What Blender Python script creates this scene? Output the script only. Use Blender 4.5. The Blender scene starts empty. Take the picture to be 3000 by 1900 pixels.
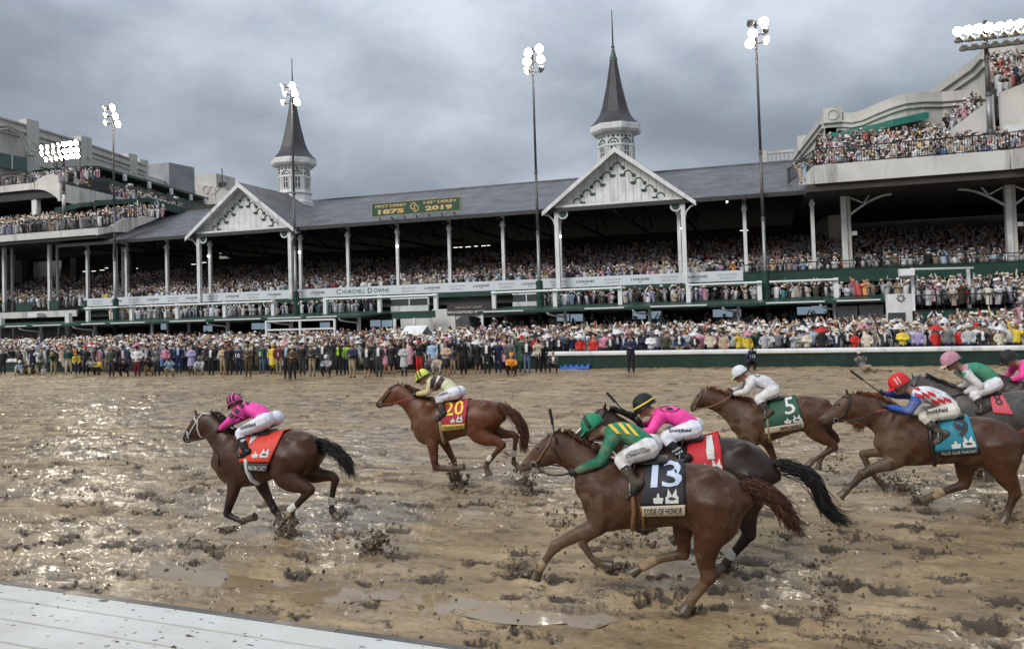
import bpy, math, random
import numpy as np
from mathutils import Vector, Matrix
from mathutils.kdtree import KDTree
from mathutils.bvhtree import BVHTree
SC = bpy.context.scene
COL = SC.collection
R = math.radians
random.seed(7)
RNG = np.random.default_rng(11)

# ------------------------------------------------------------------ camera
FPX, CX, CY, CAM_H = 2242.0, 1500.0, 847.77, 3.05
YAW, PITCH, ROLL = R(17.77), R(1.72), R(-1.724)
cam_d = bpy.data.cameras.new('camera')
cam = bpy.data.objects.new('camera', cam_d)
COL.objects.link(cam)
CAM_M = Matrix.Rotation(YAW, 3, 'Z') @ Matrix.Rotation(math.pi/2+PITCH, 3, 'X') @ Matrix.Rotation(ROLL, 3, 'Z')
cam.matrix_world = Matrix.Translation((0, 0, CAM_H)) @ CAM_M.to_4x4()
cam_d.sensor_width = 36
cam_d.lens = 36*FPX/3000
cam_d.shift_y = -(950-CY)/3000
cam_d.clip_start = .1
cam_d.clip_end = 3000
SC.camera = cam

# ------------------------------------------------------------------ sky, sun, exposure
SUN_EL, SUN_AZ = R(36), R(212)
SKY_LOC = (1.7, .4, 2.2)
w = bpy.data.worlds.new('World')
SC.world = w
w.use_nodes = True
nt = w.node_tree
nt.nodes.clear()
def N(t, k, **kw):
    n = t.nodes.new(k)
    for a, b in kw.items():
        setattr(n, a, b)
    return n
def L(t, a, b):
    t.links.new(a, b)
def MATH(t, op, a, b=None, c=None, clamp=False):
    n = N(t, 'ShaderNodeMath', operation=op, use_clamp=clamp)
    for i, q in enumerate((a, b, c)):
        if q is None: continue
        if isinstance(q, (int, float)): n.inputs[i].default_value = q
        else: L(t, q, n.inputs[i])
    return n.outputs[0]
def MIX(t, fac, a, b, blend='MIX'):
    n = N(t, 'ShaderNodeMix', data_type='RGBA', blend_type=blend)
    for s, q in ((n.inputs[0], fac), (n.inputs[6], a), (n.inputs[7], b)):
        if isinstance(q, (int, float)): s.default_value = q
        elif isinstance(q, (tuple, list)): s.default_value = (*q[:3], 1)
        else: L(t, q, s)
    return n.outputs[2]
def RAMP(t, fac, stops, interp='LINEAR'):
    n = N(t, 'ShaderNodeValToRGB')
    n.color_ramp.interpolation = interp
    els = n.color_ramp.elements
    while len(els) < len(stops): els.new(.5)
    for e, (p, c) in zip(els, stops):
        e.position = p
        e.color = (c, c, c, 1) if isinstance(c, (int, float)) else (*c, 1)
    L(t, fac, n.inputs[0])
    return n.outputs[0]
def NOISE(t, vec, scale, detail=4, rough=.55, dist=0.0):
    n = N(t, 'ShaderNodeTexNoise')
    n.inputs['Scale'].default_value = scale
    n.inputs['Detail'].default_value = detail
    n.inputs['Roughness'].default_value = rough
    n.inputs['Distortion'].default_value = dist
    if vec is not None: L(t, vec, n.inputs['Vector'])
    return n.outputs['Fac']
tc = N(nt, 'ShaderNodeTexCoord')
sep = N(nt, 'ShaderNodeSeparateXYZ'); L(nt, tc.outputs['Generated'], sep.inputs[0])
zz = MATH(nt, 'MAXIMUM', sep.outputs[2], 0.0)
mp = N(nt, 'ShaderNodeMapping'); mp.inputs['Location'].default_value = SKY_LOC; mp.inputs['Scale'].default_value = (1.0, 1.0, 1.9)
L(nt, tc.outputs['Generated'], mp.inputs[0])
big = NOISE(nt, mp.outputs[0], 2.9, 2, .5, .2)
med = NOISE(nt, mp.outputs[0], 8.5, 6, .6, .3)
cl = MATH(nt, 'ADD', MATH(nt, 'MULTIPLY', big, .75), MATH(nt, 'MULTIPLY', med, .25))
ccol = RAMP(nt, cl, [(.35, (1.08, 1.23, 1.45)), (.44, (1.40, 1.58, 1.84)), (.52, (1.85, 2.06, 2.36)), (.64, (2.65, 2.9, 3.25))])
lift = MATH(nt, 'ADD', 1.0, MATH(nt, 'MULTIPLY', zz, 2.2))
cm = N(nt, 'ShaderNodeMix', data_type='RGBA', blend_type='MULTIPLY'); cm.inputs[0].default_value = 1
L(nt, ccol, cm.inputs[6]); L(nt, lift, cm.inputs[7])
sky = N(nt, 'ShaderNodeTexSky', sky_type='NISHITA')
sky.sun_disc = False
sky.sun_elevation = SUN_EL
sky.sun_rotation = SUN_AZ
sky.dust_density = 4
skyc = MIX(nt, .93, sky.outputs[0], cm.outputs[2])
bg = N(nt, 'ShaderNodeBackground'); bg.inputs[1].default_value = .12
L(nt, skyc, bg.inputs[0])
wo = N(nt, 'ShaderNodeOutputWorld'); L(nt, bg.outputs[0], wo.inputs[0])

sun_d = bpy.data.lights.new('sun', 'SUN')
sun_d.energy = 1.5
sun_d.angle = R(25)
sun_d.color = (1, .97, .92)
sun = bpy.data.objects.new('sun', sun_d)
COL.objects.link(sun)
sun.rotation_euler = Vector((-math.sin(SUN_AZ)*math.cos(SUN_EL), -math.cos(SUN_AZ)*math.cos(SUN_EL), -math.sin(SUN_EL))).to_track_quat('-Z', 'Y').to_euler()
SC.view_settings.view_transform = 'Standard'
SC.view_settings.look = 'None'
SC.view_settings.gamma = 1
SC.view_settings.use_curve_mapping = False
SC.view_settings.exposure = .4
SC.render.engine = 'CYCLES'
SC.cycles.use_denoising = True
SC.cycles.max_bounces = 6
SC.cycles.sample_clamp_indirect = 4

# ------------------------------------------------------------------ survey: photo pixel (3000 x 1900) -> place
def ray(x, y):
    return CAM_M @ Vector(((x-CX)/FPX, -(y-CY)/FPX, -1))
def at(x, y, Y):
    d = ray(x, y)
    return Vector((0, 0, CAM_H)) + d*(Y/d.y)
def gz(x, y, z=0.0):
    d = ray(x, y)
    return Vector((0, 0, CAM_H)) + d*((z-CAM_H)/d.z)

# ------------------------------------------------------------------ materials
MATS = {}
def mat(name, col, rough=.6, metal=0.0, var=.18, scale=3.0, bump=0.0, bscale=None, coord='Object', stretch=None, stain=None, emit=None, spec=.5):
    if name in MATS: return MATS[name]
    m = bpy.data.materials.new(name)
    m.use_nodes = True
    t = m.node_tree
    b = t.nodes['Principled BSDF']
    b.inputs['Roughness'].default_value = rough
    b.inputs['Metallic'].default_value = metal
    b.inputs['Specular IOR Level'].default_value = spec
    c = N(t, 'ShaderNodeTexCoord')
    vec = c.outputs[coord]
    if stretch:
        q = N(t, 'ShaderNodeMapping'); q.inputs['Scale'].default_value = stretch
        L(t, vec, q.inputs[0]); vec = q.outputs[0]
    n1 = NOISE(t, vec, scale, 5, .6)
    lo = tuple(max(0, x*(1-var)) for x in col); hi = tuple(x*(1+var) for x in col)
    out = RAMP(t, n1, [(.3, lo), (.7, hi)])
    if stain:
        q = N(t, 'ShaderNodeMapping'); q.inputs['Scale'].default_value = stain[1]
        L(t, c.outputs[coord], q.inputs[0])
        s = RAMP(t, NOISE(t, q.outputs[0], stain[2], 4, .65), [(.52, 0.0), (.72, stain[3])])
        out = MIX(t, s, out, stain[0])
    L(t, out, b.inputs['Base Color'])
    if bump:
        bn = N(t, 'ShaderNodeBump'); bn.inputs['Strength'].default_value = bump
        bn.inputs['Distance'].default_value = .02
        L(t, NOISE(t, vec, bscale or scale*6, 4, .6), bn.inputs['Height'])
        L(t, bn.outputs[0], b.inputs['Normal'])
    if emit:
        b.inputs['Emission Color'].default_value = (*emit[0], 1)
        b.inputs['Emission Strength'].default_value = emit[1]
    MATS[name] = m
    return m
def attr_mat(name, rough=.7, var=.2, scale=25.0, bump=.2, mud=None, spec=.35, specks=None):
    """base colour from the mesh's own 'Col' attribute (cloth dye, coat colour)"""
    if name in MATS: return MATS[name]
    m = bpy.data.materials.new(name); m.use_nodes = True
    t = m.node_tree; b = t.nodes['Principled BSDF']
    b.inputs['Roughness'].default_value = rough
    b.inputs['Specular IOR Level'].default_value = spec
    a = N(t, 'ShaderNodeAttribute'); a.attribute_name = 'Col'
    c = N(t, 'ShaderNodeTexCoord')
    n1 = NOISE(t, c.outputs['Object'], scale, 4, .6)
    v = RAMP(t, n1, [(.3, 1-var), (.7, 1+var)])
    out = MIX(t, 1.0, a.outputs['Color'], v, 'MULTIPLY')
    if mud:
        s = RAMP(t, NOISE(t, c.outputs['Object'], mud[1], 6, .7), [(mud[2], 0.0), (mud[2]+.1, mud[3])])
        out = MIX(t, s, out, mud[0])
    if specks:
        vo = N(t, 'ShaderNodeTexVoronoi'); vo.inputs['Scale'].default_value = specks[1]; L(t, c.outputs['Object'], vo.inputs['Vector'])
        hit = MATH(t, 'LESS_THAN', vo.outputs['Distance'], MATH(t, 'MULTIPLY', RAMP(t, NOISE(t, c.outputs['Object'], 3.5, 3), [(.42, 0.0), (.75, .62)]), specks[2]))
        out = MIX(t, hit, out, specks[0])
    L(t, out, b.inputs['Base Color'])
    if bump:
        bn = N(t, 'ShaderNodeBump'); bn.inputs['Strength'].default_value = bump; bn.inputs['Distance'].default_value = .01
        L(t, NOISE(t, c.outputs['Object'], scale*1.7, 4, .6), bn.inputs['Height']); L(t, bn.outputs[0], b.inputs['Normal'])
    MATS[name] = m
    return m

# ------------------------------------------------------------------ mesh builder and tagging
BASE = {}
class MB:
    def __init__(s):
        s.v, s.f, s.m = [], [], []
    def add(s, v, f, mi=0):
        o = len(s.v)
        s.v += [tuple(p) for p in v]
        s.f += [tuple(i+o for i in q) for q in f]
        s.m += [mi]*len(f)
        return s
    def box(s, x0, x1, y0, y1, z0, z1, mi=0):
        v = [(x, y, z) for z in (z0, z1) for y in (y0, y1) for x in (x0, x1)]
        return s.add(v, [(0, 2, 3, 1), (4, 5, 7, 6), (0, 1, 5, 4), (2, 6, 7, 3), (0, 4, 6, 2), (1, 3, 7, 5)], mi)
    def hexa(s, lo, hi, mi=0):
        """lo, hi: four matching corners each"""
        v = list(lo)+list(hi)
        return s.add(v, [(3, 2, 1, 0), (4, 5, 6, 7), (0, 1, 5, 4), (1, 2, 6, 5), (2, 3, 7, 6), (3, 0, 4, 7)], mi)
    def bar(s, p, q, wd, ht, mi=0, up=(0, 0, 1)):
        p, q = Vector(p), Vector(q); t = (q-p).normalized(); up = Vector(up)
        a = t.cross(up)
        if a.length < 1e-4: a = t.cross(Vector((1, 0, 0)))
        a.normalize(); b = a.cross(t)
        a *= wd/2; b *= ht/2
        return s.hexa([p-a-b, p+a-b, p+a+b, p-a+b], [q-a-b, q+a-b, q+a+b, q-a+b], mi)
    def tube(s, pts, rad, n=8, mi=0):
        pts = [Vector(p) for p in pts]
        if isinstance(rad, (int, float)): rad = [rad]*len(pts)
        v, f = [], []
        ref = Vector((0, 1, 0.01))
        for i, p in enumerate(pts):
            t = (pts[min(i+1, len(pts)-1)]-pts[max(i-1, 0)]).normalized()
            a = t.cross(ref)
            if a.length < .05: a = t.cross(Vector((1, 0, 0)))
            a.normalize(); b = t.cross(a)
            v += [p+(a*math.cos(k*2*math.pi/n)+b*math.sin(k*2*math.pi/n))*rad[i] for k in range(n)]
        for i in range(len(pts)-1):
            for k in range(n):
                f.append((i*n+k, i*n+(k+1) % n, (i+1)*n+(k+1) % n, (i+1)*n+k))
        f.append(tuple(range(n))[::-1]); f.append(tuple((len(pts)-1)*n+k for k in range(n)))
        return s.add(v, f, mi)
    def lathe(s, c, prof, n=16, mi=0, ph=0.0, axis=None):
        v, f = [], []
        for r, z in prof:
            for k in range(n):
                a = ph+k*2*math.pi/n
                v.append((c[0]+r*math.cos(a), c[1]+r*math.sin(a), c[2]+z))
        for i in range(len(prof)-1):
            for k in range(n):
                f.append((i*n+k, i*n+(k+1) % n, (i+1)*n+(k+1) % n, (i+1)*n+k))
        f.append(tuple(range(n))[::-1]); f.append(tuple((len(prof)-1)*n+k for k in range(n)))
        return s.add(v, f, mi)
    def prism(s, poly, y0, y1, mi=0):
        """poly: (x, z) counter-clockwise seen from -Y"""
        n = len(poly)
        v = [(x, y0, z) for x, z in poly]+[(x, y1, z) for x, z in poly]
        f = [tuple(range(n)), tuple(range(2*n-1, n-1, -1))]
        f += [(i, i+n, (i+1) % n+n, (i+1) % n) for i in range(n)]
        return s.add(v, f, mi)
    def ball(s, c, r, n=10, m=7, mi=0, sc=(1, 1, 1)):
        c = Vector(c)
        prof = [(math.sin(math.pi*i/m)*r, -math.cos(math.pi*i/m)*r) for i in range(m+1)]
        prof[0] = (r*.02, -r); prof[-1] = (r*.02, r)
        o = len(s.v); s.lathe((0, 0, 0), prof, n, mi)
        for i in range(o, len(s.v)):
            x, y, z = s.v[i]; s.v[i] = (c.x+x*sc[0], c.y+y*sc[1], c.z+z*sc[2])
        return s
    def build(s, name, mats, parent=None, smooth=False, **props):
        return mesh_obj(name, s.v, s.f, mats, parent, smooth, s.m, **props)
def mesh_obj(name, v, f, mats, parent=None, smooth=False, mi=None, base=None, **props):
    if not isinstance(mats, (list, tuple)): mats = [mats]
    if parent is not None: b = BASE[parent.name]
    elif base is not None: b = Vector(base)
    else:
        a = np.array(v, dtype=float); lo, hi = a.min(0), a.max(0)
        b = Vector(((lo[0]+hi[0])/2, (lo[1]+hi[1])/2, lo[2]))
    a = np.array(v, dtype=np.float64)-np.array(b)
    me = bpy.data.meshes.new(name)
    me.from_pydata(a.tolist() if len(a) < 200000 else [tuple(x) for x in a], [], f)
    for m in mats: me.materials.append(m)
    if mi is not None and len(mats) > 1: me.polygons.foreach_set('material_index', mi)
    if smooth: me.polygons.foreach_set('use_smooth', [True]*len(me.polygons))
    me.update()
    o = bpy.data.objects.new(name, me)
    COL.objects.link(o)
    BASE[o.name] = b
    if parent is not None: o.parent = parent
    else: o.location = b
    for k, q in props.items(): o[k] = q
    return o
def tag(o, label, cat, group=None):
    o['label'] = label; o['category'] = cat
    if group: o['group'] = group
    return o
def thing(name, label, cat, base, group=None):
    o = bpy.data.objects.new(name, None)
    COL.objects.link(o)
    o.location = base; o.empty_display_size = .2
    BASE[o.name] = Vector(base)
    return tag(o, label, cat, group)
def set_col(me, cols):
    a = me.attributes.new('Col', 'FLOAT_COLOR', 'POINT')
    c = np.ones((len(me.vertices), 4), dtype=np.float32); c[:, :3] = cols
    a.data.foreach_set('color', c.ravel())
_fontcache = {}
def text_geo(s, size=1.0, bold=0.0, spacing=1.0, res=2, fine=False):
    """triangulated lettering in its own xy plane, centred; returns verts, faces, width"""
    key = (s, bold, spacing, res, fine)
    if key not in _fontcache:
        cu = bpy.data.curves.new('lettering', 'FONT')
        cu.body = s; cu.size = 1; cu.offset = bold; cu.space_character = spacing; cu.resolution_u = res
        cu.align_x = 'CENTER'; cu.align_y = 'CENTER'
        o = bpy.data.objects.new('lettering', cu); COL.objects.link(o)
        dg = bpy.context.evaluated_depsgraph_get(); dg.update()
        me = bpy.data.meshes.new_from_object(o.evaluated_get(dg))
        import bmesh
        bm = bmesh.new(); bm.from_mesh(me); bmesh.ops.triangulate(bm, faces=bm.faces[:])
        for _ in range(4 if fine else 0):
            es = [q for q in bm.edges if q.calc_length() > .16]
            if not es: break
            bmesh.ops.subdivide_edges(bm, edges=es, cuts=1); bmesh.ops.triangulate(bm, faces=bm.faces[:])
        bm.to_mesh(me); bm.free()
        v = [tuple(p.co) for p in me.vertices]; f = [tuple(p.vertices) for p in me.polygons]
        bpy.data.objects.remove(o); bpy.data.curves.remove(cu); bpy.data.meshes.remove(me)
        a = np.array(v); c = (a.min(0)+a.max(0))/2
        _fontcache[key] = ((a-c), f)
    a, f = _fontcache[key]
    return a*size, f
def wall_text(mb, s, x, y, z, h, wd=None, bold=0.0, slope=0.0, spacing=1.0):
    """lettering facing -Y: cap block of height h (and width wd)"""
    a, f = text_geo(s, 1.0, bold, spacing)
    e = a.max(0)-a.min(0)
    k = h/e[1]; kx = (wd/e[0]) if wd else k
    mb.add([(x+p[0]*kx, y, z+p[1]*k+p[0]*kx*slope) for p in a], f)

M = {}
M['white'] = mat('white_paint', (.69, .70, .69), .5, var=.14, scale=1.5, stain=((.34, .34, .31), (1, 1, .25), 1.6, .75))
M['white_metal'] = mat('white_metal', (.74, .75, .75), .35, var=.05)
M['green'] = mat('dark_green_paint', (.012, .05, .034), .4, var=.3, scale=1.2)
M['green_board'] = mat('green_fence_paint', (.008, .032, .024), .35, var=.35, scale=.8, stain=((.10, .085, .06), (1, 1, .4), 2, .25))
M['slate'] = mat('grey_slate', (.16, .165, .18), .38, var=.25, scale=2.0, bump=.0)
M['concrete'] = mat('pale_concrete', (.60, .585, .55), .8, var=.1, scale=.6, bump=.1, stain=((.16, .15, .13), (1, 1, .12), .9, .75))
M['stucco'] = mat('cream_stucco', (.54, .52, .475), .85, var=.1, scale=.5, bump=.1, stain=((.2, .19, .17), (1, 1, .15), .7, .5))
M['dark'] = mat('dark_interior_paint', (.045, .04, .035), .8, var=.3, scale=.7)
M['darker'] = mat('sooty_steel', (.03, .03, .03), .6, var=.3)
M['steel'] = mat('galvanised_steel', (.30, .31, .31), .45, .6, var=.15, scale=3)
M['pole_dark'] = mat('weathered_pole_steel', (.12, .11, .11), .5, .4, var=.25, scale=2)
M['black_rail'] = mat('black_railing_paint', (.012, .012, .014), .4, var=.1)
M['asphalt'] = mat('wet_concrete_floor', (.14, .13, .12), .5, var=.2)
M['glass'] = mat('dim_window_glass', (.05, .06, .06), .08, var=.15, spec=.8)
M['banner'] = mat('pale_banner_cloth', (.62, .66, .68), .6, var=.04, scale=.4)
M['ink_green'] = mat('green_ink', (.012, .07, .05), .6)
M['ink'] = mat('dark_ink', (.03, .035, .04), .6)
M['ink_grey'] = mat('grey_ink', (.16, .17, .18), .6)
M['gold'] = mat('gold_lettering', (.62, .42, .17), .5, var=.1)
M['lamp'] = mat('lit_lamp_glass', (.9, .9, .85), .3, emit=((1, .90, .72), 110.0))
M['lamp_soft'] = mat('lit_bulb_glass', (.9, .9, .9), .3, emit=((.92, .95, 1.0), 6.0))
M['lamp_back'] = mat('lamp_housing', (.16, .15, .13), .45, .3, var=.2)

# ================================================================== GROUND
_T = RNG.random((256, 256))
def vn(x, y, s=0):
    xi = np.floor(x).astype(int); yi = np.floor(y).astype(int)
    fx = x-xi; fy = y-yi
    fx = fx*fx*(3-2*fx); fy = fy*fy*(3-2*fy)
    g = lambda a, b: _T[(a+s*37) % 256, (b+s*91) % 256]
    return (g(xi, yi)*(1-fx)+g(xi+1, yi)*fx)*(1-fy)+(g(xi, yi+1)*(1-fx)+g(xi+1, yi+1)*fx)*fy
def fbm(x, y, o=4, s=0, g=.5):
    t = 0; a = 1; n = 0
    for i in range(o):
        t = t+a*vn(x*2**i+i*17.3, y*2**i+i*5.1, s+i); n += a; a *= g
    return t/n

prints = []
def zoom(ox, oy, s):
    return lambda x, y: (ox+x/s, oy+y/s)
Z7, Z20, Z13, Z4, Z5 = zoom(450, 1050, 2.5414), zoom(1050, 1050, 3.3883), zoom(1500, 1100, 2.1786), zoom(1900, 1100, 2.1786), zoom(2350, 1000, 2.5415)
ZR4 = zoom(2000, 500, 2.179)
for zm, x, y, ln in [(Z7, 390, 1420, .62), (Z7, 310, 1190, .36), (Z7, 1520, 990, .36), (Z7, 1070, 1470, .34), (Z7, 190, 815, .42), (Z7, 385, 930, .32), (Z7, 1740, 1010, .36), (Z7, 300, 975, .3), (Z7, 90, 1060, .5), (Z7, 1440, 1055, .4), (Z7, 960, 1110, .3), (Z7, 1010, 1310, .4),
        (Z20, 1270, 1450, .4), (Z20, 1700, 1310, .5), (Z20, 700, 1480, .35), (Z20, 290, 1345, .4), (Z20, 60, 1315, .35), (Z20, 500, 700, .3), (Z13, 60, 1280, .5), (Z13, 620, 1240, .34), (Z13, 960, 1420, .42), (Z13, 160, 815, .32), (Z13, 380, 835, .34), (Z13, 310, 960, .3), (Z13, 60, 1130, .34), (Z13, 800, 1400, .3), (Z13, 650, 1065, .3), (Z13, 520, 1095, .3),
        (Z4, 650, 1190, .5), (Z4, 1370, 1050, .4), (Z4, 1190, 1100, .36), (Z4, 1210, 1340, .36), (Z4, 1460, 1360, .4), (Z4, 470, 1250, .3), (Z5, 820, 1390, .44), (Z5, 470, 1480, .46), (Z5, 960, 1265, .36), (Z5, 1400, 1310, .36), (Z5, 740, 1245, .25)]:
    p = gz(*zm(x, y)); prints.append((p.x, p.y, ln*.95, ln*.29, .085))
for ox, oy in [(90, 1560), (190, 1590), (330, 1600), (280, 1470), (430, 1450), (60, 1400), (120, 1420), (200, 1405), (1500, 1830), (1260, 1700), (1170, 1630), (1510, 1660), (2480, 1560), (2740, 1620), (2620, 1740), (2480, 1720), (2890, 1840), (2650, 1820), (2780, 1700), (2940, 1760), (2110, 1730), (1950, 1750), (880, 1690)]:
    p = gz(ox, oy); prints.append((p.x, p.y, .34, .11, .08))
for i in range(300):
    y = 5.5+21*RNG.random()**1.25
    s = -1.3+1.65*RNG.random()
    prints.append((s*y, y, .15+.2*RNG.random()**1.5, .045+.05*RNG.random(), .03+.05*RNG.random()))
PUDDLES = [  # outline in photo pixels, traced on the ground plane
    [(430, 1678), (480, 1662), (560, 1668), (640, 1676), (720, 1686), (800, 1700), (870, 1715), (885, 1728), (820, 1730), (740, 1724), (690, 1714), (600, 1710), (520, 1694)],
    [(862, 1752), (905, 1735), (958, 1733), (1000, 1728), (1060, 1738), (1065, 1752), (1010, 1764), (950, 1760), (900, 1766)],
    [(1085, 1738), (1150, 1732), (1176, 1744), (1150, 1756), (1100, 1752)],
    [(1195, 1755), (1240, 1740), (1310, 1742), (1400, 1760), (1480, 1772), (1470, 1786), (1380, 1782), (1320, 1796), (1250, 1790), (1260, 1772)],
    [(1370, 1800), (1440, 1788), (1550, 1800), (1640, 1806), (1660, 1822), (1560, 1826), (1460, 1818)],
    [(1660, 1815), (1760, 1806), (1800, 1822), (1740, 1838), (1680, 1832)],
]
PUD3 = [[gz(*q) for q in poly] for poly in PUDDLES]
def in_poly(px, py, poly):
    c = np.zeros(px.shape, bool); n = len(poly)
    for i in range(n):
        x0, y0 = poly[i][0], poly[i][1]; x1, y1 = poly[i-1][0], poly[i-1][1]
        c ^= ((y0 > py) != (y1 > py)) & (px < (x1-x0)*(py-y0)/((y1-y0) or 1e-9)+x0)
    return c
NC, NR = 860, 372
sl = np.linspace(-1.55, .75, NC); rw = 2.6*np.power(41.0/2.6, np.linspace(0, 1, NR))
S, Yg = np.meshgrid(sl, rw); Xg = S*Yg
near = np.clip((26-Yg)/16, .25, 1)
left = np.clip((-Xg-.25*Yg)/(.5*Yg), 0, 1)
warp = fbm(Xg*.7, Yg*.7, 3, 9)
hgt = .028*(fbm(Xg*.9+warp, Yg*2.4, 4, 1)-.5)
ch = fbm(Xg*1.6+warp*2, Yg*4.2+warp, 4, 2)
hgt += (.055+.035*left)*np.clip(ch-.47, -.12, .3)
cl = fbm(Xg*7, Yg*10, 3, 4)
hgt += .016*(cl-.5)*(.5+.8*fbm(Xg*.5, Yg*.6, 3, 5))
hgt += np.where(Yg > 16, .06, .0)*np.clip(fbm(Xg*2.2, Yg*2.6, 3, 7)-.55, 0, 1)
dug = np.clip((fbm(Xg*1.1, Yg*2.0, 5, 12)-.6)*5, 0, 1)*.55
shade_dash = np.clip((fbm(Xg*2.3+warp*2, Yg*6.5, 4, 21)-.56)*12, 0, 1)*(.25+.75*np.clip((Yg-8.5)/6, 0, 1))
shade_dash = np.maximum(shade_dash, np.clip((fbm(Xg*4.5+warp, Yg*9, 3, 41)-.60)*12, 0, 1)*.8)
dug = np.maximum(dug, shade_dash*.6); hgt -= .035*shade_dash  # furrow shadows painted as dark dashes, in the same mask as turned soil
wetm = fbm(Xg*.35, Yg*.55, 4, 31)
wetm = np.clip((wetm-.43)*4, 0, 1)*.6+.85*np.clip(left*1.9-.15, 0, 1)*np.clip((34-Yg)/12, .3, 1)*np.clip(fbm(Xg*.8, Yg*1.2, 3, 33)*2.4-.5, .2, 1)
for wx, wy, wr in ((2090, 1740, .85), (2200, 1640, .7), (700, 1540, 1.1), (2900, 1880, .7), (850, 1380, 1.2), (330, 1660, 1.2), (1650, 1760, .6)):
    wp = gz(wx, wy); wetm += 1.1*np.exp(-(((Xg-wp.x)/wr)**2+((Yg-wp.y)/(wr*.6))**2))*np.clip(fbm(Xg*3, Yg*4, 3, 35)*3-.8, 0, 1)
wetm = np.clip(wetm, 0, 1)
for (hx, hy, ln, wd, dp) in prints:
    c0, c1 = np.searchsorted(rw, [hy-ln*1.6, hy+ln*1.6])
    if c1 <= c0: continue
    sx = (hx-ln*1.8)/hy, (hx+ln*1.8)/hy
    k0, k1 = np.searchsorted(sl, [min(sx)-.02, max(sx)+.02])
    if k1 <= k0: continue
    X_, Y_ = Xg[c0:c1, k0:k1], Yg[c0:c1, k0:k1]
    nz = fbm(X_*9, Y_*9, 3, 3)-.5
    d = np.sqrt(((X_-hx)/(ln*.62))**2+((Y_-hy)/(wd*1.05))**2)+nz*.75
    hole = np.clip(1-d, 0, 1); hole = np.minimum(hole*2.2, 1)
    rim = np.exp(-((d-1.12)/.3)**2)
    hgt[c0:c1, k0:k1] += -dp*hole*(.55+.9*(fbm(X_*14, Y_*14, 3, 6)))+.035*rim*(.3+1.4*np.clip(nz+.35, 0, 1))
    dug[c0:c1, k0:k1] = np.maximum(dug[c0:c1, k0:k1], np.clip(hole*1.2+rim*.5*(nz > -.06), 0, 1))  # print hollows: darker turned soil together with painted-in shade
for poly in PUD3:
    x0 = min(q.x for q in poly); x1 = max(q.x for q in poly); y0 = min(q.y for q in poly); y1 = max(q.y for q in poly)
    c0, c1 = np.searchsorted(rw, [y0-.6, y1+.6])
    X_, Y_ = Xg[c0:c1], Yg[c0:c1]
    wob = (fbm(X_*3.2, Y_*4.5, 4, 8)-.5)*.5; wo2 = (fbm(X_*3.2+9, Y_*4.5, 4, 18)-.5)*.22
    acc = np.zeros(X_.shape); ctr = sum(poly, Vector())/len(poly)
    for sc_ in (.7, .85, 1.0, 1.15, 1.3, 1.5):
        acc += in_poly(X_+wob, Y_+wo2, [(ctr.x+(q.x-ctr.x)*sc_, ctr.y+(q.y-ctr.y)*(sc_ if sc_ < 1 else 1+(sc_-1)*1.8)) for q in poly])
    tgt = np.interp(acc, [0, 1, 2, 3, 4, 5, 6], [.012, .010, .006, .0015, -.006, -.02, -.03])+.006*(cl[c0:c1]-.5)
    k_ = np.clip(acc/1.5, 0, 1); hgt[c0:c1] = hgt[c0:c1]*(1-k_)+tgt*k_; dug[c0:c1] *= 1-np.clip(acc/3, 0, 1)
verts = np.stack([Xg, Yg, hgt], -1).reshape(-1, 3)
idx = np.arange(NC*NR).reshape(NR, NC)
quads = np.stack([idx[:-1, :-1], idx[:-1, 1:], idx[1:, 1:], idx[1:, :-1]], -1).reshape(-1, 4)
me = bpy.data.meshes.new('dirt_track')
me.vertices.add(len(verts)); me.vertices.foreach_set('co', verts.ravel())
me.loops.add(quads.size); me.loops.foreach_set('vertex_index', quads.ravel())
me.polygons.add(len(quads)); me.polygons.foreach_set('loop_start', np.arange(0, quads.size, 4)); me.polygons.foreach_set('loop_total', np.full(len(quads), 4))
me.polygons.foreach_set('use_smooth', np.ones(len(quads), bool))
me.update(); me.validate()
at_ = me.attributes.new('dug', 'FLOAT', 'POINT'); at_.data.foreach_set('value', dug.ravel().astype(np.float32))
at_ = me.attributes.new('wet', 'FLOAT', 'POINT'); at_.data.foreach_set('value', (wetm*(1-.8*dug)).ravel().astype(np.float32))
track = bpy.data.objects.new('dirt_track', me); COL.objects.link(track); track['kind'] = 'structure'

m = bpy.data.materials.new('wet_mud'); m.use_nodes = True
t = m.node_tree; b = t.nodes['Principled BSDF']
c = N(t, 'ShaderNodeTexCoord')
mp = N(t, 'ShaderNodeMapping'); mp.inputs['Scale'].default_value = (.55, 1.5, 1); L(t, c.outputs['Object'], mp.inputs[0])
n1 = NOISE(t, mp.outputs[0], 1.1, 6, .62, .6)
n2 = NOISE(t, c.outputs['Object'], 14, 5, .65)
n3 = NOISE(t, mp.outputs[0], .35, 4, .5, .3)
sludge = RAMP(t, n1, [(.34, (.19, .128, .060)), (.5, (.33, .228, .112)), (.66, (.48, .342, .175))])
sludge = MIX(t, RAMP(t, n2, [(.40, .0), (.72, .5)]), sludge, (.12, .084, .05))
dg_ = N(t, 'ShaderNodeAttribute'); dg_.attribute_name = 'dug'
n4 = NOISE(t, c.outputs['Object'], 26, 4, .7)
dug_shade_f = RAMP(t, MATH(t, 'ADD', dg_.outputs['Fac'], MATH(t, 'MULTIPLY', MATH(t, 'SUBTRACT', n4, .5), 1.5)), [(.38, 0.0), (.52, 1.0)])
colr = MIX(t, MATH(t, 'MULTIPLY', dug_shade_f, .9), sludge, (.062, .043, .027))  # dark tone for dug soil, also painting the shade in prints and furrows
L(t, colr, b.inputs['Base Color'])
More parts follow.
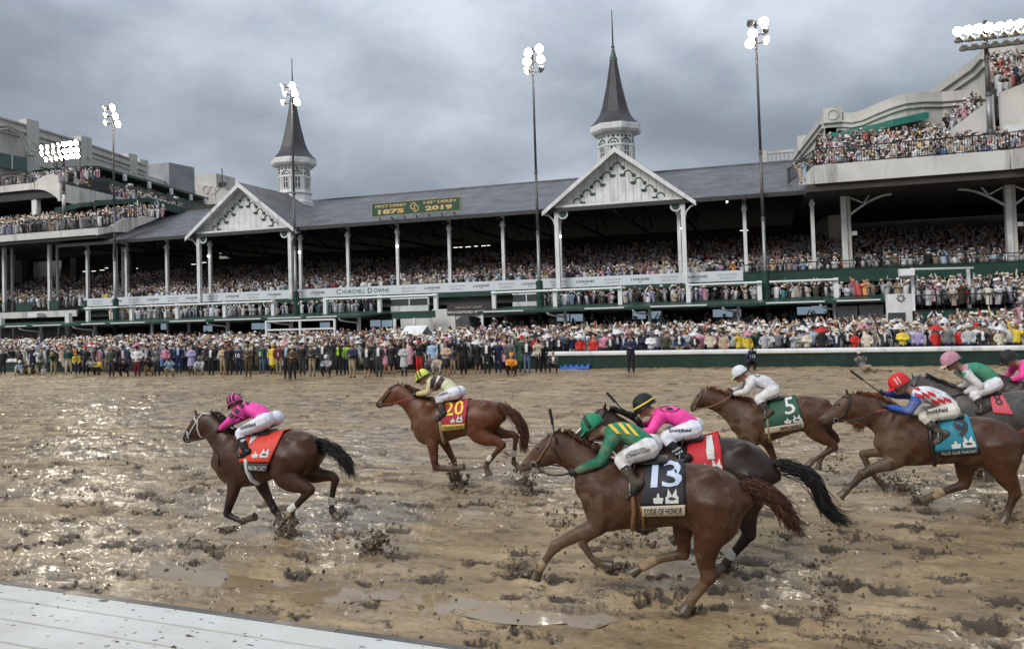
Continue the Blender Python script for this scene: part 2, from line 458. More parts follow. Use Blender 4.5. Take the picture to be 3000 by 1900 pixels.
wet = RAMP(t, MATH(t, 'ADD', MATH(t, 'MULTIPLY', n3, .6), MATH(t, 'MULTIPLY', n1, .4)), [(.40, .58), (.50, .40), (.60, .2)])
rough = MATH(t, 'ADD', wet, MATH(t, 'MULTIPLY', dg_.outputs['Fac'], .35), clamp=True)
L(t, rough, b.inputs['Roughness'])
b.inputs['Specular IOR Level'].default_value = .6
wa = N(t, 'ShaderNodeAttribute'); wa.attribute_name = 'wet'
L(t, RAMP(t, wa.outputs['Fac'], [(.2, 0.0), (.9, .9)]), b.inputs['Coat Weight']); b.inputs['Coat Roughness'].default_value = .14; b.inputs['Coat IOR'].default_value = 1.4
mpc = N(t, 'ShaderNodeMapping'); mpc.inputs['Scale'].default_value = (.5, 1.3, 1); L(t, c.outputs['Object'], mpc.inputs[0])
bc = N(t, 'ShaderNodeBump'); bc.inputs['Strength'].default_value = .4; bc.inputs['Distance'].default_value = .04
L(t, NOISE(t, mpc.outputs[0], 5.5, 4, .55, .5), bc.inputs['Height']); L(t, bc.outputs[0], b.inputs['Coat Normal'])
b1 = N(t, 'ShaderNodeBump'); b1.inputs['Strength'].default_value = .7; b1.inputs['Distance'].default_value = .05
mp2 = N(t, 'ShaderNodeMapping'); mp2.inputs['Scale'].default_value = (.6, 1.25, 1); L(t, c.outputs['Object'], mp2.inputs[0])
L(t, MATH(t, 'ADD', NOISE(t, mp2.outputs[0], 9, 6, .68, .4), MATH(t, 'MULTIPLY', MATH(t, 'MULTIPLY', n4, dg_.outputs['Fac']), 1.6)), b1.inputs['Height'])
L(t, b1.outputs[0], b.inputs['Normal'])
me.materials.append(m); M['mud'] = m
m = mat('puddle_water', (.27, .195, .115), .05, var=.12, scale=2.0, spec=.6, stretch=(.6, 1.6, 1), bump=.03, bscale=6)
for poly in PUD3:
    mb = MB(); n = len(poly); c_ = sum(poly, Vector())/n; wl = .001+.004*(PUD3.index(poly) % 3)
    pts = []
    for i in range(n):
        for k in range(4):
            q = poly[i].lerp(poly[(i+1) % n], k/4); d = (q-c_)
            q = c_+Vector((d.x*1.15, d.y*1.5, 0)); pts.append((q.x, q.y, wl))
    mb.add([(c_.x, c_.y, wl)]+pts, [(0, 1+i, 1+(i+1) % len(pts)) for i in range(len(pts))])
    mb.build('puddle', m, kind='structure')

far = MB().add([(-900, 2, -.12), (900, 2, -.12), (900, 1500, -.12), (-900, 1500, -.12)], [(0, 1, 2, 3)]).add([(-900, -300, -.12), (900, -300, -.12), (900, 2, -.12), (-900, 2, -.12)], [(0, 1, 2, 3)])
far.build('ground', mat('distant_dirt', (.16, .13, .09), .8, scale=.1), kind='structure')
MB().add([(-130, 40.3, .03), (70, 40.3, .03), (70, 64, .32), (-130, 64, .32)], [(0, 1, 2, 3)]).build('apron', M['asphalt'], kind='structure')

# ------------------------------------------------------------------ loose clods strewn over the track (nobody could count them)
_ico = None
def ico():
    global _ico
    if _ico is None:
        p = (1+5**.5)/2
        v = np.array([(-1, p, 0), (1, p, 0), (-1, -p, 0), (1, -p, 0), (0, -1, p), (0, 1, p), (0, -1, -p), (0, 1, -p), (p, 0, -1), (p, 0, 1), (-p, 0, -1), (-p, 0, 1)])/1.9
        f = np.array([(0, 11, 5), (0, 5, 1), (0, 1, 7), (0, 7, 10), (0, 10, 11), (1, 5, 9), (5, 11, 4), (11, 10, 2), (10, 7, 6), (7, 1, 8), (3, 9, 4), (3, 4, 2), (3, 2, 6), (3, 6, 8), (3, 8, 9), (4, 9, 5), (2, 4, 11), (6, 2, 10), (8, 6, 7), (9, 8, 1)])
        _ico = v, f
    return _ico
def clods(name, P, Rr, mtl, **props):
    v, f = ico(); P = np.asarray(P); n = len(P)
    V = v[None]*(1+.5*(RNG.random((n, 12, 1))-.5))*np.asarray(Rr)[:, None, None]*(.6+.8*RNG.random((n, 1, 3)))+P[:, None]
    Fc = f[None]+(np.arange(n)*12)[:, None, None]
    return mesh_obj(name, V.reshape(-1, 3), [tuple(q) for q in Fc.reshape(-1, 3).tolist()], mtl, base=P.mean(0), **props)
M['clod'] = mat('wet_dark_clod', (.075, .054, .035), .38, var=.5, scale=20)
P_, R_ = [], []
for i in range(1500):
    hx, hy, ln, wd, dp = prints[RNG.integers(len(prints))]
    a = RNG.random()*6.28; q = .5+1.1*RNG.random()
    P_.append((hx+math.cos(a)*ln*q*.7, hy+math.sin(a)*wd*q*1.6, .005+.015*RNG.random())); R_.append(.008+.022*RNG.random()**2)
for i in range(1500):
    y = 5+12*RNG.random(); P_.append(((-1.2+1.6*RNG.random())*y, y, .008)); R_.append(.005+.014*RNG.random()**2)
clods('mud_clods', P_, R_, M['clod'], kind='stuff')

# ------------------------------------------------------------------ white inside rail cover, lower left
A, B_ = gz(0, 1710, 1.1), gz(1296, 1896, 1.1)
dr = (B_-A).normalized(); nr = Vector((dr.y, -dr.x, 0))
if nr.y > 0: nr = -nr
off = lambda x, y: (gz(x, y, 1.1)-A).dot(nr)
g1 = (off(0, 1750.7)+off(540, 1834))/2; g2 = (off(0, 1807)+off(513, 1899))/2; g3 = (off(0, 1877.6)+off(113, 1899))/2
st = (off(0, 1691)+off(756, 1802))/2
rail = thing('inside_rail', 'mud splashed white board cover of the inside rail in the near left corner', 'rail', A+Vector((0, 0, -1.1)))
m_board = mat('white_vinyl_board', (.60, .61, .575), .45, var=.1, scale=.8, spec=.35)
t = m_board.node_tree; b = t.nodes['Principled BSDF']
c = N(t, 'ShaderNodeTexCoord'); vo = N(t, 'ShaderNodeTexVoronoi'); vo.inputs['Scale'].default_value = 13
q = N(t, 'ShaderNodeMapping'); q.inputs['Scale'].default_value = (.7, 1.5, 1); L(t, c.outputs['Object'], q.inputs[0])
nn = N(t, 'ShaderNodeTexNoise'); nn.inputs['Scale'].default_value = 8; L(t, q.outputs[0], nn.inputs['Vector'])
L(t, MIX(t, .12, q.outputs[0], nn.outputs['Color']), vo.inputs['Vector'])
spk = MATH(t, 'LESS_THAN', vo.outputs['Distance'], MATH(t, 'MULTIPLY', NOISE(t, c.outputs['Object'], 3.3, 2), .38))
spk = MATH(t, 'MULTIPLY', spk, MATH(t, 'GREATER_THAN', NOISE(t, c.outputs['Object'], 21, 1), .50))
prev = b.inputs['Base Color'].links[0].from_socket
film = RAMP(t, NOISE(t, q.outputs[0], 2.2, 5, .65), [(.42, 0), (.72, .5)])
L(t, MIX(t, spk, MIX(t, film, prev, (.42, .37, .30)), (.10, .075, .05)), b.inputs['Base Color'])
def strip(name, o0, o1, z0, z1, zt0, zt1, mtl, a0=-16, a1=7):
    P = lambda a, o, z: A+dr*a+nr*o+Vector((0, 0, z-1.1))
    MB().hexa([P(a0, o0, z0), P(a1, o0, z0), P(a1, o1, z1), P(a0, o1, z1)], [P(a0, o0, zt0), P(a1, o0, zt0), P(a1, o1, zt1), P(a0, o1, zt1)]).build(name, mtl, rail)
gp = .011
for o0, o1 in ((.0, g1-gp), (g1+gp, g2-gp), (g2+gp, g3-gp), (g3+gp, g3*1.33)):
    strip('board', o0, o1, 1.06, 1.06, 1.1, 1.1, m_board)
strip('backing', .004, g3*1.33, .9, .9, 1.088, 1.088, mat('tan_backing', (.25, .19, .12), .7))
ms = [mat('wet_grey_edge_metal', (.11, .10, .09), .4, .2, var=.3, scale=4), mat('copper_lit_edge_metal', (.20, .165, .13), .3, .4, var=.2, scale=4)]  # second metal carries coppery reflected light in its base colour
cuts = [-16, (gz(175, 1735, 1.1)-A).dot(dr), (gz(450, 1765, 1.1)-A).dot(dr), (gz(790, 1820, 1.1)-A).dot(dr), (gz(975, 1848, 1.1)-A).dot(dr), 7]
for i in range(5):
    strip('edge_strip', st, -.022, .98, 1.0, 1.086, 1.092, ms[i % 2], cuts[i]+.004, cuts[i+1]-.004)
strip('side_board', st+.02, st+.06, -.05, -.05, .975, .975, m_board)

# ------------------------------------------------------------------ green outer fence with white top rail
fence = thing('track_fence', 'dark green boarded track fence capped by a long white rail', 'fence', (-25, 39.95, 0))
x = -78.0
while x < 26:
    MB().box(x+.006, x+2.394, 39.9, 39.96, -.05, .655).build('panel', M['green_board'], fence); x += 2.4
x = -78.0
while x < 26:
    mb = MB(); prof = [(39.80, .655), (39.76, .70), (39.76, .81), (39.82, .885), (39.98, .885), (40.06, .82), (40.06, .655)]
    n = len(prof); v = [(x+.004, a, b_) for a, b_ in prof]+[(x+7.196, a, b_) for a, b_ in prof]
    mb.add(v, [tuple(range(n))[::-1], tuple(range(n, 2*n))]+[(i, (i+1) % n, (i+1) % n+n, i+n) for i in range(n)])
    mb.build('top_rail', M['white'], fence); x += 7.2

# ================================================================== GRANDSTAND
GS = thing('grandstand', 'long white and green grandstand with a grey slate roof and two white gables', 'grandstand', (-28, 70, 0))
BAY = [-66.5, -61.4, -56.3, -51.1, -40.85, -35.8, -30.75, -25.7, -20.7, -15.65, -5.8, -.75, 4.2]
EZ, RZ = 11.45, 16.25
# main roof: front and rear slope
def slab(mb, a, b, c, d, th, mi=0):
    a, b, c, d = map(Vector, (a, b, c, d)); n = (b-a).cross(d-a).normalized()*th
    mb.hexa([a-n, b-n, c-n, d-n], [a, b, c, d], mi)
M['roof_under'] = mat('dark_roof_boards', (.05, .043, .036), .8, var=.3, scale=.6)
def roof_mesh():
    mb = MB(); x0, x1 = -68.5, 8.5
    slab(mb, (x0, 60.7, EZ), (x1, 60.7, EZ), (x1, 75, RZ), (x0, 75, RZ), .18)
    slab(mb, (x0, 75.002, RZ), (x1, 75.002, RZ), (x1, 89, EZ), (x0, 89, EZ), .18)
    return mb
# slate courses and broken, weathered tones
m = mat('slate_courses', (.135, .135, .145), .42, var=.5, scale=.6, spec=.5); t = m.node_tree; b = t.nodes['Principled BSDF']
c = N(t, 'ShaderNodeTexCoord'); br = N(t, 'ShaderNodeTexBrick'); br.inputs['Scale'].default_value = 1
br.inputs['Brick Width'].default_value = .55; br.inputs['Row Height'].default_value = .34; br.inputs['Mortar Size'].default_value = .03; br.inputs['Mortar Smooth'].default_value = .6
br.inputs['Color1'].default_value = (.8, .8, .8, 1); br.inputs['Color2'].default_value = (.35, .35, .35, 1); br.inputs['Mortar'].default_value = (0, 0, 0, 1)
L(t, c.outputs['Object'], br.inputs['Vector'])
bn = N(t, 'ShaderNodeBump'); bn.inputs['Strength'].default_value = .9; bn.inputs['Distance'].default_value = .12
hh = MATH(t, 'ADD', br.outputs['Color'], MATH(t, 'MULTIPLY', NOISE(t, c.outputs['Object'], 2.2, 4, .7), .9))
L(t, hh, bn.inputs['Height']); L(t, bn.outputs[0], b.inputs['Normal'])
pv = b.inputs['Base Color'].links[0].from_socket
L(t, MIX(t, .55, pv, MIX(t, 1, pv, br.outputs['Color'], 'MULTIPLY')), b.inputs['Base Color'])
M['slates'] = m
roof = roof_mesh().build('roof', M['slates'], GS)
MB().box(-68.5, 8.5, 74.85, 75.15, RZ-.02, RZ+.1).build('ridge_cap', M['slate'], roof)
mb = MB(); mb.box(-68.5, 8.5, 60.62, 60.69, EZ-.3, EZ+.03); mb.build('gutter', M['darker'], roof)
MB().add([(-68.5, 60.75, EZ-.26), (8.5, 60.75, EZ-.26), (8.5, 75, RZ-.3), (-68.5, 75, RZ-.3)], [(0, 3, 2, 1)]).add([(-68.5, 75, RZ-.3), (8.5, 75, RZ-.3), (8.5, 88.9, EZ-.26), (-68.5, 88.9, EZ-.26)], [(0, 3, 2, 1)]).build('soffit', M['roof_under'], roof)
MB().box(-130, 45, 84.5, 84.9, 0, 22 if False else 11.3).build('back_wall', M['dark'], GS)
for x in BAY+[-46, -10.7]:
    mb = MB()
    mb.bar((x, 61.2, EZ-.42), (x, 84.4, EZ-.42), .16, .22)
    mb.bar((x, 62.5, EZ-.3), (x, 75, RZ-.5), .14, .2); mb.bar((x, 75, RZ-.5), (x, 84.4, EZ+.4), .14, .2)
    for y0, y1 in ((65, 68), (71, 68), (71, 75), (79, 75)):
        mb.bar((x, y0, EZ-.3), (x, y1, EZ+(RZ-EZ)*(1-abs(y1-75)/14)-.6), .1, .1)
    mb.build('truss', M['darker'], GS)
for x in BAY:
    z0 = 11.0 if x in (-51.1, -40.85, -15.65, -5.8) else EZ-.1
    mb = MB(); mb.box(x-.13, x+.13, 62.37, 62.63, 4.6, z0); mb.box(x-.2, x+.2, 62.3, 62.7, 10.5, 10.72); mb.box(x-.19, x+.19, 62.31, 62.69, 4.6, 5.2)
    mb.build('column', M['white'], GS)
# stepped seating deck, its front beam and the dark space below
mb = MB()
for i in range(24):
    y = 62.2+i*.92; mb.box(-130, 60, y, y+.915, 3.9, 4.72+i*.19)
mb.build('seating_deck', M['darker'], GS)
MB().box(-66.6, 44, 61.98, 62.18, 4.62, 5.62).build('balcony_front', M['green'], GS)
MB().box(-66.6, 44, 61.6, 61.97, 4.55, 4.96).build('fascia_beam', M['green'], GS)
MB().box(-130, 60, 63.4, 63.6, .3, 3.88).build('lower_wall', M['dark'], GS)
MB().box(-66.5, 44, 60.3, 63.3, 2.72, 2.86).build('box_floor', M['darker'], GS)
px = lambda x, y, Y: at(x, y, Y)
# canopy over the apron: long dark green lean-to
CANX = [-92, -79, -69, -56.3, -45, -35.9, -30.5]
def canopy(x0, x1, drop=0.0):
    mb = MB(); mb.hexa([(x0, 54.9, 3.02), (x1, 54.9, 3.02), (x1, 60.2, 3.30), (x0, 60.2, 3.30)], [(x0, 54.9, 3.20), (x1, 54.9, 3.20), (x1, 60.2, 3.46), (x0, 60.2, 3.46)])
    o = mb.build('canopy', M['green'], GS)
    xx = x0+.5
    while xx < x1-2:
        ln = 2.5+2.2*random.random()
        MB().box(xx, min(xx+ln, x1), 54.82, 54.89, 3.13, 3.22).build('gutter', M['white_metal'], o); xx += ln+.6+2.2*random.random()
    mb = MB()
    mb.box(x0, x1, 60.25, 60.35, 3.0, 3.55); mb.build('parapet', M['green'], o)
for a, b_ in zip(CANX[:-1], CANX[1:]): canopy(a, b_-.03)
canopy(at(1400, 925, 55).x, -12.6); canopy(-12.57, 0); canopy(.03, 8.6)
# awning tubes with their posts
PX = [(257, 385), (519, 658), (800, None), (953, 1112), (1277, None), (1448, 1627), (1818, None), (2018, 2227), (2452, None)]
for a in (257, 385, 519, 658, 800, 953, 1112, 1277, 1448, 1627, 1818, 2018, 2227, 2452):
    x = px(a, 900, 59.6).x; MB().box(x-.16, x+.16, 59.5, 59.8, 3.42, 4.86).build('post', M['white_metal'], GS)
for a, b_ in ((247, 800), (345, 400), (953, 1277), (1440, 1818), (2018, 2235), (2255, 2456)):
    x0, x1 = px(a, 880, 59.4).x, px(b_, 880, 59.4).x
    n = max(1, round((x1-x0)/9))
    for i in range(n):
        u0, u1 = x0+(x1-x0)*i/n, x0+(x1-x0)*(i+1)/n
        MB().tube([(u0+.02, 59.35, 4.72), (u1-.02, 59.35, 4.72)], .085, 8).build('awning_tube', M['white_metal'], GS)
# lower posts with goose-neck downpipes
for i, a in enumerate((121, 278, 446, 668, 854, 1052, 1657, 1905, 2165, 2447)):
    p = px(a, 960, 56.5)
    MB().box(p.x-.11, p.x+.11, 56.4, 56.6, .1, 3.1).build('post', M['white_metal'], GS)
    if a not in (446,):
        MB().tube([(p.x-1.0, 55.0, 3.02), (p.x-.95, 55.1, 2.86), (p.x-.6, 55.6, 2.72), (p.x-.1, 56.25, 2.62), (p.x, 56.3, 2.4), (p.x, 56.3, .2)], .075, 7).build('downpipe', M['white_metal'], GS, smooth=True)
for a in (40, 173, 1157, 1215, 492, 554):
    p = px(a, 960, 58.5); MB().box(p.x-.1, p.x+.1, 58.4, 58.6, .1, 3.2).build('post', M['white_metal'], GS)
# screens hanging under the canopy
m = mat('lit_screen', (.08, .09, .1), .3, emit=((.45, .6, .75), .30), var=.5, scale=4)
for a, y in ((485, 956), (610, 962), (752, 955), (780, 955), (953, 953), (1101, 947), (1135, 947), (1650, 930), (1690, 930), (1873, 923), (1918, 922), (2109, 917), (2150, 917), (2357, 910), (2400, 907)):
    p = px(a, y, 59.0); tv = MB().box(p.x-.55, p.x+.55, 58.95, 59.1, p.z-.33, p.z+.33).build('screen', M['darker'], GS)
    MB().add([(p.x-.5, 58.945, p.z-.28), (p.x+.5, 58.945, p.z-.28), (p.x+.5, 58.945, p.z+.28), (p.x-.5, 58.945, p.z+.28)], [(0, 1, 2, 3)]).build('picture', m, tv)
# glazed booths either side of the tunnel
def booth(a, b_, nwin):
    x0, x1 = px(a, 900, 60.6).x, px(b_, 900, 60.6).x
    o = MB().box(x0, x1, 60.5, 60.7, 3.3, 3.92).build('booth', M['white'], GS)
    MB().box(x0, x1, 60.5, 60.7, 4.5, 4.62).build('header', M['white'], o)
    for i in range(nwin):
        u0, u1 = x0+(x1-x0)*i/nwin, x0+(x1-x0)*(i+1)/nwin
        MB().box(u0+.05, u1-.05, 60.57, 60.61, 3.925, 4.495).build('window', M['glass'], o)
        MB().box(u1-.045, u1+.045, 60.5, 60.7, 3.922, 4.498).build('mullion', M['white'], o)
booth(1146, 1256, 2); booth(1503, 1585, 2)
# tunnel between: concrete walls, lintel and hoarding
x0, x1 = px(1277, 900, 58).x, px(1440, 900, 58).x
TN = MB().hexa([(x0, 57.2, .1), (x0+2.0, 57.2, .1), (x0+2.0, 63, .1), (x0, 63, .1)], [(x0, 57.2, 3.5), (x0+2.0, 57.2, 3.5), (x0+2.0, 63, 3.5), (x0, 63, 3.5)]).build('tunnel_wall', M['concrete'], GS)
mb = MB(); n = 8
for i in range(n):
    u0, u1 = x0+2.0+(x1-x0-2.6)*i/n, x0+2.0+(x1-x0-2.6)*(i+1)/n
    h = lambda s: 2.55+.38*math.sin(s*math.pi)**.6 if 0 < s < 1 else 2.55
    mb.hexa([(u0, 57.3, h(i/n)), (u1, 57.3, h((i+1)/n)), (u1, 57.8, h((i+1)/n)), (u0, 57.8, h(i/n))], [(u0, 57.3, 3.12), (u1, 57.3, 3.12), (u1, 57.8, 3.12), (u0, 57.8, 3.12)])
mb.build('arched_lintel', M['concrete'], GS)
MB().box(x0+2.6, x1-1.2, 57.0, 57.2, .1, 1.95).build('low_wall', M['concrete'], GS)
MB().box(x1-.6, x1-.45, 57.2, 57.35, .1, 3.1).build('post', M['white_metal'], GS)
u0, u1 = px(1150, 925, 56).x, px(1276, 925, 56).x
MB().box(u0, u1, 55.9, 56, 2.85, 3.4).build('awning_panel', M['green'], GS)
u0 = px(1168, 960, 59.5).x; u1 = px(1285, 960, 59.5).x
MB().box(u0, u1, 59.9, 60.1, .1, 2.8).build('side_wall', M['concrete'], GS)
HB = thing('hoarding', 'brown hoarding with two lines of white lettering above the tunnel mouth', 'sign', (px(1373, 903, 57.2).x, 57.2, 3.2))
p, q = px(1310, 889, 57.2), px(1440, 918, 57.2)
MB().box(p.x, q.x, 57.15, 57.28, q.z-.05, p.z).build('board', mat('brown_board', (.035, .03, .026), .5), HB)
mb = MB(); cx_ = (p.x+q.x)/2
wall_text(mb, 'KENTUCKY DERBY', cx_, 57.14, p.z-.34, .17, 2.3); mb.build('lettering', mat('dull_gold', (.42, .38, .3), .5), HB)
mb = MB(); wall_text(mb, 'WOODFORD RESERVE', cx_, 57.14, p.z-.72, .20, 3.7, bold=.015); mb.build('lettering', M['white'], HB)

# ------------------------------------------------------------------ the two gables
def gable(xc):
    GZ = 16.05; y0 = 60.3; hw = 6.15; fz = 11.25
    g = MB().box(xc-5.2, xc+5.2, 60.75, 61.0, 11.42, 11.68).build('gable', M['white'], GS)
    for s in (-1, 1):
        mb = MB()
        a, b_ = (xc, y0, GZ), (xc+s*hw, y0, fz)
        c_, d = (xc+s*hw, 62.0, fz), (xc, 76, GZ)
        th = .2
        if s > 0: mb.hexa([(a[0], a[1], a[2]-th), (b_[0], b_[1], b_[2]-th), (c_[0], c_[1], c_[2]-th), (d[0], d[1], d[2]-th)], [a, b_, c_, d])
        else: mb.hexa([(d[0], d[1], d[2]-th), (c_[0], c_[1], c_[2]-th), (b_[0], b_[1], b_[2]-th), (a[0], a[1], a[2]-th)], [d, c_, b_, a])
        mb.build('gable_roof', M['slates'], g)
        MB().hexa(*[[(xc+s*.0, yy, GZ-dz), (xc+s*hw, yy, fz-dz), (xc+s*hw, yy, fz-dz-hh), (xc, yy, GZ-dz-hh*1.25)] for yy, dz, hh in ((y0-.06, .04, .36), (y0+.06, .04, .36))]).build('bargeboard', M['white'], g)
        MB().hexa([(xc, y0+.06, GZ-.24), (xc+s*hw, y0+.06, fz-.24), (xc+s*hw, 61.2, fz-.24), (xc, 61.2, GZ-.24)], [(xc, y0+.06, GZ-.205), (xc+s*hw, y0+.06, fz-.205), (xc+s*hw, 61.2, fz-.205), (xc, 61.2, GZ-.205)]).build('soffit', M['white'], g)
    # planks of the pediment
    nb = 18; W = 5.55
    for i in range(nb):
        u0, u1 = -W+2*W*i/nb, -W+2*W*(i+1)/nb
        zt = lambda u: GZ-.25-abs(u)*(GZ-fz)/hw
        lo = 11.69
        pts = [(u0+.012, lo), (u1-.012, lo)]
        if u0 < 0 < u1: pts += [(u1-.012, zt(u1)), (0, zt(0)), (u0+.012, zt(u0))]
        else: pts += [(u1-.012, max(zt(u1), lo+.02)), (u0+.012, max(zt(u0), lo+.02))]
        MB().prism([(xc+a, b_) for a, b_ in pts], 61.2, 61.26).build('plank', M['white'], g)
    yb = 61.17
    def arc(cx, cz, r=.31, a0=0, a1=180):
        MB().tube([(xc+cx+r*math.cos(R(a0+(a1-a0)*k/9)), yb, cz+r*math.sin(R(a0+(a1-a0)*k/9))) for k in range(10)], .05, 5).build('arch_trim', M['green'], g)
    arc(0, GZ-1.5)
    for k in range(1, 5):
        for s in (-1, 1): arc(s*.84*k, GZ-1.52-.66*k)
    for k in range(4):
        for s in (-1, 1):
            o = len(g.children)
            mb = MB(); n = 12; cx, cz, r = xc+s*(.47+.84*k), GZ-1.62-.68*k, .15
            mb.prism([(cx+r*math.cos(2*math.pi*j/n), cz+r*math.sin(2*math.pi*j/n)) for j in range(n)], yb-.05, yb+.02); mb.build('roundel', M['green'], g)
            cx, cz = xc+s*(.40+.84*k), GZ-2.22-.68*k
            MB().prism([(cx-.15, cz-.1), (cx+.15, cz-.1), (cx+.24, cz+.1), (cx-.24, cz+.1)], yb-.06, yb+.02).build('bracket', M['green'], g)
    for s in (-1, 1):
        xp = xc+s*5.1; n = 20
        cx, cz = xp-s*.55, 11.0
        MB().prism([(cx+.44*math.cos(2*math.pi*j/n), cz+.44*math.sin(2*math.pi*j/n)) for j in range(n)], 60.85, 60.93).build('corner_plate', M['white'], g)
        MB().prism([(cx+.30*math.cos(2*math.pi*j/n), cz+.30*math.sin(2*math.pi*j/n)) for j in range(n)], 60.81, 60.852).build('corner_disc', M['green'], g)
        MB().box(xp-.17, xp+.17, 60.8, 61.12, 4.9, 11.41).build('gable_post', M['white'], g)
        MB().tube([(xp+s*.1, 60.9, 9.9), (xp+s*.25, 60.9, 10.5), (xp+s*.6, 60.9, 10.9), (xp+s*1.05, 60.9, 11.05)], .06, 6).build('brace', M['white'], g)
gable(-46.0); gable(-10.4)
# small bright lamps on the columns
for a, y in ((611, 750), (877.5, 739), (1164, 721), (1641, 692), (1999, 669), (1985, 590)):
    p = px(a, y, 61.9 if y > 600 else 75)
    if y < 600: p = px(2130, 591, 70)
    MB().ball(p, .12 if y > 600 else .08, 10, 7).build('lamp', M['lamp_soft'], GS, smooth=True)
for a, y, s in ((1335, 725, .3), (1350, 724, .25), (1372, 723, .4), (1395, 721, .25), (1418, 720, .35), (1432, 719, .2), (248, 795, .3), (275, 794, .4), (300, 791, .45), (313, 785, .3), (568, 774, .4), (595, 769, .6), (45, 805, .3), (85, 804, .3), (100, 803, .2), (400, 786, .25), (2180, 675, .5)):
    p = px(a, y, 82.0); MB().box(p.x-s*.8, p.x+s*.8, 81.9, 82, p.z-.025, p.z+.025).build('strip_light', mat('dim_strip_glass', (.8, .8, .75), .4, emit=((1, .95, .85), 1.6)), GS)

# ------------------------------------------------------------------ long advertising banner
BN = thing('banner', 'long pale banner with sponsor lettering hung along the upper seating tier', 'banner', (-33, 61.9, 5.0))
xs = [-66.0, -60.5, -50, -40.7, -30, -17.3, -8, -1.0]
for a, b_ in zip(xs[:-1], xs[1:]):
    MB().box(a+.01, b_-.01, 61.9, 61.95, 4.99, 5.80).build('cloth_panel', M['banner'], BN)
WR = [285, 392, 506, 622, 742, 867, 1197, 1338, 1484.6, 1637, 1795, 1961, 2133]
LG = [340, 448, 562.5, 681.5, 803.5, 930.5, 1266.6, 1410, 1554, 1715.7, 1877, 2046]
for a in WR:
    x = px(a, 850, 61.9).x; mb = MB(); wall_text(mb, 'WOODFORD', x, 61.89, 5.50, .145, 1.45, spacing=1.25); wall_text(mb, 'RESERVE', x, 61.89, 5.24, .13, 1.1, spacing=1.25)
    mb.build('lettering', M['ink_grey'], BN)
for a in LG:
    x = px(a, 850, 61.9).x; mb = MB(); wall_text(mb, 'LONGINES', x, 61.89, 5.43, .20, 1.5, bold=.02)
    mb.add([(x-.25, 61.89, 5.26), (x, 61.89, 5.18), (x+.25, 61.89, 5.26), (x, 61.89, 5.23)], [(0, 1, 2, 3)]); mb.build('lettering', M['ink'], BN)
x0, x1 = px(984, 850, 61.9).x, px(1141, 850, 61.9).x
mb = MB(); mid = x0+(x1-x0)*.56
wall_text(mb, 'C', x0+.28, 61.89, 5.43, .46, .5, bold=.01); wall_text(mb, 'HURCHILL', (x0+.6+mid)/2, 61.89, 5.40, .36, mid-x0-.75, bold=.01)
wall_text(mb, 'D', mid+.45, 61.89, 5.43, .46, .46, bold=.01); wall_text(mb, 'OWNS', (mid+.8+x1)/2, 61.89, 5.40, .36, x1-mid-.85, bold=.01)
mb.build('lettering', M['ink_green'], BN)

# ------------------------------------------------------------------ roof sign
p, q = px(1089, 597, 60.4), px(1351, 618, 60.4)
zt, zb = (px(1089, 597, 60.4).z+px(1351, 575, 60.4).z)/2, (px(1089, 637, 60.4).z+px(1351, 617.6, 60.4).z)/2
SG = thing('roof_sign', 'green sign with gold lettering and dates standing on the grey roof edge', 'sign', ((p.x+q.x)/2, 60.4, zb-.4))
MB().box(p.x, q.x, 60.35, 60.5, zb, zt).build('board', mat('sign_green', (.012, .06, .03), .45, var=.15), SG)
mb = MB()
for a, b_, c_, d in ((p.x, q.x, zb, zb+.05), (p.x, q.x, zt-.05, zt), (p.x, p.x+.05, zb+.052, zt-.052), (q.x-.05, q.x, zb+.052, zt-.052)): mb.box(a, b_, 60.32, 60.348, c_, d)
mb.build('border', mat('pale_gold', (.38, .36, .22), .5), SG)
Wd = q.x-p.x; Ht = zt-zb
def sg(s, u, v, h, wd, bold): 
    mb = MB(); wall_text(mb, s, p.x+u*Wd, 60.33, zb+v*Ht, h*Ht, wd*Wd, bold=bold); mb.build('lettering', M['gold'], SG)
sg('FIRST DERBY', .225, .74, .20, .36, .02); sg('1875', .225, .33, .34, .30, .05)
sg('145', .645, .76, .20, .10, .02); sg('TH', .715, .82, .10, .035, .02); sg('DERBY', .855, .76, .20, .21, .02); sg('2019', .76, .35, .34, .30, .05)
sg('C', .475, .58, .52, .065, .0); sg('D', .512, .42, .52, .055, .0)
for i in range(7):
    x = p.x+Wd*(.08+.14*i); mb = MB(); mb.bar((x, 60.45, zb), (x, 60.9, zb-.75), .05, .05); mb.bar((x, 60.45, zb-.02), (x+.3, 60.2, zb-.3), .04, .04); mb.build('strut', M['darker'], SG)

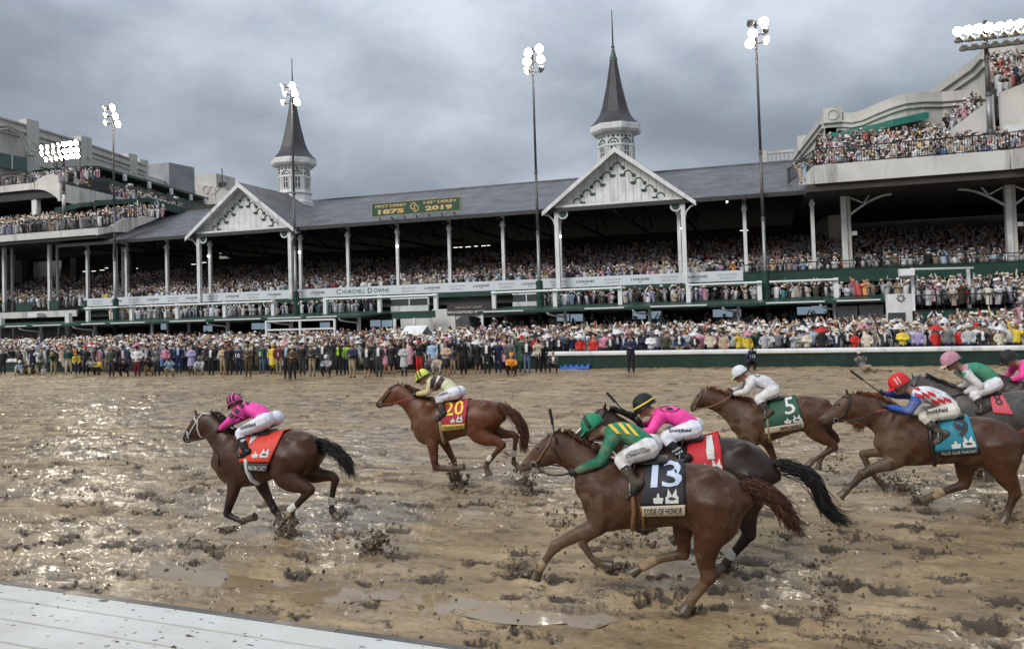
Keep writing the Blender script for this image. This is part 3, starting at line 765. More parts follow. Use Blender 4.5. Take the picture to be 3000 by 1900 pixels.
# ------------------------------------------------------------------ twin spires
def spire(xc, label):
    Y = 70.0; zz = lambda y: at(1798, y, Y).z
    S_ = thing('spire', label, 'spire', (xc, Y, 13.5), 'spires on the roof')
    c8 = math.pi/8
    prof = [(2.36, zz(372)), (2.02, zz(362)), (1.66, zz(348)), (1.42, zz(335)), (1.2, zz(315)), (.96, zz(283)), (.74, zz(252)), (.54, zz(216)), (.35, zz(181))]
    rf = MB().lathe((xc, Y, 0), prof, 8, ph=c8).build('spire_roof', M['slates_dark'], S_)
    MB().lathe((xc, Y, 0), [(1.6, zz(399)), (2.2, zz(396)), (2.38, zz(390)), (2.40, zz(376)), (2.33, zz(374)), (2.37, zz(372.3))], 8, ph=c8).build('cornice', M['white'], S_)
    MB().lathe((xc, Y, 0), [(.36, zz(180.5)), (.36, zz(170)), (.30, zz(168)), (.15, zz(146)), (.10, zz(140)), (.2, zz(138)), (.1, zz(135))], 12).build('copper_cap', mat('copper_patina', (.07, .11, .09), .5, var=.2), S_)
    MB().tube([(xc, Y, zz(136)), (xc, Y, zz(90)), (xc, Y, zz(36)), (xc, Y, zz(34)), (xc, Y, zz(28))], [.085, .06, .035, .06, .008], 8).build('finial', M['darker'], S_)
    r = 1.66
    dz = MB().lathe((xc, Y, 0), [(r, 13.4), (r, zz(398))], 8, ph=c8).build('drum', M['white'], S_)
    MB().lathe((xc, Y, 0), [(r+.02, zz(438)), (r+.12, zz(436)), (r+.12, zz(431)), (r+.02, zz(429))], 8, ph=c8).build('moulding', M['white'], dz)
    zb_ = zz(480)
    MB().lathe((xc, Y, 0), [(r+.02, zb_-.34), (r+.2, zb_-.28), (r+.2, zb_-.1), (r+.05, zb_)], 8, ph=c8).build('moulding', M['white'], dz)
    MB().lathe((xc, Y, 0), [(r+.26, 13.3), (r+.26, zb_-1.15), (r+.14, zb_-1.05), (r+.08, zb_-.42)], 8, ph=c8).build('plinth', M['white'], dz)
    ap = r*math.cos(c8)
    for k in range(8):
        a = k*math.pi/4-math.pi/2
        n_ = Vector((math.cos(a), math.sin(a), 0)); s_ = Vector((-math.sin(a), math.cos(a), 0))
        if n_.y > .5: continue
        def pt(u, z, d): return Vector((xc, Y, z))+n_*(ap+d)+s_*u
        zs, z1 = zb_+.22, zz(431); wv = .30
        mb = MB(); out = [(-wv, zs), (wv, zs), (wv, z1)]+[(wv*math.cos(R(j*20)), z1+wv*math.sin(R(j*20))) for j in range(1, 9)]+[(-wv, z1)]
        n = len(out); mb.add([pt(u, z, .004) for u, z in out]+[pt(u, z, .03) for u, z in out], [tuple(range(n, 2*n))]+[(i, (i+1) % n, (i+1) % n+n, i+n) for i in range(n)])
        wn = mb.build('window', M['glass'], S_)
        mb = MB()
        for q0, q1 in (((-wv, zs), (-wv, z1)), ((wv, zs), (wv, z1)), ((-wv, zs), (wv, zs)), ((-wv, (zs+z1)/2), (wv, (zs+z1)/2)), ((0, zs), (0, z1+wv))):
            mb.bar(pt(*q0, .05), pt(*q1, .05), .07, .06, up=n_)
        mb.tube([pt(wv*math.cos(R(j*20)), z1+wv*math.sin(R(j*20)), .05) for j in range(10)], .035, 5)
        mb.build('window_frame', M['white'], wn)
        MB().tube([pt(.47*math.cos(R(j*15-15)), z1+.02+.47*math.sin(R(j*15-15)), .03) for j in range(15)], .055, 5).build('arch_trim', M['green'], S_)
        for u, z in ((0, z1+.72), (-.42, z1+.72), (.42, z1+.72)):
            mb = MB(); n = 10; rr = .10 if u else .12
            mb.add([pt(u, z, .03)]+[pt(u+rr*math.cos(2*math.pi*j/n), z+rr*math.sin(2*math.pi*j/n), .03) for j in range(n)], [(0, 1+j, 1+(j+1) % n) for j in range(n)]); mb.build('roundel', M['green'], S_)
        for sgn in (-1, 1): MB().bar(pt(sgn*.56, zb_, .03), pt(sgn*.56, z1+.1, .03), .12, .1, up=n_).build('pilaster', M['white'], S_)
m = mat('dark_slate', (.036, .034, .038), .5, var=.4, scale=1.6, bump=.5, bscale=5)
M['slates_dark'] = m
spire(-46.3, 'tall slate spire standing behind the left gable, nearest the left wing')
spire(-11.9, 'tall slate spire rising behind the right gable, nearest the right wing')

# ------------------------------------------------------------------ small things on the apron
wf = [px(780, 940, 50), px(878.5, 935, 50), px(980, 931, 50)]
FR = thing('pipe_frame', 'white pipe frame standing above the crowd under the canopy', 'frame', (wf[1].x, 50, .15))
for p_ in wf: MB().box(p_.x-.07, p_.x+.07, 49.93, 50.07, .15, 2.98).build('upright', M['white_metal'], FR)
for z in (2.28, 2.95): MB().box(wf[0].x+.08, wf[2].x-.08, 49.95, 50.05, z-.06, z+.06).build('crossbar', M['white_metal'], FR)
p = px(1222, 975, 47)
SH = thing('booth_hut', 'small white hut with a pitched roof rising out of the apron crowd', 'hut', (p.x, 47, .1))
MB().box(p.x-.7, p.x+.55, 46.4, 47.8, .1, 1.55).build('wall', M['white'], SH)
z0 = px(1222, 983, 46).z; z1 = px(1222, 962, 46).z+.1
mb = MB(); mb.hexa([(p.x-.8, 46.0, z0), (p.x+.75, 46.0, z0), (p.x+.75, 47, z1), (p.x-.8, 47, z1)], [(p.x-.8, 46.0, z0+.08), (p.x+.75, 46.0, z0+.08), (p.x+.75, 47, z1+.08), (p.x-.8, 47, z1+.08)]); mb.build('roof', M['white'], SH)
mb = MB(); mb.hexa([(p.x-.8, 47.005, z1), (p.x+.75, 47.005, z1), (p.x+.75, 48, z0), (p.x-.8, 48, z0)], [(p.x-.8, 47.005, z1+.08), (p.x+.75, 47.005, z1+.08), (p.x+.75, 48, z0+.08), (p.x-.8, 48, z0+.08)]); mb.build('roof', M['white'], SH)

# ================================================================== LEFT WING
ZA = zoom(0, 340, 1217/700)
def side(zx, zy, x78, k=.2):
    """point on the long receding plane x = x78 - k (Y-78)"""
    d = ray(*ZA(zx, zy)); s = (x78+k*78)/(d.x+k*d.y)
    return Vector((0, 0, CAM_H))+d*s
LW = thing('left_wing', 'cream multi level clubhouse wing with crowded terraces at the left', 'building', (-90, 80, 0))
def wallstrip(name, path, z0, z1, th, mtl, par, zt=None):
    """vertical wall along a plan polyline"""
    for i in range(len(path)-1):
        a, b_ = Vector((*path[i], 0)), Vector((*path[i+1], 0)); n = Vector((-(b_-a).y, (b_-a).x, 0)).normalized()*th
        za, zb = (z1, z1) if zt is None else (zt[i], zt[i+1])
        MB().hexa([a+Vector((0, 0, z0)), b_+Vector((0, 0, z0)), b_+n+Vector((0, 0, z0)), a+n+Vector((0, 0, z0))],
                  [a+Vector((0, 0, za)), b_+Vector((0, 0, zb)), b_+n+Vector((0, 0, zb)), a+n+Vector((0, 0, za))]).build(name, mtl, par)
WP = [(-92.2, 62.0), (-93.55, 76.5), (-95.6, 90.0), (-98.4, 101.0), (-100.6, 107.2)]
wallstrip('wall', WP, 0, 30.3, 4.0, M['stucco'], LW)
WQ = [(x+.3, y) for x, y in WP]
wallstrip('cornice', WQ, 29.3, 29.75, .25, M['stucco'], LW); wallstrip('cornice', [(x+.18, y) for x, y in WP], 28.6, 28.8, .15, M['stucco'], LW)
wallstrip('coping', [(x+.25, y) for x, y in WP], 30.32, 30.55, 4.4, M['stucco'], LW)
wallstrip('belt_course', [(x+.22, y) for x, y in WP], 25.2, 25.6, .2, M['stucco'], LW)
def on_wall(zx, zy):
    d = ray(*ZA(zx, zy)); best = None
    for i in range(len(WP)-1):
        (xa, ya), (xb, yb) = WP[i], WP[i+1]; den = d.x*(yb-ya)-d.y*(xb-xa)
        s_ = (xa*(yb-ya)-ya*(xb-xa))/den; p = d*s_
        if min(ya, yb)-.01 <= p.y <= max(ya, yb)+.01: best = Vector((p.x, p.y, CAM_H+p.z))
    return best
for zx, zy in ((157, 60), (431, 150), (668, 228), (812, 300)):
    p_ = on_wall(zx, zy) or Vector((WP[-1][0], WP[-1][1]-1, 30)); x, y = p_.x, p_.y
    P_ = MB().box(x-1.0, x+.40, y-.95, y+.95, 12, 31.35).build('pier', M['stucco'], LW)
    mb = MB(); mb.tube([(x+.43, y+.62*math.cos(a*.4488), 27.6+.62*math.sin(a*.4488)) for a in range(15)], .09, 5); mb.build('roundel', M['stucco'], P_)
# blind arch and window, far left
p = ZA(40, 240); d = ray(*p); s_ = -93.0/d.x; ac = Vector((0, 0, CAM_H))+d*s_
mb = MB()
for rr in (2.9, 2.45): mb.tube([(-92.75, ac.y+rr*math.cos(R(a*12)), ac.z+2.0+rr*math.sin(R(a*12))) for a in range(16)], .14, 5)
mb.build('blind_arch', M['stucco'], LW)
wn = MB().box(-92.9, -92.55, ac.y-2.0, ac.y+2.4, ac.z-.8, ac.z+1.1).build('window', mat('green_glass', (.02, .07, .06), .15, spec=.7), LW)
MB().box(-92.54, -92.48, ac.y+.12, ac.y+.28, ac.z-.8, ac.z+1.1).build('mullion', M['white'], wn)
for y0, y1 in ((ac.y-3.2, ac.y-2.2), (ac.y+2.6, ac.y+3.6)): MB().box(-93, -92.3, y0, y1, ac.z+1.5, ac.z+2.0).build('impost', M['stucco'], LW)
# lower continuation and roof boxes
wallstrip('wall', [(-100.7, 107.3), (-104.5, 124)], 0, 28.6, 4.0, M['stucco'], LW, [28.9, 28.9])
q0 = at(*ZA(860, 236), 113); q1 = gz(*ZA(990, 262), q0.z); q2 = at(*ZA(740, 262), 113)
MB().hexa([(q2.x, 113, 24), (q0.x, 113, 24), (q1.x, q1.y, 24), (q2.x-6, q1.y, 24)], [(q2.x, 113, q0.z), (q0.x, 113, q0.z), (q1.x, q1.y, q0.z), (q2.x-6, q1.y, q0.z)]).build('plant_box', mat('grey_cladding', (.30, .31, .32), .7, scale=.3), LW)
WP2 = [side(900, 350, -92, .0), side(1075, 350, -92, .0), side(1190, 385, -92, .0)]
A2, B2 = at(*ZA(905, 356), 132), at(*ZA(1215, 400), 132)
mb = MB(); 
for u0, u1 in ((0, .45), (.45, 1)):
    za, zb = [A2.z+(B2.z-A2.z)*u for u in (u0, u1)]
    if u0 == 0: za, zb = A2.z, at(*ZA(1068, 345), 132).z
    else: za = at(*ZA(1068, 345), 132).z
    xa, xb = A2.x+(B2.x-A2.x)*u0, A2.x+(B2.x-A2.x)*u1
    mb.hexa([(xa, 131, 10), (xb, 131, 10), (xb, 136, 10), (xa, 136, 10)], [(xa, 131, za), (xb, 131, zb), (xb, 136, zb), (xa, 136, za)])
fw = mb.build('far_wall', M['stucco'], LW)
for zx, zy, r in ((1049, 375, .8), (1080, 377, .8), (1125, 405, 1.5)):
    p = at(*ZA(zx, zy), 130.9); MB().tube([(p.x+r*math.cos(a*.4488), 130.95, p.z+r*math.sin(a*.4488)) for a in range(15)], .12, 5).build('roundel', M['stucco'], fw)
p = at(*ZA(1045, 322), 133); MB().box(p.x-3.2, p.x+3.6, 132, 138, p.z-3, p.z+.8).build('plant_box', M['stucco'], LW)
p = at(*ZA(1132, 345), 133); mb = MB(); mb.bar((p.x, 133, p.z-1), (p.x, 133, p.z+3.2), .15, .15); mb.box(p.x-.9, p.x+.9, 132.8, 133.2, p.z-.6, p.z+.3); mb.build('antenna', M['darker'], LW)

def railing(p, q, h, par, step=.16, mtl=None):
    p, q = Vector(p), Vector(q); ln = (q-p).length; n = int(ln/step); mb = MB(); up = Vector((0, 0, h))
    mb.bar(p+up, q+up, .07, .07); mb.bar(p+up*.08, q+up*.08, .05, .05)
    for i in range(n+1):
        a = p.lerp(q, i/n); wd = .06 if i % 12 == 0 else .025
        mb.bar(a, a+up, wd, wd)
    return mb.build('railing', mtl or M['black_rail'], par, kind='stuff')
# upper tier continuing left over the apron: concrete slab, green railing
MB().box(-130, -66.35, 60.9, 61.1, 4.02, 4.66).build('slab_edge', M['concrete'], LW)
MB().box(-130, -66.35, 61.12, 63.0, 4.3, 4.64).build('slab', M['darker'], LW)
for a, b_ in ((-84, -78), (-77.9, -72), (-71.9, -66.5)): railing((a, 61.0, 4.66), (b_, 61.0, 4.66), 1.0, LW)
for a, b_ in ((-74.6, -72.4), (-70, -68.8)): MB().box(a, b_, 60.95, 60.98, 4.75, 5.6).build('rail_panel', M['green'], LW)
# second terrace
MB().box(-130, -62.46, 59.9, 60.1, 12.06, 12.74).build('terrace_edge', M['concrete'], LW)
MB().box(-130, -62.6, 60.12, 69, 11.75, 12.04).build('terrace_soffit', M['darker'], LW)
mb = MB()
for i in range(9): mb.box(-130, -63.2-.1*i, 60.3+i*.9, 61.18+i*.9, 12.0, 12.3+.28*i)
mb.build('terrace_deck', M['darker'], LW)
for a, b_ in ((-92, -84), (-83.9, -76), (-75.9, -69.2), (-69.1, -62.6)): railing((a, 60.0, 12.74), (b_, 60.0, 12.74), 1.25, LW)
e = [side(500, 567, -62.3+.0, .1), side(560, 563, -62.3, .1), side(640, 517, -62.3, .1), side(700, 518, -62.3, .1), side(730, 508, -62.3, .1), side(800, 520, -62.3, .1)]
lo = [side(500, 605, -62.3, .1), side(575, 590, -62.3, .1), side(650, 590, -62.3, .1), side(700, 562, -62.3, .1), side(740, 548, -62.3, .1), side(800, 522, -62.3, .1)]
for i in range(5):
    k = Vector((-.25, 0, 0))
    MB().hexa([lo[i], lo[i+1], lo[i+1]+k, lo[i]+k], [e[i], e[i+1], e[i+1]+k, e[i]+k]).build('raked_parapet', M['concrete'], LW)
    railing(e[i]+k*.5, e[i+1]+k*.5, 1.1, LW, .3)
# columns under the second terrace
for zx in (0, 147, 341):
    p = at((153, 346, 20)[(147, 341, 0).index(zx)], 800, 62.5)
    MB().box(p.x-.32, p.x-.02, 62.2, 62.5, 4.6, 11.74).build('column', M['white'], LW)
    MB().box(p.x+.05, p.x+.24, 62.9, 63.1, 4.6, 11.74).build('column', M['stucco'], LW)
for zx in (140, 385, 665): 
    p = at(*ZA(zx, 760), 76); MB().box(p.x-.5, p.x+.5, 75.6, 76.4, 4.6, 11.74).build('column', M['dark'], LW)
p = at(2, 960, 58); MB().box(p.x-.3, p.x+.3, 57.8, 58.2, 0, 4.0).build('column', M['white'], LW)
p = at(201, 950, 58.5); MB().box(p.x-.25, p.x+.25, 58.3, 58.7, 0, 4.3).build('column', M['white'], LW)
p = at(108, 923, 60.5); MB().box(p.x-.6, p.x+.6, 60.0, 60.8, p.z-.2, p.z+.22).build('floodlight', M['white_metal'], LW)
# first (upper) terrace with its arched underside
MB().box(-130, -77.6, 65.9, 66.1, 18.66, 19.42).build('terrace_edge', M['concrete'], LW)
mb = MB(); n = 10
P0 = [(at(*ZA(180+125*i/n, 500), 66)).x for i in range(n+1)]
for i in range(n):
    za = at(*ZA(180, 375), 66).z-(at(*ZA(180, 375), 66).z-at(*ZA(305, 430), 66).z)*(i/n)**2.2
    zb = at(*ZA(180, 375), 66).z-(at(*ZA(180, 375), 66).z-at(*ZA(305, 430), 66).z)*((i+1)/n)**2.2
    top = lambda u: 19.42+.75*math.sin(min(1, u*1.6)*math.pi/2)-.5*max(0, u-.6)
    mb.hexa([(P0[i], 65.9, za), (P0[i+1], 65.9, zb), (P0[i+1], 66.1, zb), (P0[i], 66.1, za)], [(P0[i], 65.9, top(i/n)), (P0[i+1], 65.9, top((i+1)/n)), (P0[i+1], 66.1, top((i+1)/n)), (P0[i], 66.1, top((i+1)/n))])
mb.build('arched_panel', M['concrete'], LW)
sw = [side(*q, -74.8, .17) for q in ((305, 340), (345, 345), (640, 418))]; sl_ = [side(*q, -74.8, .17) for q in ((305, 432), (345, 437), (410, 460))]
MB().hexa([sl_[0], Vector((sw[2].x, sw[2].y, sl_[2].z)), Vector((sw[2].x-.3, sw[2].y, sl_[2].z)), sl_[0]+Vector((-.3, 0, 0))], [sw[0], sw[2], sw[2]+Vector((-.3, 0, 0)), sw[0]+Vector((-.3, 0, 0))]).build('side_wall', M['concrete'], LW)
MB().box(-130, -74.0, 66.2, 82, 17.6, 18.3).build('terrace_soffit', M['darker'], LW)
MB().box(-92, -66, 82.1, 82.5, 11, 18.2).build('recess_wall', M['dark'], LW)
mb = MB()
for i in range(10): mb.box(-92, -74.6-.2*i, 66.3+i*.9, 67.18+i*.9, 18.3, 18.7+.25*i)
mb.build('terrace_deck', M['darker'], LW)
for a, b_ in ((-92, -85), (-84.9, -77.7)): railing((a, 66.0, 19.42), (b_, 66.0, 19.42), 1.3, LW)
MB().box(-78.6, -77.9, 66.3, 66.9, 14, 17.6).build('column', M['white'], LW); MB().box(-72.8, -72.2, 66.3, 66.8, 12, 16.6).build('column', M['white'], LW)
# suites: dark green balcony fronts and awnings stepping back along the wall
def band(a, b_, dz, th, name='balcony_front', mtl=None):
    k = Vector((-th, 0, 0)); h = Vector((0, 0, dz))
    return MB().hexa([a-h, b_-h, b_-h+k, a-h+k], [a, b_, b_+k, a+k]).build(name, mtl or M['green'], LW)
a, m_, b_ = side(340, 268, -87), side(520, 249, -87), side(1062, 416, -87)
band(side(500, 252, -87), b_, .35, 4.5, 'awning')
band(side(300, 262, -87), side(502, 252, -87), .3, 4.5, 'awning')
band(side(480, 305, -84), side(1095, 466, -84), .75, .3)
band(side(660, 352, -82), side(1090, 474, -82), .7, .3)
band(side(380, 268, -90.5), side(1055, 425, -90.5), 5.5, .2, 'suite_back', M['dark'])
for zx, z0, z1 in ((497, 272, 305), (636, 297, 330), (760, 335, 368), (872, 368, 400), (972, 400, 430), (1046, 420, 448)):
    p, q = side(zx, z0, -86.6), side(zx, z1, -86.6); MB().box(p.x-.2, p.x+.2, p.y-.2, p.y+.2, q.z, p.z).build('post', M['white_metal'], LW)
for zx, z0, z1 in ((364, 265, 300), (665, 345, 382), (895, 410, 446)):
    p, q = side(zx, z0, -82.6), side(zx, z1, -82.6); MB().box(p.x-.25, p.x+.25, p.y-.25, p.y+.25, q.z, p.z).build('post', M['white_metal'], LW)
# dark awning over the second terrace
a, b_, c_ = side(405, 442, -69.0, .1), side(765, 416, -65.5, .1), side(1000, 485, -65.0, .1)
e1 = side(405, 460, -69.0, .1)
MB().hexa([a-Vector((0, 0, .45)), b_-Vector((0, 0, .45)), b_+Vector((-8, 4, -.2)), a+Vector((-8, 4, -.2))], [a, b_, b_+Vector((-8, 4, .5)), a+Vector((-8, 4, .5))]).build('awning', M['green'], LW)
MB().hexa([b_-Vector((0, 0, .9)), c_-Vector((0, 0, .9)), c_+Vector((-8, 0, -.6)), b_+Vector((-8, 0, -.6))], [b_, c_, c_+Vector((-8, 0, .3)), b_+Vector((-8, 0, .3))]).build('awning', M['green'], LW)
p, q = side(824, 447, -65.5, .1), side(824, 497, -65.5, .1); MB().box(p.x-.18, p.x+.18, p.y-.18, p.y+.18, q.z, p.z).build('post', M['white_metal'], LW)
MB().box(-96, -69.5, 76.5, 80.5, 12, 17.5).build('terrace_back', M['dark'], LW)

# ================================================================== RIGHT WING
RW = thing('right_wing', 'cream clubhouse wing with a curved parapet and cantilevered terrace at the right', 'building', (20, 75, 0))
Z3 = zoom(2000, 0, 2.179)
def fas(a, b_, z0, z1, th=.25, name='terrace_edge', mtl=None):
    a, b_ = Vector((*a, 0)), Vector((*b_, 0)); n = Vector((-(b_-a).y, (b_-a).x, 0)).normalized()*th
    u0, u1 = Vector((0, 0, z0)), Vector((0, 0, z1))
    return MB().hexa([a+u0, b_+u0, b_+n+u0, a+n+u0], [a+u1, b_+u1, b_+n+u1, a+n+u1]).build(name, mtl or M['concrete'], RW)
fas((4.15, 58), (16.2, 58), 11.5, 12.8); fas((16.23, 58.0), (22, 56.2), 11.5, 12.8); fas((22.03, 56.2), (34, 56.2), 11.5, 12.8)
MB().hexa([(3.3, 61.5, 12.0), (4.13, 58, 11.5), (4.13, 58.25, 11.5), (3.5, 61.5, 12.0)], [(3.3, 61.5, 12.3), (4.13, 58, 12.8), (4.13, 58.25, 12.8), (3.5, 61.5, 12.3)]).build('terrace_edge', M['concrete'], RW)
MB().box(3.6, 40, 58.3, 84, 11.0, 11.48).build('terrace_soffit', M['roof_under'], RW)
mb = MB()
for i in range(14): mb.box(4.2+.1*i, 34, 58.4+i*.95, 59.33+i*.95, 11.5, 11.75+.33*i)
mb.build('terrace_deck', M['darker'], RW)
railing((4.2, 58.1, 12.8), (10.2, 58.1, 12.8), 1.15, RW); railing((10.25, 58.1, 12.8), (16.2, 58.1, 12.8), 1.15, RW); railing((16.25, 58.05, 12.8), (22, 56.3, 12.8), 1.15, RW)
railing((4.15, 58.2, 12.8), (2.6, 64.5, 12.6), 1.1, RW)
# curved parapet wall
N_ = 22; pts = [(6.44, 20.33), (7.76, 20.3), (8.6, 20.05), (9.45, 20.09), (10.6, 20.45), (11.8, 20.8), (12.87, 21.05), (14.4, 21.17), (16, 21.2), (17.6, 21.15), (19.4, 21.03), (36, 21.0)]
for i in range(len(pts)-1):
    (xa, za), (xb, zb) = pts[i], pts[i+1]
    ya = 75+.0 if xa < 8 else 75-1.4*math.sin(min(1, (xa-8)/8)*math.pi); yb = 75 if xb <= 8 else 75-1.4*math.sin(min(1, (xb-8)/8)*math.pi)
    MB().hexa([(xa, ya, 11), (xb, yb, 11), (xb, yb+1.2, 11), (xa, ya+1.2, 11)], [(xa, ya, za-1.35), (xb, yb, zb-1.35), (xb, yb+1.2, zb-1.35), (xa, ya+1.2, za-1.35)]).build('wall', M['stucco'], RW)
    for d0, d1, o in ((1.345, .95, .22), (.945, .8, .4), (.795, .0, .12)):
        MB().hexa([(xa, ya-o, za-d0), (xb, yb-o, zb-d0), (xb, yb+1.2, zb-d0), (xa, ya+1.2, za-d0)], [(xa, ya-o, za-d1), (xb, yb-o, zb-d1), (xb, yb+1.2, zb-d1), (xa, ya+1.2, za-d1)]).build('cornice', M['stucco'], RW)
P_ = MB().box(6.3, 7.85, 74.5, 76.4, 19.35, 20.75).build('pier', M['stucco'], RW)
MB().tube([(7.1+.45*math.cos(a*.4488), 74.47, 20.05+.45*math.sin(a*.4488)) for a in range(15)], .07, 5).build('roundel', M['stucco'], P_)
for o, z0, z1 in ((0, 5, 18.98), (-.22, 18.985, 19.38), (-.4, 19.385, 19.53), (-.12, 19.535, 20.33)):
    MB().hexa([(6.4+o, 75.0, z0), (7.4, 75.0, z0), (6.0, 97, z0), (4.3+o, 97, z0)], [(6.4+o, 75.0, z1), (7.4, 75.0, z1), (6.0, 97, z1), (4.3+o, 97, z1)]).build('side_wall', M['stucco'], RW)
MB().box(4.7, 6.6, 87, 89.5, 19.4, 21.0).build('pier', M['stucco'], RW)
for xa, xb, ya, yb, za, zb in ((6.55, 9.1, 72.3, 72.0, 17.75, 18.0), (9.12, 11.6, 72.0, 71.6, 18.0, 18.45), (11.62, 14.3, 71.6, 71.8, 18.45, 18.85)):
    MB().hexa([(xa, ya, za-.55), (xb, yb, zb-.55), (xb, 75, zb+.2), (xa, 75, za+.2)], [(xa, ya, za), (xb, yb, zb), (xb, 75, zb+.75), (xa, 75, za+.75)]).build('awning', mat('teal_awning', (.01, .15, .11), .5), RW)
# raked concrete stair wall and upper seating block on the far right
a, b_, c_, d = at(*Z3(1705, 830), 66), at(*Z3(1930, 660), 66), at(*Z3(1985, 600), 66), at(*Z3(2090, 560), 66)
MB().prism([(a.x, 12), (c_.x, 12), (c_.x, c_.z), (b_.x, b_.z), (a.x, a.z)], 66, 66.5).build('stair_wall', M['concrete'], RW)
MB().prism([(c_.x+.02, 14.5), (30, 16.4), (30, c_.z+1.2), (c_.x+1.5, c_.z+.2), (c_.x+.02, c_.z-.3)], 64.5, 65.0).build('stair_wall', M['concrete'], RW)
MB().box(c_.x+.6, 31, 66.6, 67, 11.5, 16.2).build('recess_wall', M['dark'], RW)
p = at(*Z3(2120, 850), 63); MB().box(p.x-.8, p.x+.9, 62.8, 63, 11.8, p.z+.6).build('door_frame', M['white'], RW)
mb = MB()
for i in range(9): mb.box(c_.x+.1+.15*i, 32, 65.1+i*.85, 65.92+i*.85, 16.5, 17.6+.5*i)
mb.build('upper_deck', M['darker'], RW)
a, b_, c2 = at(*Z3(1545, 598), 85), at(*Z3(1930, 310), 85), at(*Z3(2179, 290), 85)
g0 = gz(*Z3(1545, 598), 27.45)
for o, z0, z1 in ((0, 15, 25.6), (.3, 25.605, 26.3), (.6, 26.305, 26.55), (.25, 26.555, 27.45)):
    MB().box(b_.x-o, 45, 85-o, 88, z0, z1).build('wall', M['stucco'], RW)
    MB().hexa([(b_.x-o, 88.01, z0), (b_.x+1.2, 88.01, z0), (g0.x+1.2, 103, z0), (g0.x-o, 103, z0)], [(b_.x-o, 88.01, z1), (b_.x+1.2, 88.01, z1), (g0.x+1.2, 103, z1), (g0.x-o, 103, z1)]).build('side_wall', M['stucco'], RW)
for (za, wz) in ((530, 722), (505, 695)):
    pass
for xc in (6.5, 17.25):
    mb = MB(); mb.box(xc-.30, xc+.08, 62.1, 62.6, 4.6, 11.0); mb.build('column', M['white'], RW)
    MB().box(xc+.12, xc+.36, 62.2, 62.6, 4.6, 11.0).build('column', M['stucco'], RW)
    for s in (1, -1):
        if xc < 10 and s < 0: continue
        mb = MB(); k = [(xc+s*(.3+2.9*(i/8)), 62.3, 9.6+1.35*math.sin(i/8*math.pi/2)) for i in range(9)]
        mb.tube(k, .09, 6); mb.bar((xc+s*.35, 62.3, 10.9), (xc+s*1.2, 62.3, 10.45), .1, .1); mb.bar((xc+s*1.3, 62.3, 10.4), (xc+s*1.7, 62.3, 10.98), .1, .1)
        mb.build('bracket', M['white'], RW)
    MB().box(xc+.38, xc+.75, 62.2, 62.4, 8.05, 8.35).build('fuse_box', M['white'], RW)
# balustrade on the ridge
bl = [at(*Z3(505, 1045), 75), at(*Z3(660, 1045), 75)]
BAL = MB().box(bl[0].x-.1, bl[0].x+.5, 75.2, 75.8, 16.1, 17.5).build('balustrade_pier', M['stucco'], RW)
MB().box(bl[0].x+.52, bl[1].x+.8, 75.3, 75.6, 17.15, 17.4).build('handrail', M['stucco'], RW)
x = bl[0].x+.7
while x < bl[1].x+.6: MB().box(x, x+.14, 75.37, 75.53, 16.2, 17.145).build('baluster', M['stucco'], RW); x += .36
# lower right: white stub wall with an emblem, green terrace front
p, q = at(2590, 862, 54), at(2662, 945, 54)
WS = thing('stub_wall', 'white gable end wall with a small round emblem closing off the box seats', 'wall', ((p.x+q.x)/2, 54, 0))
MB().box(p.x+.1, 9.3, 54, 54.3, 0, 3.5).build('wall', M['white'], WS)
c_ = at(2639, 873, 53.97); mb = MB()
for k in range(8):
    a = k*math.pi/4; mb.bar((c_.x+.13*math.cos(a), 53.97, c_.z+.13*math.sin(a)), (c_.x+.25*math.cos(a), 53.97, c_.z+.25*math.sin(a)), .07, .05, up=(0, 1, 0))
mb.build('emblem', M['ink'], WS)
c_ = at(2627, 930, 53.97); MB().box(c_.x-.5, c_.x+.5, 53.93, 53.99, c_.z-.3, c_.z+.32).build('window', M['glass'], WS)
for a, b_, y0, y1 in ((2452, 2512, 893, 925), (2516, 2588, 890, 925)):
    u, v = at(a, y0, 57.5), at(b_, y1, 57.5); MB().box(u.x, v.x, 57.4, 57.6, v.z-1, u.z-.1).build('screen_wall', M['white'], GS)
MB().box(9.4, 16, 53.6, 53.8, 1.3, 2.35).build('terrace_front', M['green'], GS); MB().box(16.02, 30, 55.6, 55.8, 1.3, 2.6).build('terrace_front', M['green'], GS)
MB().box(9.4, 35, 53.82, 62, 1.2, 2.3).build('terrace_floor', M['darker'], GS)
railing((9.4, 53.7, 2.35), (16, 53.7, 2.35), 1.0, GS, .4)
x = 9.32; MB().box(x-.08, x+.08, 53.5, 53.7, 2.4, 5.1).build('post', M['white_metal'], GS)
x = at(2836, 790, 57).x; MB().box(x-.09, x+.09, 56.9, 57.1, 2.4, 5.1).build('post', M['white_metal'], GS)
MB().tube([(9.4, 53.5, 5.0), (at(2850, 802, 57).x, 56.9, 5.05)], .07, 8).build('awning_tube', M['white_metal'], GS)
p = at(2655, 798, 53); MB().hexa([(p.x-.45, 52.6, p.z-.2), (p.x+.4, 52.6, p.z-.2), (p.x+.45, 53.4, p.z-.3), (p.x-.4, 53.4, p.z-.3)], [(p.x-.42, 52.6, p.z+.15), (p.x+.42, 52.6, p.z+.15), (p.x+.45, 53.4, p.z+.25), (p.x-.4, 53.4, p.z+.25)]).build('floodlight', M['white_metal'], GS)
railing((-.9, 61.85, 5.62), (10, 61.85, 5.62), .55, GS, .5); railing((10.05, 61.85, 5.62), (30, 61.85, 5.62), .55, GS, .5)

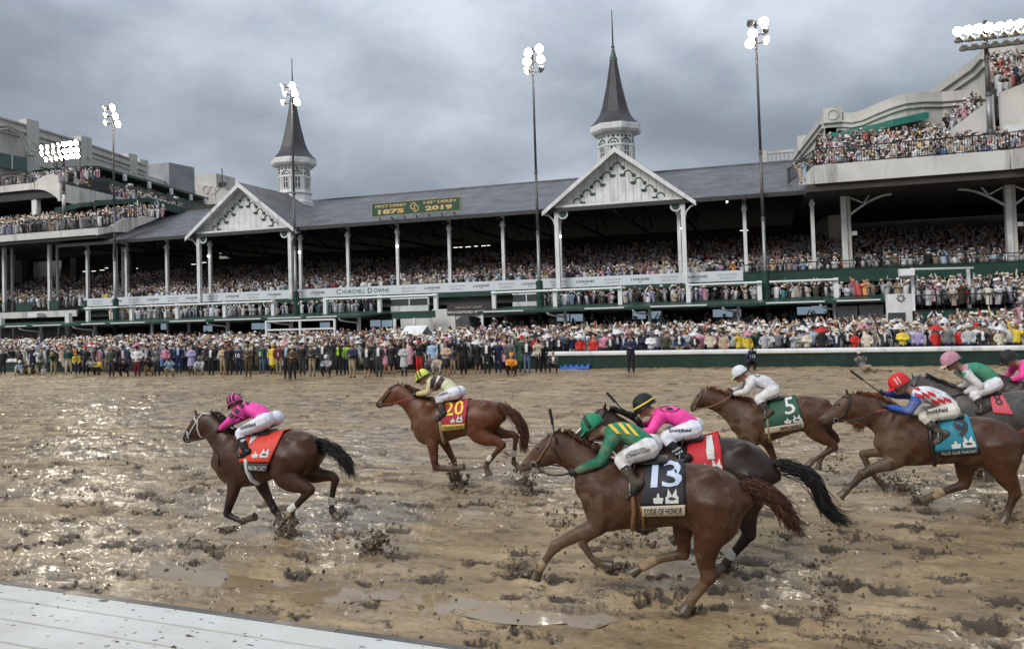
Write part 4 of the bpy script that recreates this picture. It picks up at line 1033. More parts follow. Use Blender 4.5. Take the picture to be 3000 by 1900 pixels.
# ================================================================== LIGHT POLES
def lamp_head(parent, c, aim, r=.34, lit=True):
    """bell housing with a glass disc, aimed along 'aim'"""
    c = Vector(c); a = Vector(aim).normalized(); q = a.to_track_quat('Z', 'Y').to_matrix()
    def rot(mb):
        mb.v = [tuple(c+q @ Vector(p)) for p in mb.v]; return mb
    h = rot(MB().lathe((0, 0, 0), [(r*.25, -r*1.15), (r*.42, -r*.9), (r*.62, -r*.5), (r*.95, -.08), (r*1.04, 0), (r*1.0, .02)], 12)).build('lamp_housing', M['lamp_back'], parent, smooth=True)
    rot(MB().lathe((0, 0, 0), [(r*.96, .022), (r*.7, .05), (r*.1, .06)], 12)).build('lamp_glass', M['lamp'] if lit else M['glass'], h, smooth=True)
def pole(name, label, x, y, ztop, lamps, cluster=False, wid=.17, z0=0.0, group=None):
    P = thing(name, label, 'light pole', (x, y, z0), group)
    n = 5
    zs = [z0, 3.0, 9.5, 14.5, ztop] if not cluster else [z0+(ztop-z0)*k/4 for k in range(5)]
    for i in range(4):
        r0, r1 = wid*(1-.13*i), wid*(1-.13*(i+1))
        MB().lathe((x, y, 0), [(r0, zs[i]), (r1, zs[i+1]-.01)], 12).build('pole_section', M['steel'] if i < 2 else M['pole_dark'], P, smooth=True)
        if i: MB().lathe((x, y, 0), [(r0+.01, zs[i]-.15), (r0+.04, zs[i]-.1), (r0+.04, zs[i]+.1), (r0+.01, zs[i]+.15)], 12).build('collar', M['pole_dark'], P)
    if not cluster:
        MB().lathe((x, y, 0), [(wid*1.7, z0), (wid*1.7, 5.55), (wid*1.2, 5.6)], 12).build('base_wrap', M['green'], P)
    rows = {}
    for (a, b_, aim, lit) in lamps:
        p = at(a, b_, y-.35); lamp_head(P, p, aim, (.36 if aim is near_ else .31) if not cluster else (.27 if x < 0 else .32), lit)
        mb = MB(); mb.bar((x, y, p.z-.05), (p.x, y-.1, p.z-.05), .07, .07); mb.build('lamp_arm', M['pole_dark'], P)
    return P
near_ = (-.1, -1, -.35); left_ = (-.8, -.5, -.45); away = (.5, .8, -.4); right_ = (.75, -.5, -.45)
X = lambda a, b_: at(a, b_, 60.3).x
grp = 'tall light poles in front of the grandstand'
pole('light_pole', 'thin light pole with six lamps, leftmost of the four, beside the left terraces', X(335, 620), 60.3, at(333, 305, 60.3).z, [(306.5, 317, left_, 1), (308, 339, left_, 1), (308, 361, left_, 1), (330, 316, near_, 1), (338, 341, near_, 1), (346, 364, near_, 1)], group=grp)
pole('light_pole', 'thin light pole rising in front of the left spire', X(861, 580), 60.3, at(856, 245, 60.3).z, [(827, 254, left_, 1), (833, 275, left_, 1), (827, 301, left_, 1), (857, 252, near_, 1), (864, 273, near_, 1), (870, 298, near_, 1)], group=grp)
pole('light_pole', 'thin light pole standing between the roof sign and the right gable', X(1570, 500), 60.3, at(1565, 140, 60.3).z, [(1548, 155, near_, 1), (1544, 181, near_, 1), (1542, 208, left_, 1), (1580, 143, near_, 1), (1584, 174, near_, 1), (1587, 204, away, 0)], group=grp)
pole('light_pole', 'thin light pole standing right of the right gable', X(2228, 450), 60.3, at(2214, 62, 60.3).z, [(2199, 69, away, 0), (2205, 99, near_, 1), (2197, 128, near_, 1), (2237, 65, near_, 1), (2241, 93, away, 0), (2245, 118, right_, 1)], group=grp)
lam = []
for r_, (x0, y0, x1, y1, n) in enumerate(((122, 433, 222, 418, 7), (122, 450, 224, 439, 7), (134, 467, 226, 456, 7))):
    for k in range(n):
        u = k/(n-1); lam.append((x0+(x1-x0)*u, y0+(y1-y0)*u, (.45, -.8, -.4) if u > .6 else (-.35, -.9, -.3), 1))
pole('floodlight_mast', 'floodlight mast with three rows of lit lamps above the left terraces', at(186, 500, 64).x, 64, at(186, 425, 64).z, lam, True, .24, 12.2)
lam = []
for r_, (x0, y0, x1, y1, n) in enumerate(((2806, 92, 3045, 62, 9), (2810, 119, 3040, 92, 8), (2824, 143, 3040, 118, 8))):
    for k in range(n):
        u = k/(n-1); lam.append((x0+(x1-x0)*u, y0+(y1-y0)*u, (-.2, -1, -.25) if r_ == 0 and u < .45 else ((.3, -.7, -.6) if r_ == 0 else (.3, .8, -.7)), 1 if r_ == 0 else 0))
pole('floodlight_mast', 'floodlight mast with three rows of bell lamps above the right wing', at(2893, 220, 62).x, 62, at(2888, 60, 62).z, lam, True, .24, 12.2)

# ================================================================== BODY TOOLS
def ring_loft(secs, n=12, capn=2):
    """secs: list of (centre, U half-axis, A half-axis). Closed loft with rounded ends."""
    S = [(Vector(c), Vector(u), Vector(a)) for c, u, a in secs]
    def cap(c, nb, u, a):
        d = (c-nb); d = d.normalized()*min(u.length, a.length)*.8 if d.length > 1e-6 else Vector((0, 0, .01))
        return [(c+d*math.sin(t), u*math.cos(t), a*math.cos(t)) for t in ([R(82), R(45)] if capn == 2 else [R(70)])]
    S = cap(S[0][0], S[1][0], S[0][1], S[0][2])+S+cap(S[-1][0], S[-2][0], S[-1][1], S[-1][2])[::-1]
    v, f = [], []
    for c, u, a in S:
        v += [c+u*math.cos(2*math.pi*k/n)+a*math.sin(2*math.pi*k/n) for k in range(n)]
    m_ = len(S)
    for i in range(m_-1):
        for k in range(n): f.append((i*n+k, i*n+(k+1) % n, (i+1)*n+(k+1) % n, (i+1)*n+k))
    f.append(tuple(range(n))[::-1]); f.append(tuple((m_-1)*n+k for k in range(n)))
    return v, f
def limb_secs(pts, rad, side=(0, 1, 0), flat=1.0, sub=3):
    """path points + radii -> smooth sections; side: lateral axis, flat: lateral/in-plane ratio"""
    P = [Vector(p) for p in pts]; side = Vector(side)
    rad = [rad]*len(P) if isinstance(rad, (int, float)) else rad
    Q, q = [], []
    for i in range(len(P)-1):
        p0, p1, p2, p3 = P[max(i-1, 0)], P[i], P[i+1], P[min(i+2, len(P)-1)]
        for k in range(sub):
            t_ = k/sub
            lin = p1.lerp(p2, t_)
            cr = .5*((2*p1)+(p2-p0)*t_+(2*p0-5*p1+4*p2-p3)*t_**2+(3*p1-p0-3*p2+p3)*t_**3)
            Q.append(lin.lerp(cr, .6)); q.append(rad[i]+(rad[i+1]-rad[i])*t_)
    Q.append(P[-1]); q.append(rad[-1])
    out = []
    for i, p in enumerate(Q):
        t_ = (Q[min(i+1, len(Q)-1)]-Q[max(i-1, 0)]).normalized()
        u = t_.cross(side)
        if u.length < .1: u = t_.cross(Vector((1, 0, 0)))
        u.normalize(); a = u.cross(t_).normalized()
        out.append((p, u*q[i], a*q[i]*flat))
    return out
def union(lofts, voxel, smooth=2, name='body'):
    """lofts: list of (verts, faces, zone). One continuous skin; returns verts, faces, zone per vertex"""
    v, f, z = [], [], []
    for a, b_, zn in lofts:
        o = len(v); v += a; f += [tuple(i+o for i in q) for q in b_]; z += [zn]*len(a)
    me = bpy.data.meshes.new(name); me.from_pydata([tuple(p) for p in v], [], f)
    o = bpy.data.objects.new(name, me); COL.objects.link(o)
    m_ = o.modifiers.new('r', 'REMESH'); m_.mode = 'VOXEL'; m_.voxel_size = voxel
    if smooth:
        s_ = o.modifiers.new('s', 'SMOOTH'); s_.factor = .5; s_.iterations = smooth
    dg = bpy.context.evaluated_depsgraph_get(); dg.update()
    e = bpy.data.meshes.new_from_object(o.evaluated_get(dg))
    V = np.empty(len(e.vertices)*3); e.vertices.foreach_get('co', V); V = V.reshape(-1, 3)
    Fc = [tuple(p.vertices) for p in e.polygons]
    bpy.data.objects.remove(o); bpy.data.meshes.remove(me); bpy.data.meshes.remove(e)
    kd = KDTree(len(v))
    for i, p in enumerate(v): kd.insert(p, i)
    kd.balance()
    Z = [z[kd.find(p)[1]] for p in V]
    return V, Fc, Z
def clean_zones(Z, F_, it=5):
    """straighten ragged seams between zones: majority among neighbours"""
    names = sorted(set(Z)); n = len(Z); W_ = np.zeros((n, len(names)))
    W_[np.arange(n), [names.index(z) for z in Z]] = 1
    Q = np.array([q if len(q) == 4 else (*q, q[-1]) for q in F_]); E_ = np.concatenate([Q[:, [0, 1]], Q[:, [1, 2]], Q[:, [2, 3]], Q[:, [3, 0]]])
    dg_n = np.bincount(E_[:, 0], minlength=n)+np.bincount(E_[:, 1], minlength=n)
    for _ in range(it):
        for c in range(len(names)): W_[:, c] = (W_[:, c]+2*(np.bincount(E_[:, 0], W_[E_[:, 1], c], n)+np.bincount(E_[:, 1], W_[E_[:, 0], c], n))/np.maximum(dg_n, 1))/3
    return [names[k] for k in W_.argmax(1)]

# ------------------------------------------------------------------ spectators
# local frame: facing -Y, feet at the origin, 1.72 m tall. zones: s skin, h hair, t top, l legs, f feet
def pose(kind):
    P = dict(hip=(0, 0, .93), chest=(0, 0, 1.30), neck=(0, .01, 1.47), head=(0, -.02, 1.61), lknee=(-.10, -.02, .5), rknee=(.10, -.02, .5), lfoot=(-.11, .02, .06), rfoot=(.11, .02, .06),
             lel=(-.27, .03, 1.15), rel=(.27, .03, 1.15), lh=(-.25, -.08, .92), rh=(.25, -.08, .92))
    up = {}
    if kind == 'phone': up = dict(lel=(-.25, -.16, 1.25), rel=(.25, -.16, 1.25), lh=(-.07, -.30, 1.56), rh=(.07, -.30, 1.56))
    if kind == 'clasp': up = dict(lel=(-.27, -.02, 1.14), rel=(.27, -.02, 1.14), lh=(-.04, -.26, 1.12), rh=(.05, -.26, 1.10))
    if kind == 'cheer': up = dict(lel=(-.33, -.05, 1.55), rel=(.28, -.12, 1.22), lh=(-.36, -.10, 1.85), rh=(.10, -.3, 1.4))
    if kind == 'raise': up = dict(lel=(-.27, -.15, 1.5), rel=(.27, -.15, 1.5), lh=(-.12, -.22, 1.78), rh=(.12, -.22, 1.78))
    if kind == 'stride': up = dict(lknee=(-.12, -.12, .52), rknee=(.11, .03, .5), lfoot=(-.13, -.10, .06), rfoot=(.13, .16, .06), lh=(-.2, -.2, 1.0))
    if kind == 'hipshand': up = dict(lel=(-.36, .06, 1.2), rel=(.36, .06, 1.2), lh=(-.17, -.06, 1.0), rh=(.17, -.06, 1.0))
    if kind == 'stoop': up = dict(hip=(0, .12, .85), chest=(0, -.12, 1.12), neck=(0, -.26, 1.22), head=(0, -.38, 1.28), lel=(-.22, -.2, .9), rel=(.22, -.2, .9), lh=(-.1, -.32, .72), rh=(.1, -.32, .72))
    if kind == 'squat': up = dict(hip=(0, .12, .34), chest=(0, -.02, .66), neck=(0, -.08, .82), head=(0, -.13, .96), lknee=(-.22, -.34, .47), rknee=(.22, -.34, .47), lfoot=(-.17, -.14, .06), rfoot=(.17, -.14, .06), lel=(-.25, -.2, .56), rel=(.25, -.2, .56), lh=(-.07, -.38, .56), rh=(.07, -.38, .54))
    if kind == 'squatcam': up = dict(hip=(0, .12, .36), chest=(0, -.02, .70), neck=(0, -.08, .86), head=(0, -.14, 1.0), lknee=(-.2, -.34, .48), rknee=(.2, -.30, .40), lfoot=(-.17, -.14, .06), rfoot=(.17, -.05, .06), lel=(-.25, -.24, .66), rel=(.25, -.24, .66), lh=(-.07, -.36, .95), rh=(.07, -.36, .95))
    if kind == 'kneel': up = dict(hip=(0, .1, .42), chest=(0, .0, .78), neck=(0, -.05, .94), head=(0, -.10, 1.08), lknee=(-.14, -.30, .48), rknee=(.14, -.12, .08), lfoot=(-.14, -.24, .06), rfoot=(.14, .30, .08), lel=(-.24, -.2, .68), rel=(.24, -.2, .68), lh=(-.06, -.34, .9), rh=(.06, -.34, .9))
    if kind == 'sit': up = dict(hip=(0, .12, .16), chest=(0, .14, .5), neck=(0, .08, .66), head=(0, .02, .80), lknee=(-.20, -.30, .42), rknee=(.2, -.30, .42), lfoot=(-.22, -.56, .06), rfoot=(.2, -.58, .06), lel=(-.25, -.02, .40), rel=(.25, -.02, .40), lh=(-.12, -.28, .42), rh=(.12, -.28, .44))
    if kind == 'recline': up = dict(hip=(0, .0, .15), chest=(-.16, .10, .50), neck=(-.18, .06, .68), head=(-.22, .0, .82), lknee=(.12, -.26, .30), rknee=(.55, -.05, .14), lfoot=(.30, -.32, .07), rfoot=(.98, -.12, .07), lel=(-.34, -.08, .46), rel=(.02, -.14, .5), lh=(-.30, -.24, .72), rh=(-.16, -.26, .74))
    P.update(up); return {k: Vector(q) for k, q in P.items()}
def person_lofts(kind, bulk=1.0, coat=0.0, skirt=False, hood=False):
    P = pose(kind); Lf = []
    def add(pts, rad, zone, side=(0, 1, 0), flat=1.0, n=8): Lf.append((*ring_loft(limb_secs(pts, rad, side, flat, 2), n, 1), zone))
    sp = (P['neck']-P['hip']).normalized()
    b = bulk
    sh = P['neck']-sp*.10
    add([P['hip']-sp*.06, P['hip']+sp*.05, P['hip'].lerp(P['chest'], .5), P['chest'], sh], [.115*b, .12*b, .115*b, .125*b, .10*b], 't', (1, 0, 0), 1.35)
    add([sh+Vector((-.13, 0, -.01)), sh+Vector((.13, 0, -.01))], [.075*b, .075*b], 't', (0, 1, 0))
    add([P['neck']-sp*.06, P['neck'].lerp(P['head'], .4)], [.055, .052], 's')
    hd = P['head']; up_ = (P['head']-P['neck']).normalized()
    add([hd-up_*.085+Vector((0, -.015, 0)), hd-up_*.02, hd+up_*.05], [.058, .082, .082], 's', (1, 0, 0), .86)
    add([hd+Vector((0, -.085, -.012)), hd+Vector((0, -.108, -.03))], [.014, .012], 's', (1, 0, 0), .8, 6)
    if hood: add([hd-up_*.08+Vector((0, .03, 0)), hd+Vector((0, .025, .0)), hd+up_*.075+Vector((0, .02, 0))], [.095, .112, .10], 't', (1, 0, 0), .92)
    else: add([hd+Vector((0, .03, -.01)), hd+up_*.045+Vector((0, .015, 0)), hd+up_*.085+Vector((0, .01, 0))], [.084, .092, .07], 'h', (1, 0, 0), .9)
    for s, k, e, h in ((-1, 'l', 'lel', 'lh'), (1, 'r', 'rel', 'rh')):
        a = sh+Vector((s*.17*b, 0, -.015))
        add([a, a.lerp(P[e], .5), P[e], P[e].lerp(P[h], .55), P[e].lerp(P[h], .9)], [.068*b, .058*b, .05*b, .047*b, .038*b], 't')
        d = (P[h]-P[e]).normalized()
        add([P[h]-d*.03, P[h]+d*.05], [.036, .034], 's', flat=.8, n=6)
        hp = P['hip']+Vector((s*.085, 0, -.02)); kn = P[k+'knee']; ft = P[k+'foot']
        if skirt: add([kn+Vector((0, 0, .06)), kn.lerp(ft, .4), ft+Vector((0, 0, .05))], [.055, .055, .04], 's')
        add([hp, hp.lerp(kn, .5), kn], [.095*b, .085*b, .064*b], 't' if coat > .3 else 'l')
        if not skirt: add([kn, kn.lerp(ft, .35), ft+Vector((0, 0, .03))], [.063*b, .062*b, .05*b], 'l')
        add([ft+Vector((0, .05, -.015)), ft+Vector((0, -.06, -.02)), ft+Vector((0, -.14, -.03))], [.045, .042, .03], 'f', (1, 0, 0), .95)
    if skirt or coat > .2:
        kz = (P['lknee']+P['rknee'])/2
        add([P['hip']+sp*.06, P['hip'].lerp(kz, .45), P['hip'].lerp(kz, .95)], [.13*b, .16*b, .17*b], 't' if coat > .2 else 'l', (1, 0, 0), 1.25)
    return Lf
_tpl = {}
def template(kind, voxel, **kw):
    key = (kind, voxel, tuple(sorted(kw.items())))
    if key not in _tpl:
        V, F_, Z = union(person_lofts(kind, **kw), voxel, 1); _tpl[key] = (V, F_, clean_zones(Z, F_, 2))
    return _tpl[key]
CLOTH = attr_mat('person_cloth', .62, .22, 11, .55)
M['hatm'] = attr_mat('hat_felt', .7, .1, 12, .1)
SKIN = [(.50, .30, .21), (.44, .26, .18), (.36, .20, .13), (.16, .08, .05), (.56, .36, .26)]
HAIR = [(.02, .013, .01), (.05, .028, .015), (.20, .13, .06), (.24, .23, .22), (.09, .045, .02)]
DYE = dict(black=(.012, .012, .014), charcoal=(.035, .035, .04), navy=(.012, .018, .055), grey=(.16, .16, .17), brown=(.07, .045, .025), tan=(.32, .23, .14), khaki=(.30, .24, .15), olive=(.05, .055, .03), green=(.015, .06, .035),
           white=(.68, .68, .68), cream=(.62, .56, .44), pink=(.62, .25, .34), red=(.55, .025, .02), maroon=(.12, .012, .022), orange=(.70, .26, .02), yellow=(.70, .52, .05), lime=(.42, .72, .06), teal=(.03, .25, .28), blue=(.05, .16, .45), sky=(.30, .45, .62), lilac=(.32, .28, .48), denim=(.08, .12, .20), clear=(.40, .42, .44), beige=(.45, .34, .24))
def hat_mesh(kind, hd, up_, col, par, col2=(.02, .02, .02)):
    mb = MB(); n = 12
    q = up_.to_track_quat('Z', 'Y').to_matrix(); c = hd+up_*.045
    def lat(prof, sx=1.0):
        o = len(mb.v); mb.lathe((0, 0, 0), prof, n)
        mb.v[o:] = [tuple(c+q @ Vector((p[0], p[1]*sx, p[2]))) for p in mb.v[o:]]
    if kind == 'brim': lat([(.235, .0), (.24, .012), (.115, .03), (.112, .03), (.108, .10), (.08, .125), (.01, .13)], 1.08)
    elif kind == 'wide': lat([(.33, -.03), (.335, -.02), (.12, .035), (.118, .04), (.105, .11), (.07, .13), (.01, .132)], 1.05)
    elif kind == 'boater': lat([(.19, .0), (.195, .014), (.108, .018), (.107, .02), (.105, .10), (.10, .105), (.01, .106)], 1.06)
    elif kind == 'cap':
        lat([(.102, -.01), (.104, .02), (.09, .075), (.05, .10), (.01, .106)], 1.08)
        o = len(mb.v); mb.add([c+q @ Vector(p) for p in ((-.08, -.07, .0), (.08, -.07, .0), (.06, -.19, -.015), (-.06, -.19, -.015), (-.08, -.07, .014), (.08, -.07, .014), (.06, -.19, -.003), (-.06, -.19, -.003))], [(3, 2, 1, 0), (4, 5, 6, 7), (2, 3, 7, 6), (0, 4, 7, 3), (1, 2, 6, 5)])
    o = mb.build('hat', M['hatm'], par)
    nv = len(o.data.vertices); C = np.tile(np.array(col), (nv, 1))
    if kind in ('boater', 'brim'): C[n*3:n*4] = col2
    set_col(o.data, C); o.data.polygons.foreach_set('use_smooth', [True]*len(o.data.polygons))
    return o
def person(label, x, y, kind='stand', ht=1.72, top='grey', legs='charcoal', hat=None, hatc='white', yaw=0.0, voxel=.028, z=0.0, bulk=1.0, coat=0.0, skirt=False, hood=False, skin=None, hair=None, feet='black', group=None, name='person', extra=None, stripe=None):
    V, F_, Z = template(kind, voxel, bulk=bulk, coat=coat, skirt=skirt, hood=hood)
    k = ht/1.72; ca, sa = math.cos(yaw), math.sin(yaw)
    Q = np.array(V)*k; W = Q.copy(); W[:, 0] = Q[:, 0]*ca-Q[:, 1]*sa; W[:, 1] = Q[:, 0]*sa+Q[:, 1]*ca
    sk = SKIN[random.choices(range(5), (4, 4, 2, 1.4, 3))[0]] if skin is None else skin; hr = random.choice(HAIR) if hair is None else hair
    cz = dict(s=sk, h=hr, t=DYE.get(top, top), l=DYE.get(legs, legs), f=DYE.get(feet, feet))
    C = np.array([cz[q] for q in Z])
    if stripe is not None:
        T = np.array([q == 't' for q in Z])
        m_ = T & (np.abs(V[:, 0]) < .055) & (V[:, 1] < -.03) & (V[:, 2] > pose(kind)['hip'].z+.12); C[m_] = DYE.get(stripe, stripe)
    W += np.array([x, y, z])
    o = mesh_obj(name, W, F_, CLOTH, None, True, base=(x, y, z))
    set_col(o.data, C*(.9+.2*RNG.random((len(C), 1))))
    tag(o, label, 'person', group)
    if hat:
        P = pose(kind); hd = P['head']; up_ = (P['head']-P['neck']).normalized()
        rot = Matrix.Rotation(yaw, 3, 'Z')
        hm = hat_mesh(hat, Vector((0, 0, 0))+hd, up_, DYE.get(hatc, hatc), o)
        hm.data.transform(Matrix.Translation(BASE[o.name]))  # back to local
        for p in hm.data.vertices: p.co = rot @ (p.co*k)
    return o
def feet_at(zm, fx, fy, hy):
    """standing spot and height from the photo pixels of feet and crown"""
    a = zm(fx, fy); p = gz(*a); return p
ZC1, ZC2, ZC3 = zoom(0, 940, 3.44), zoom(600, 940, 3.44), zoom(1200, 940, 3.44)
g_ = 'people standing and crouching on the edge of the track'
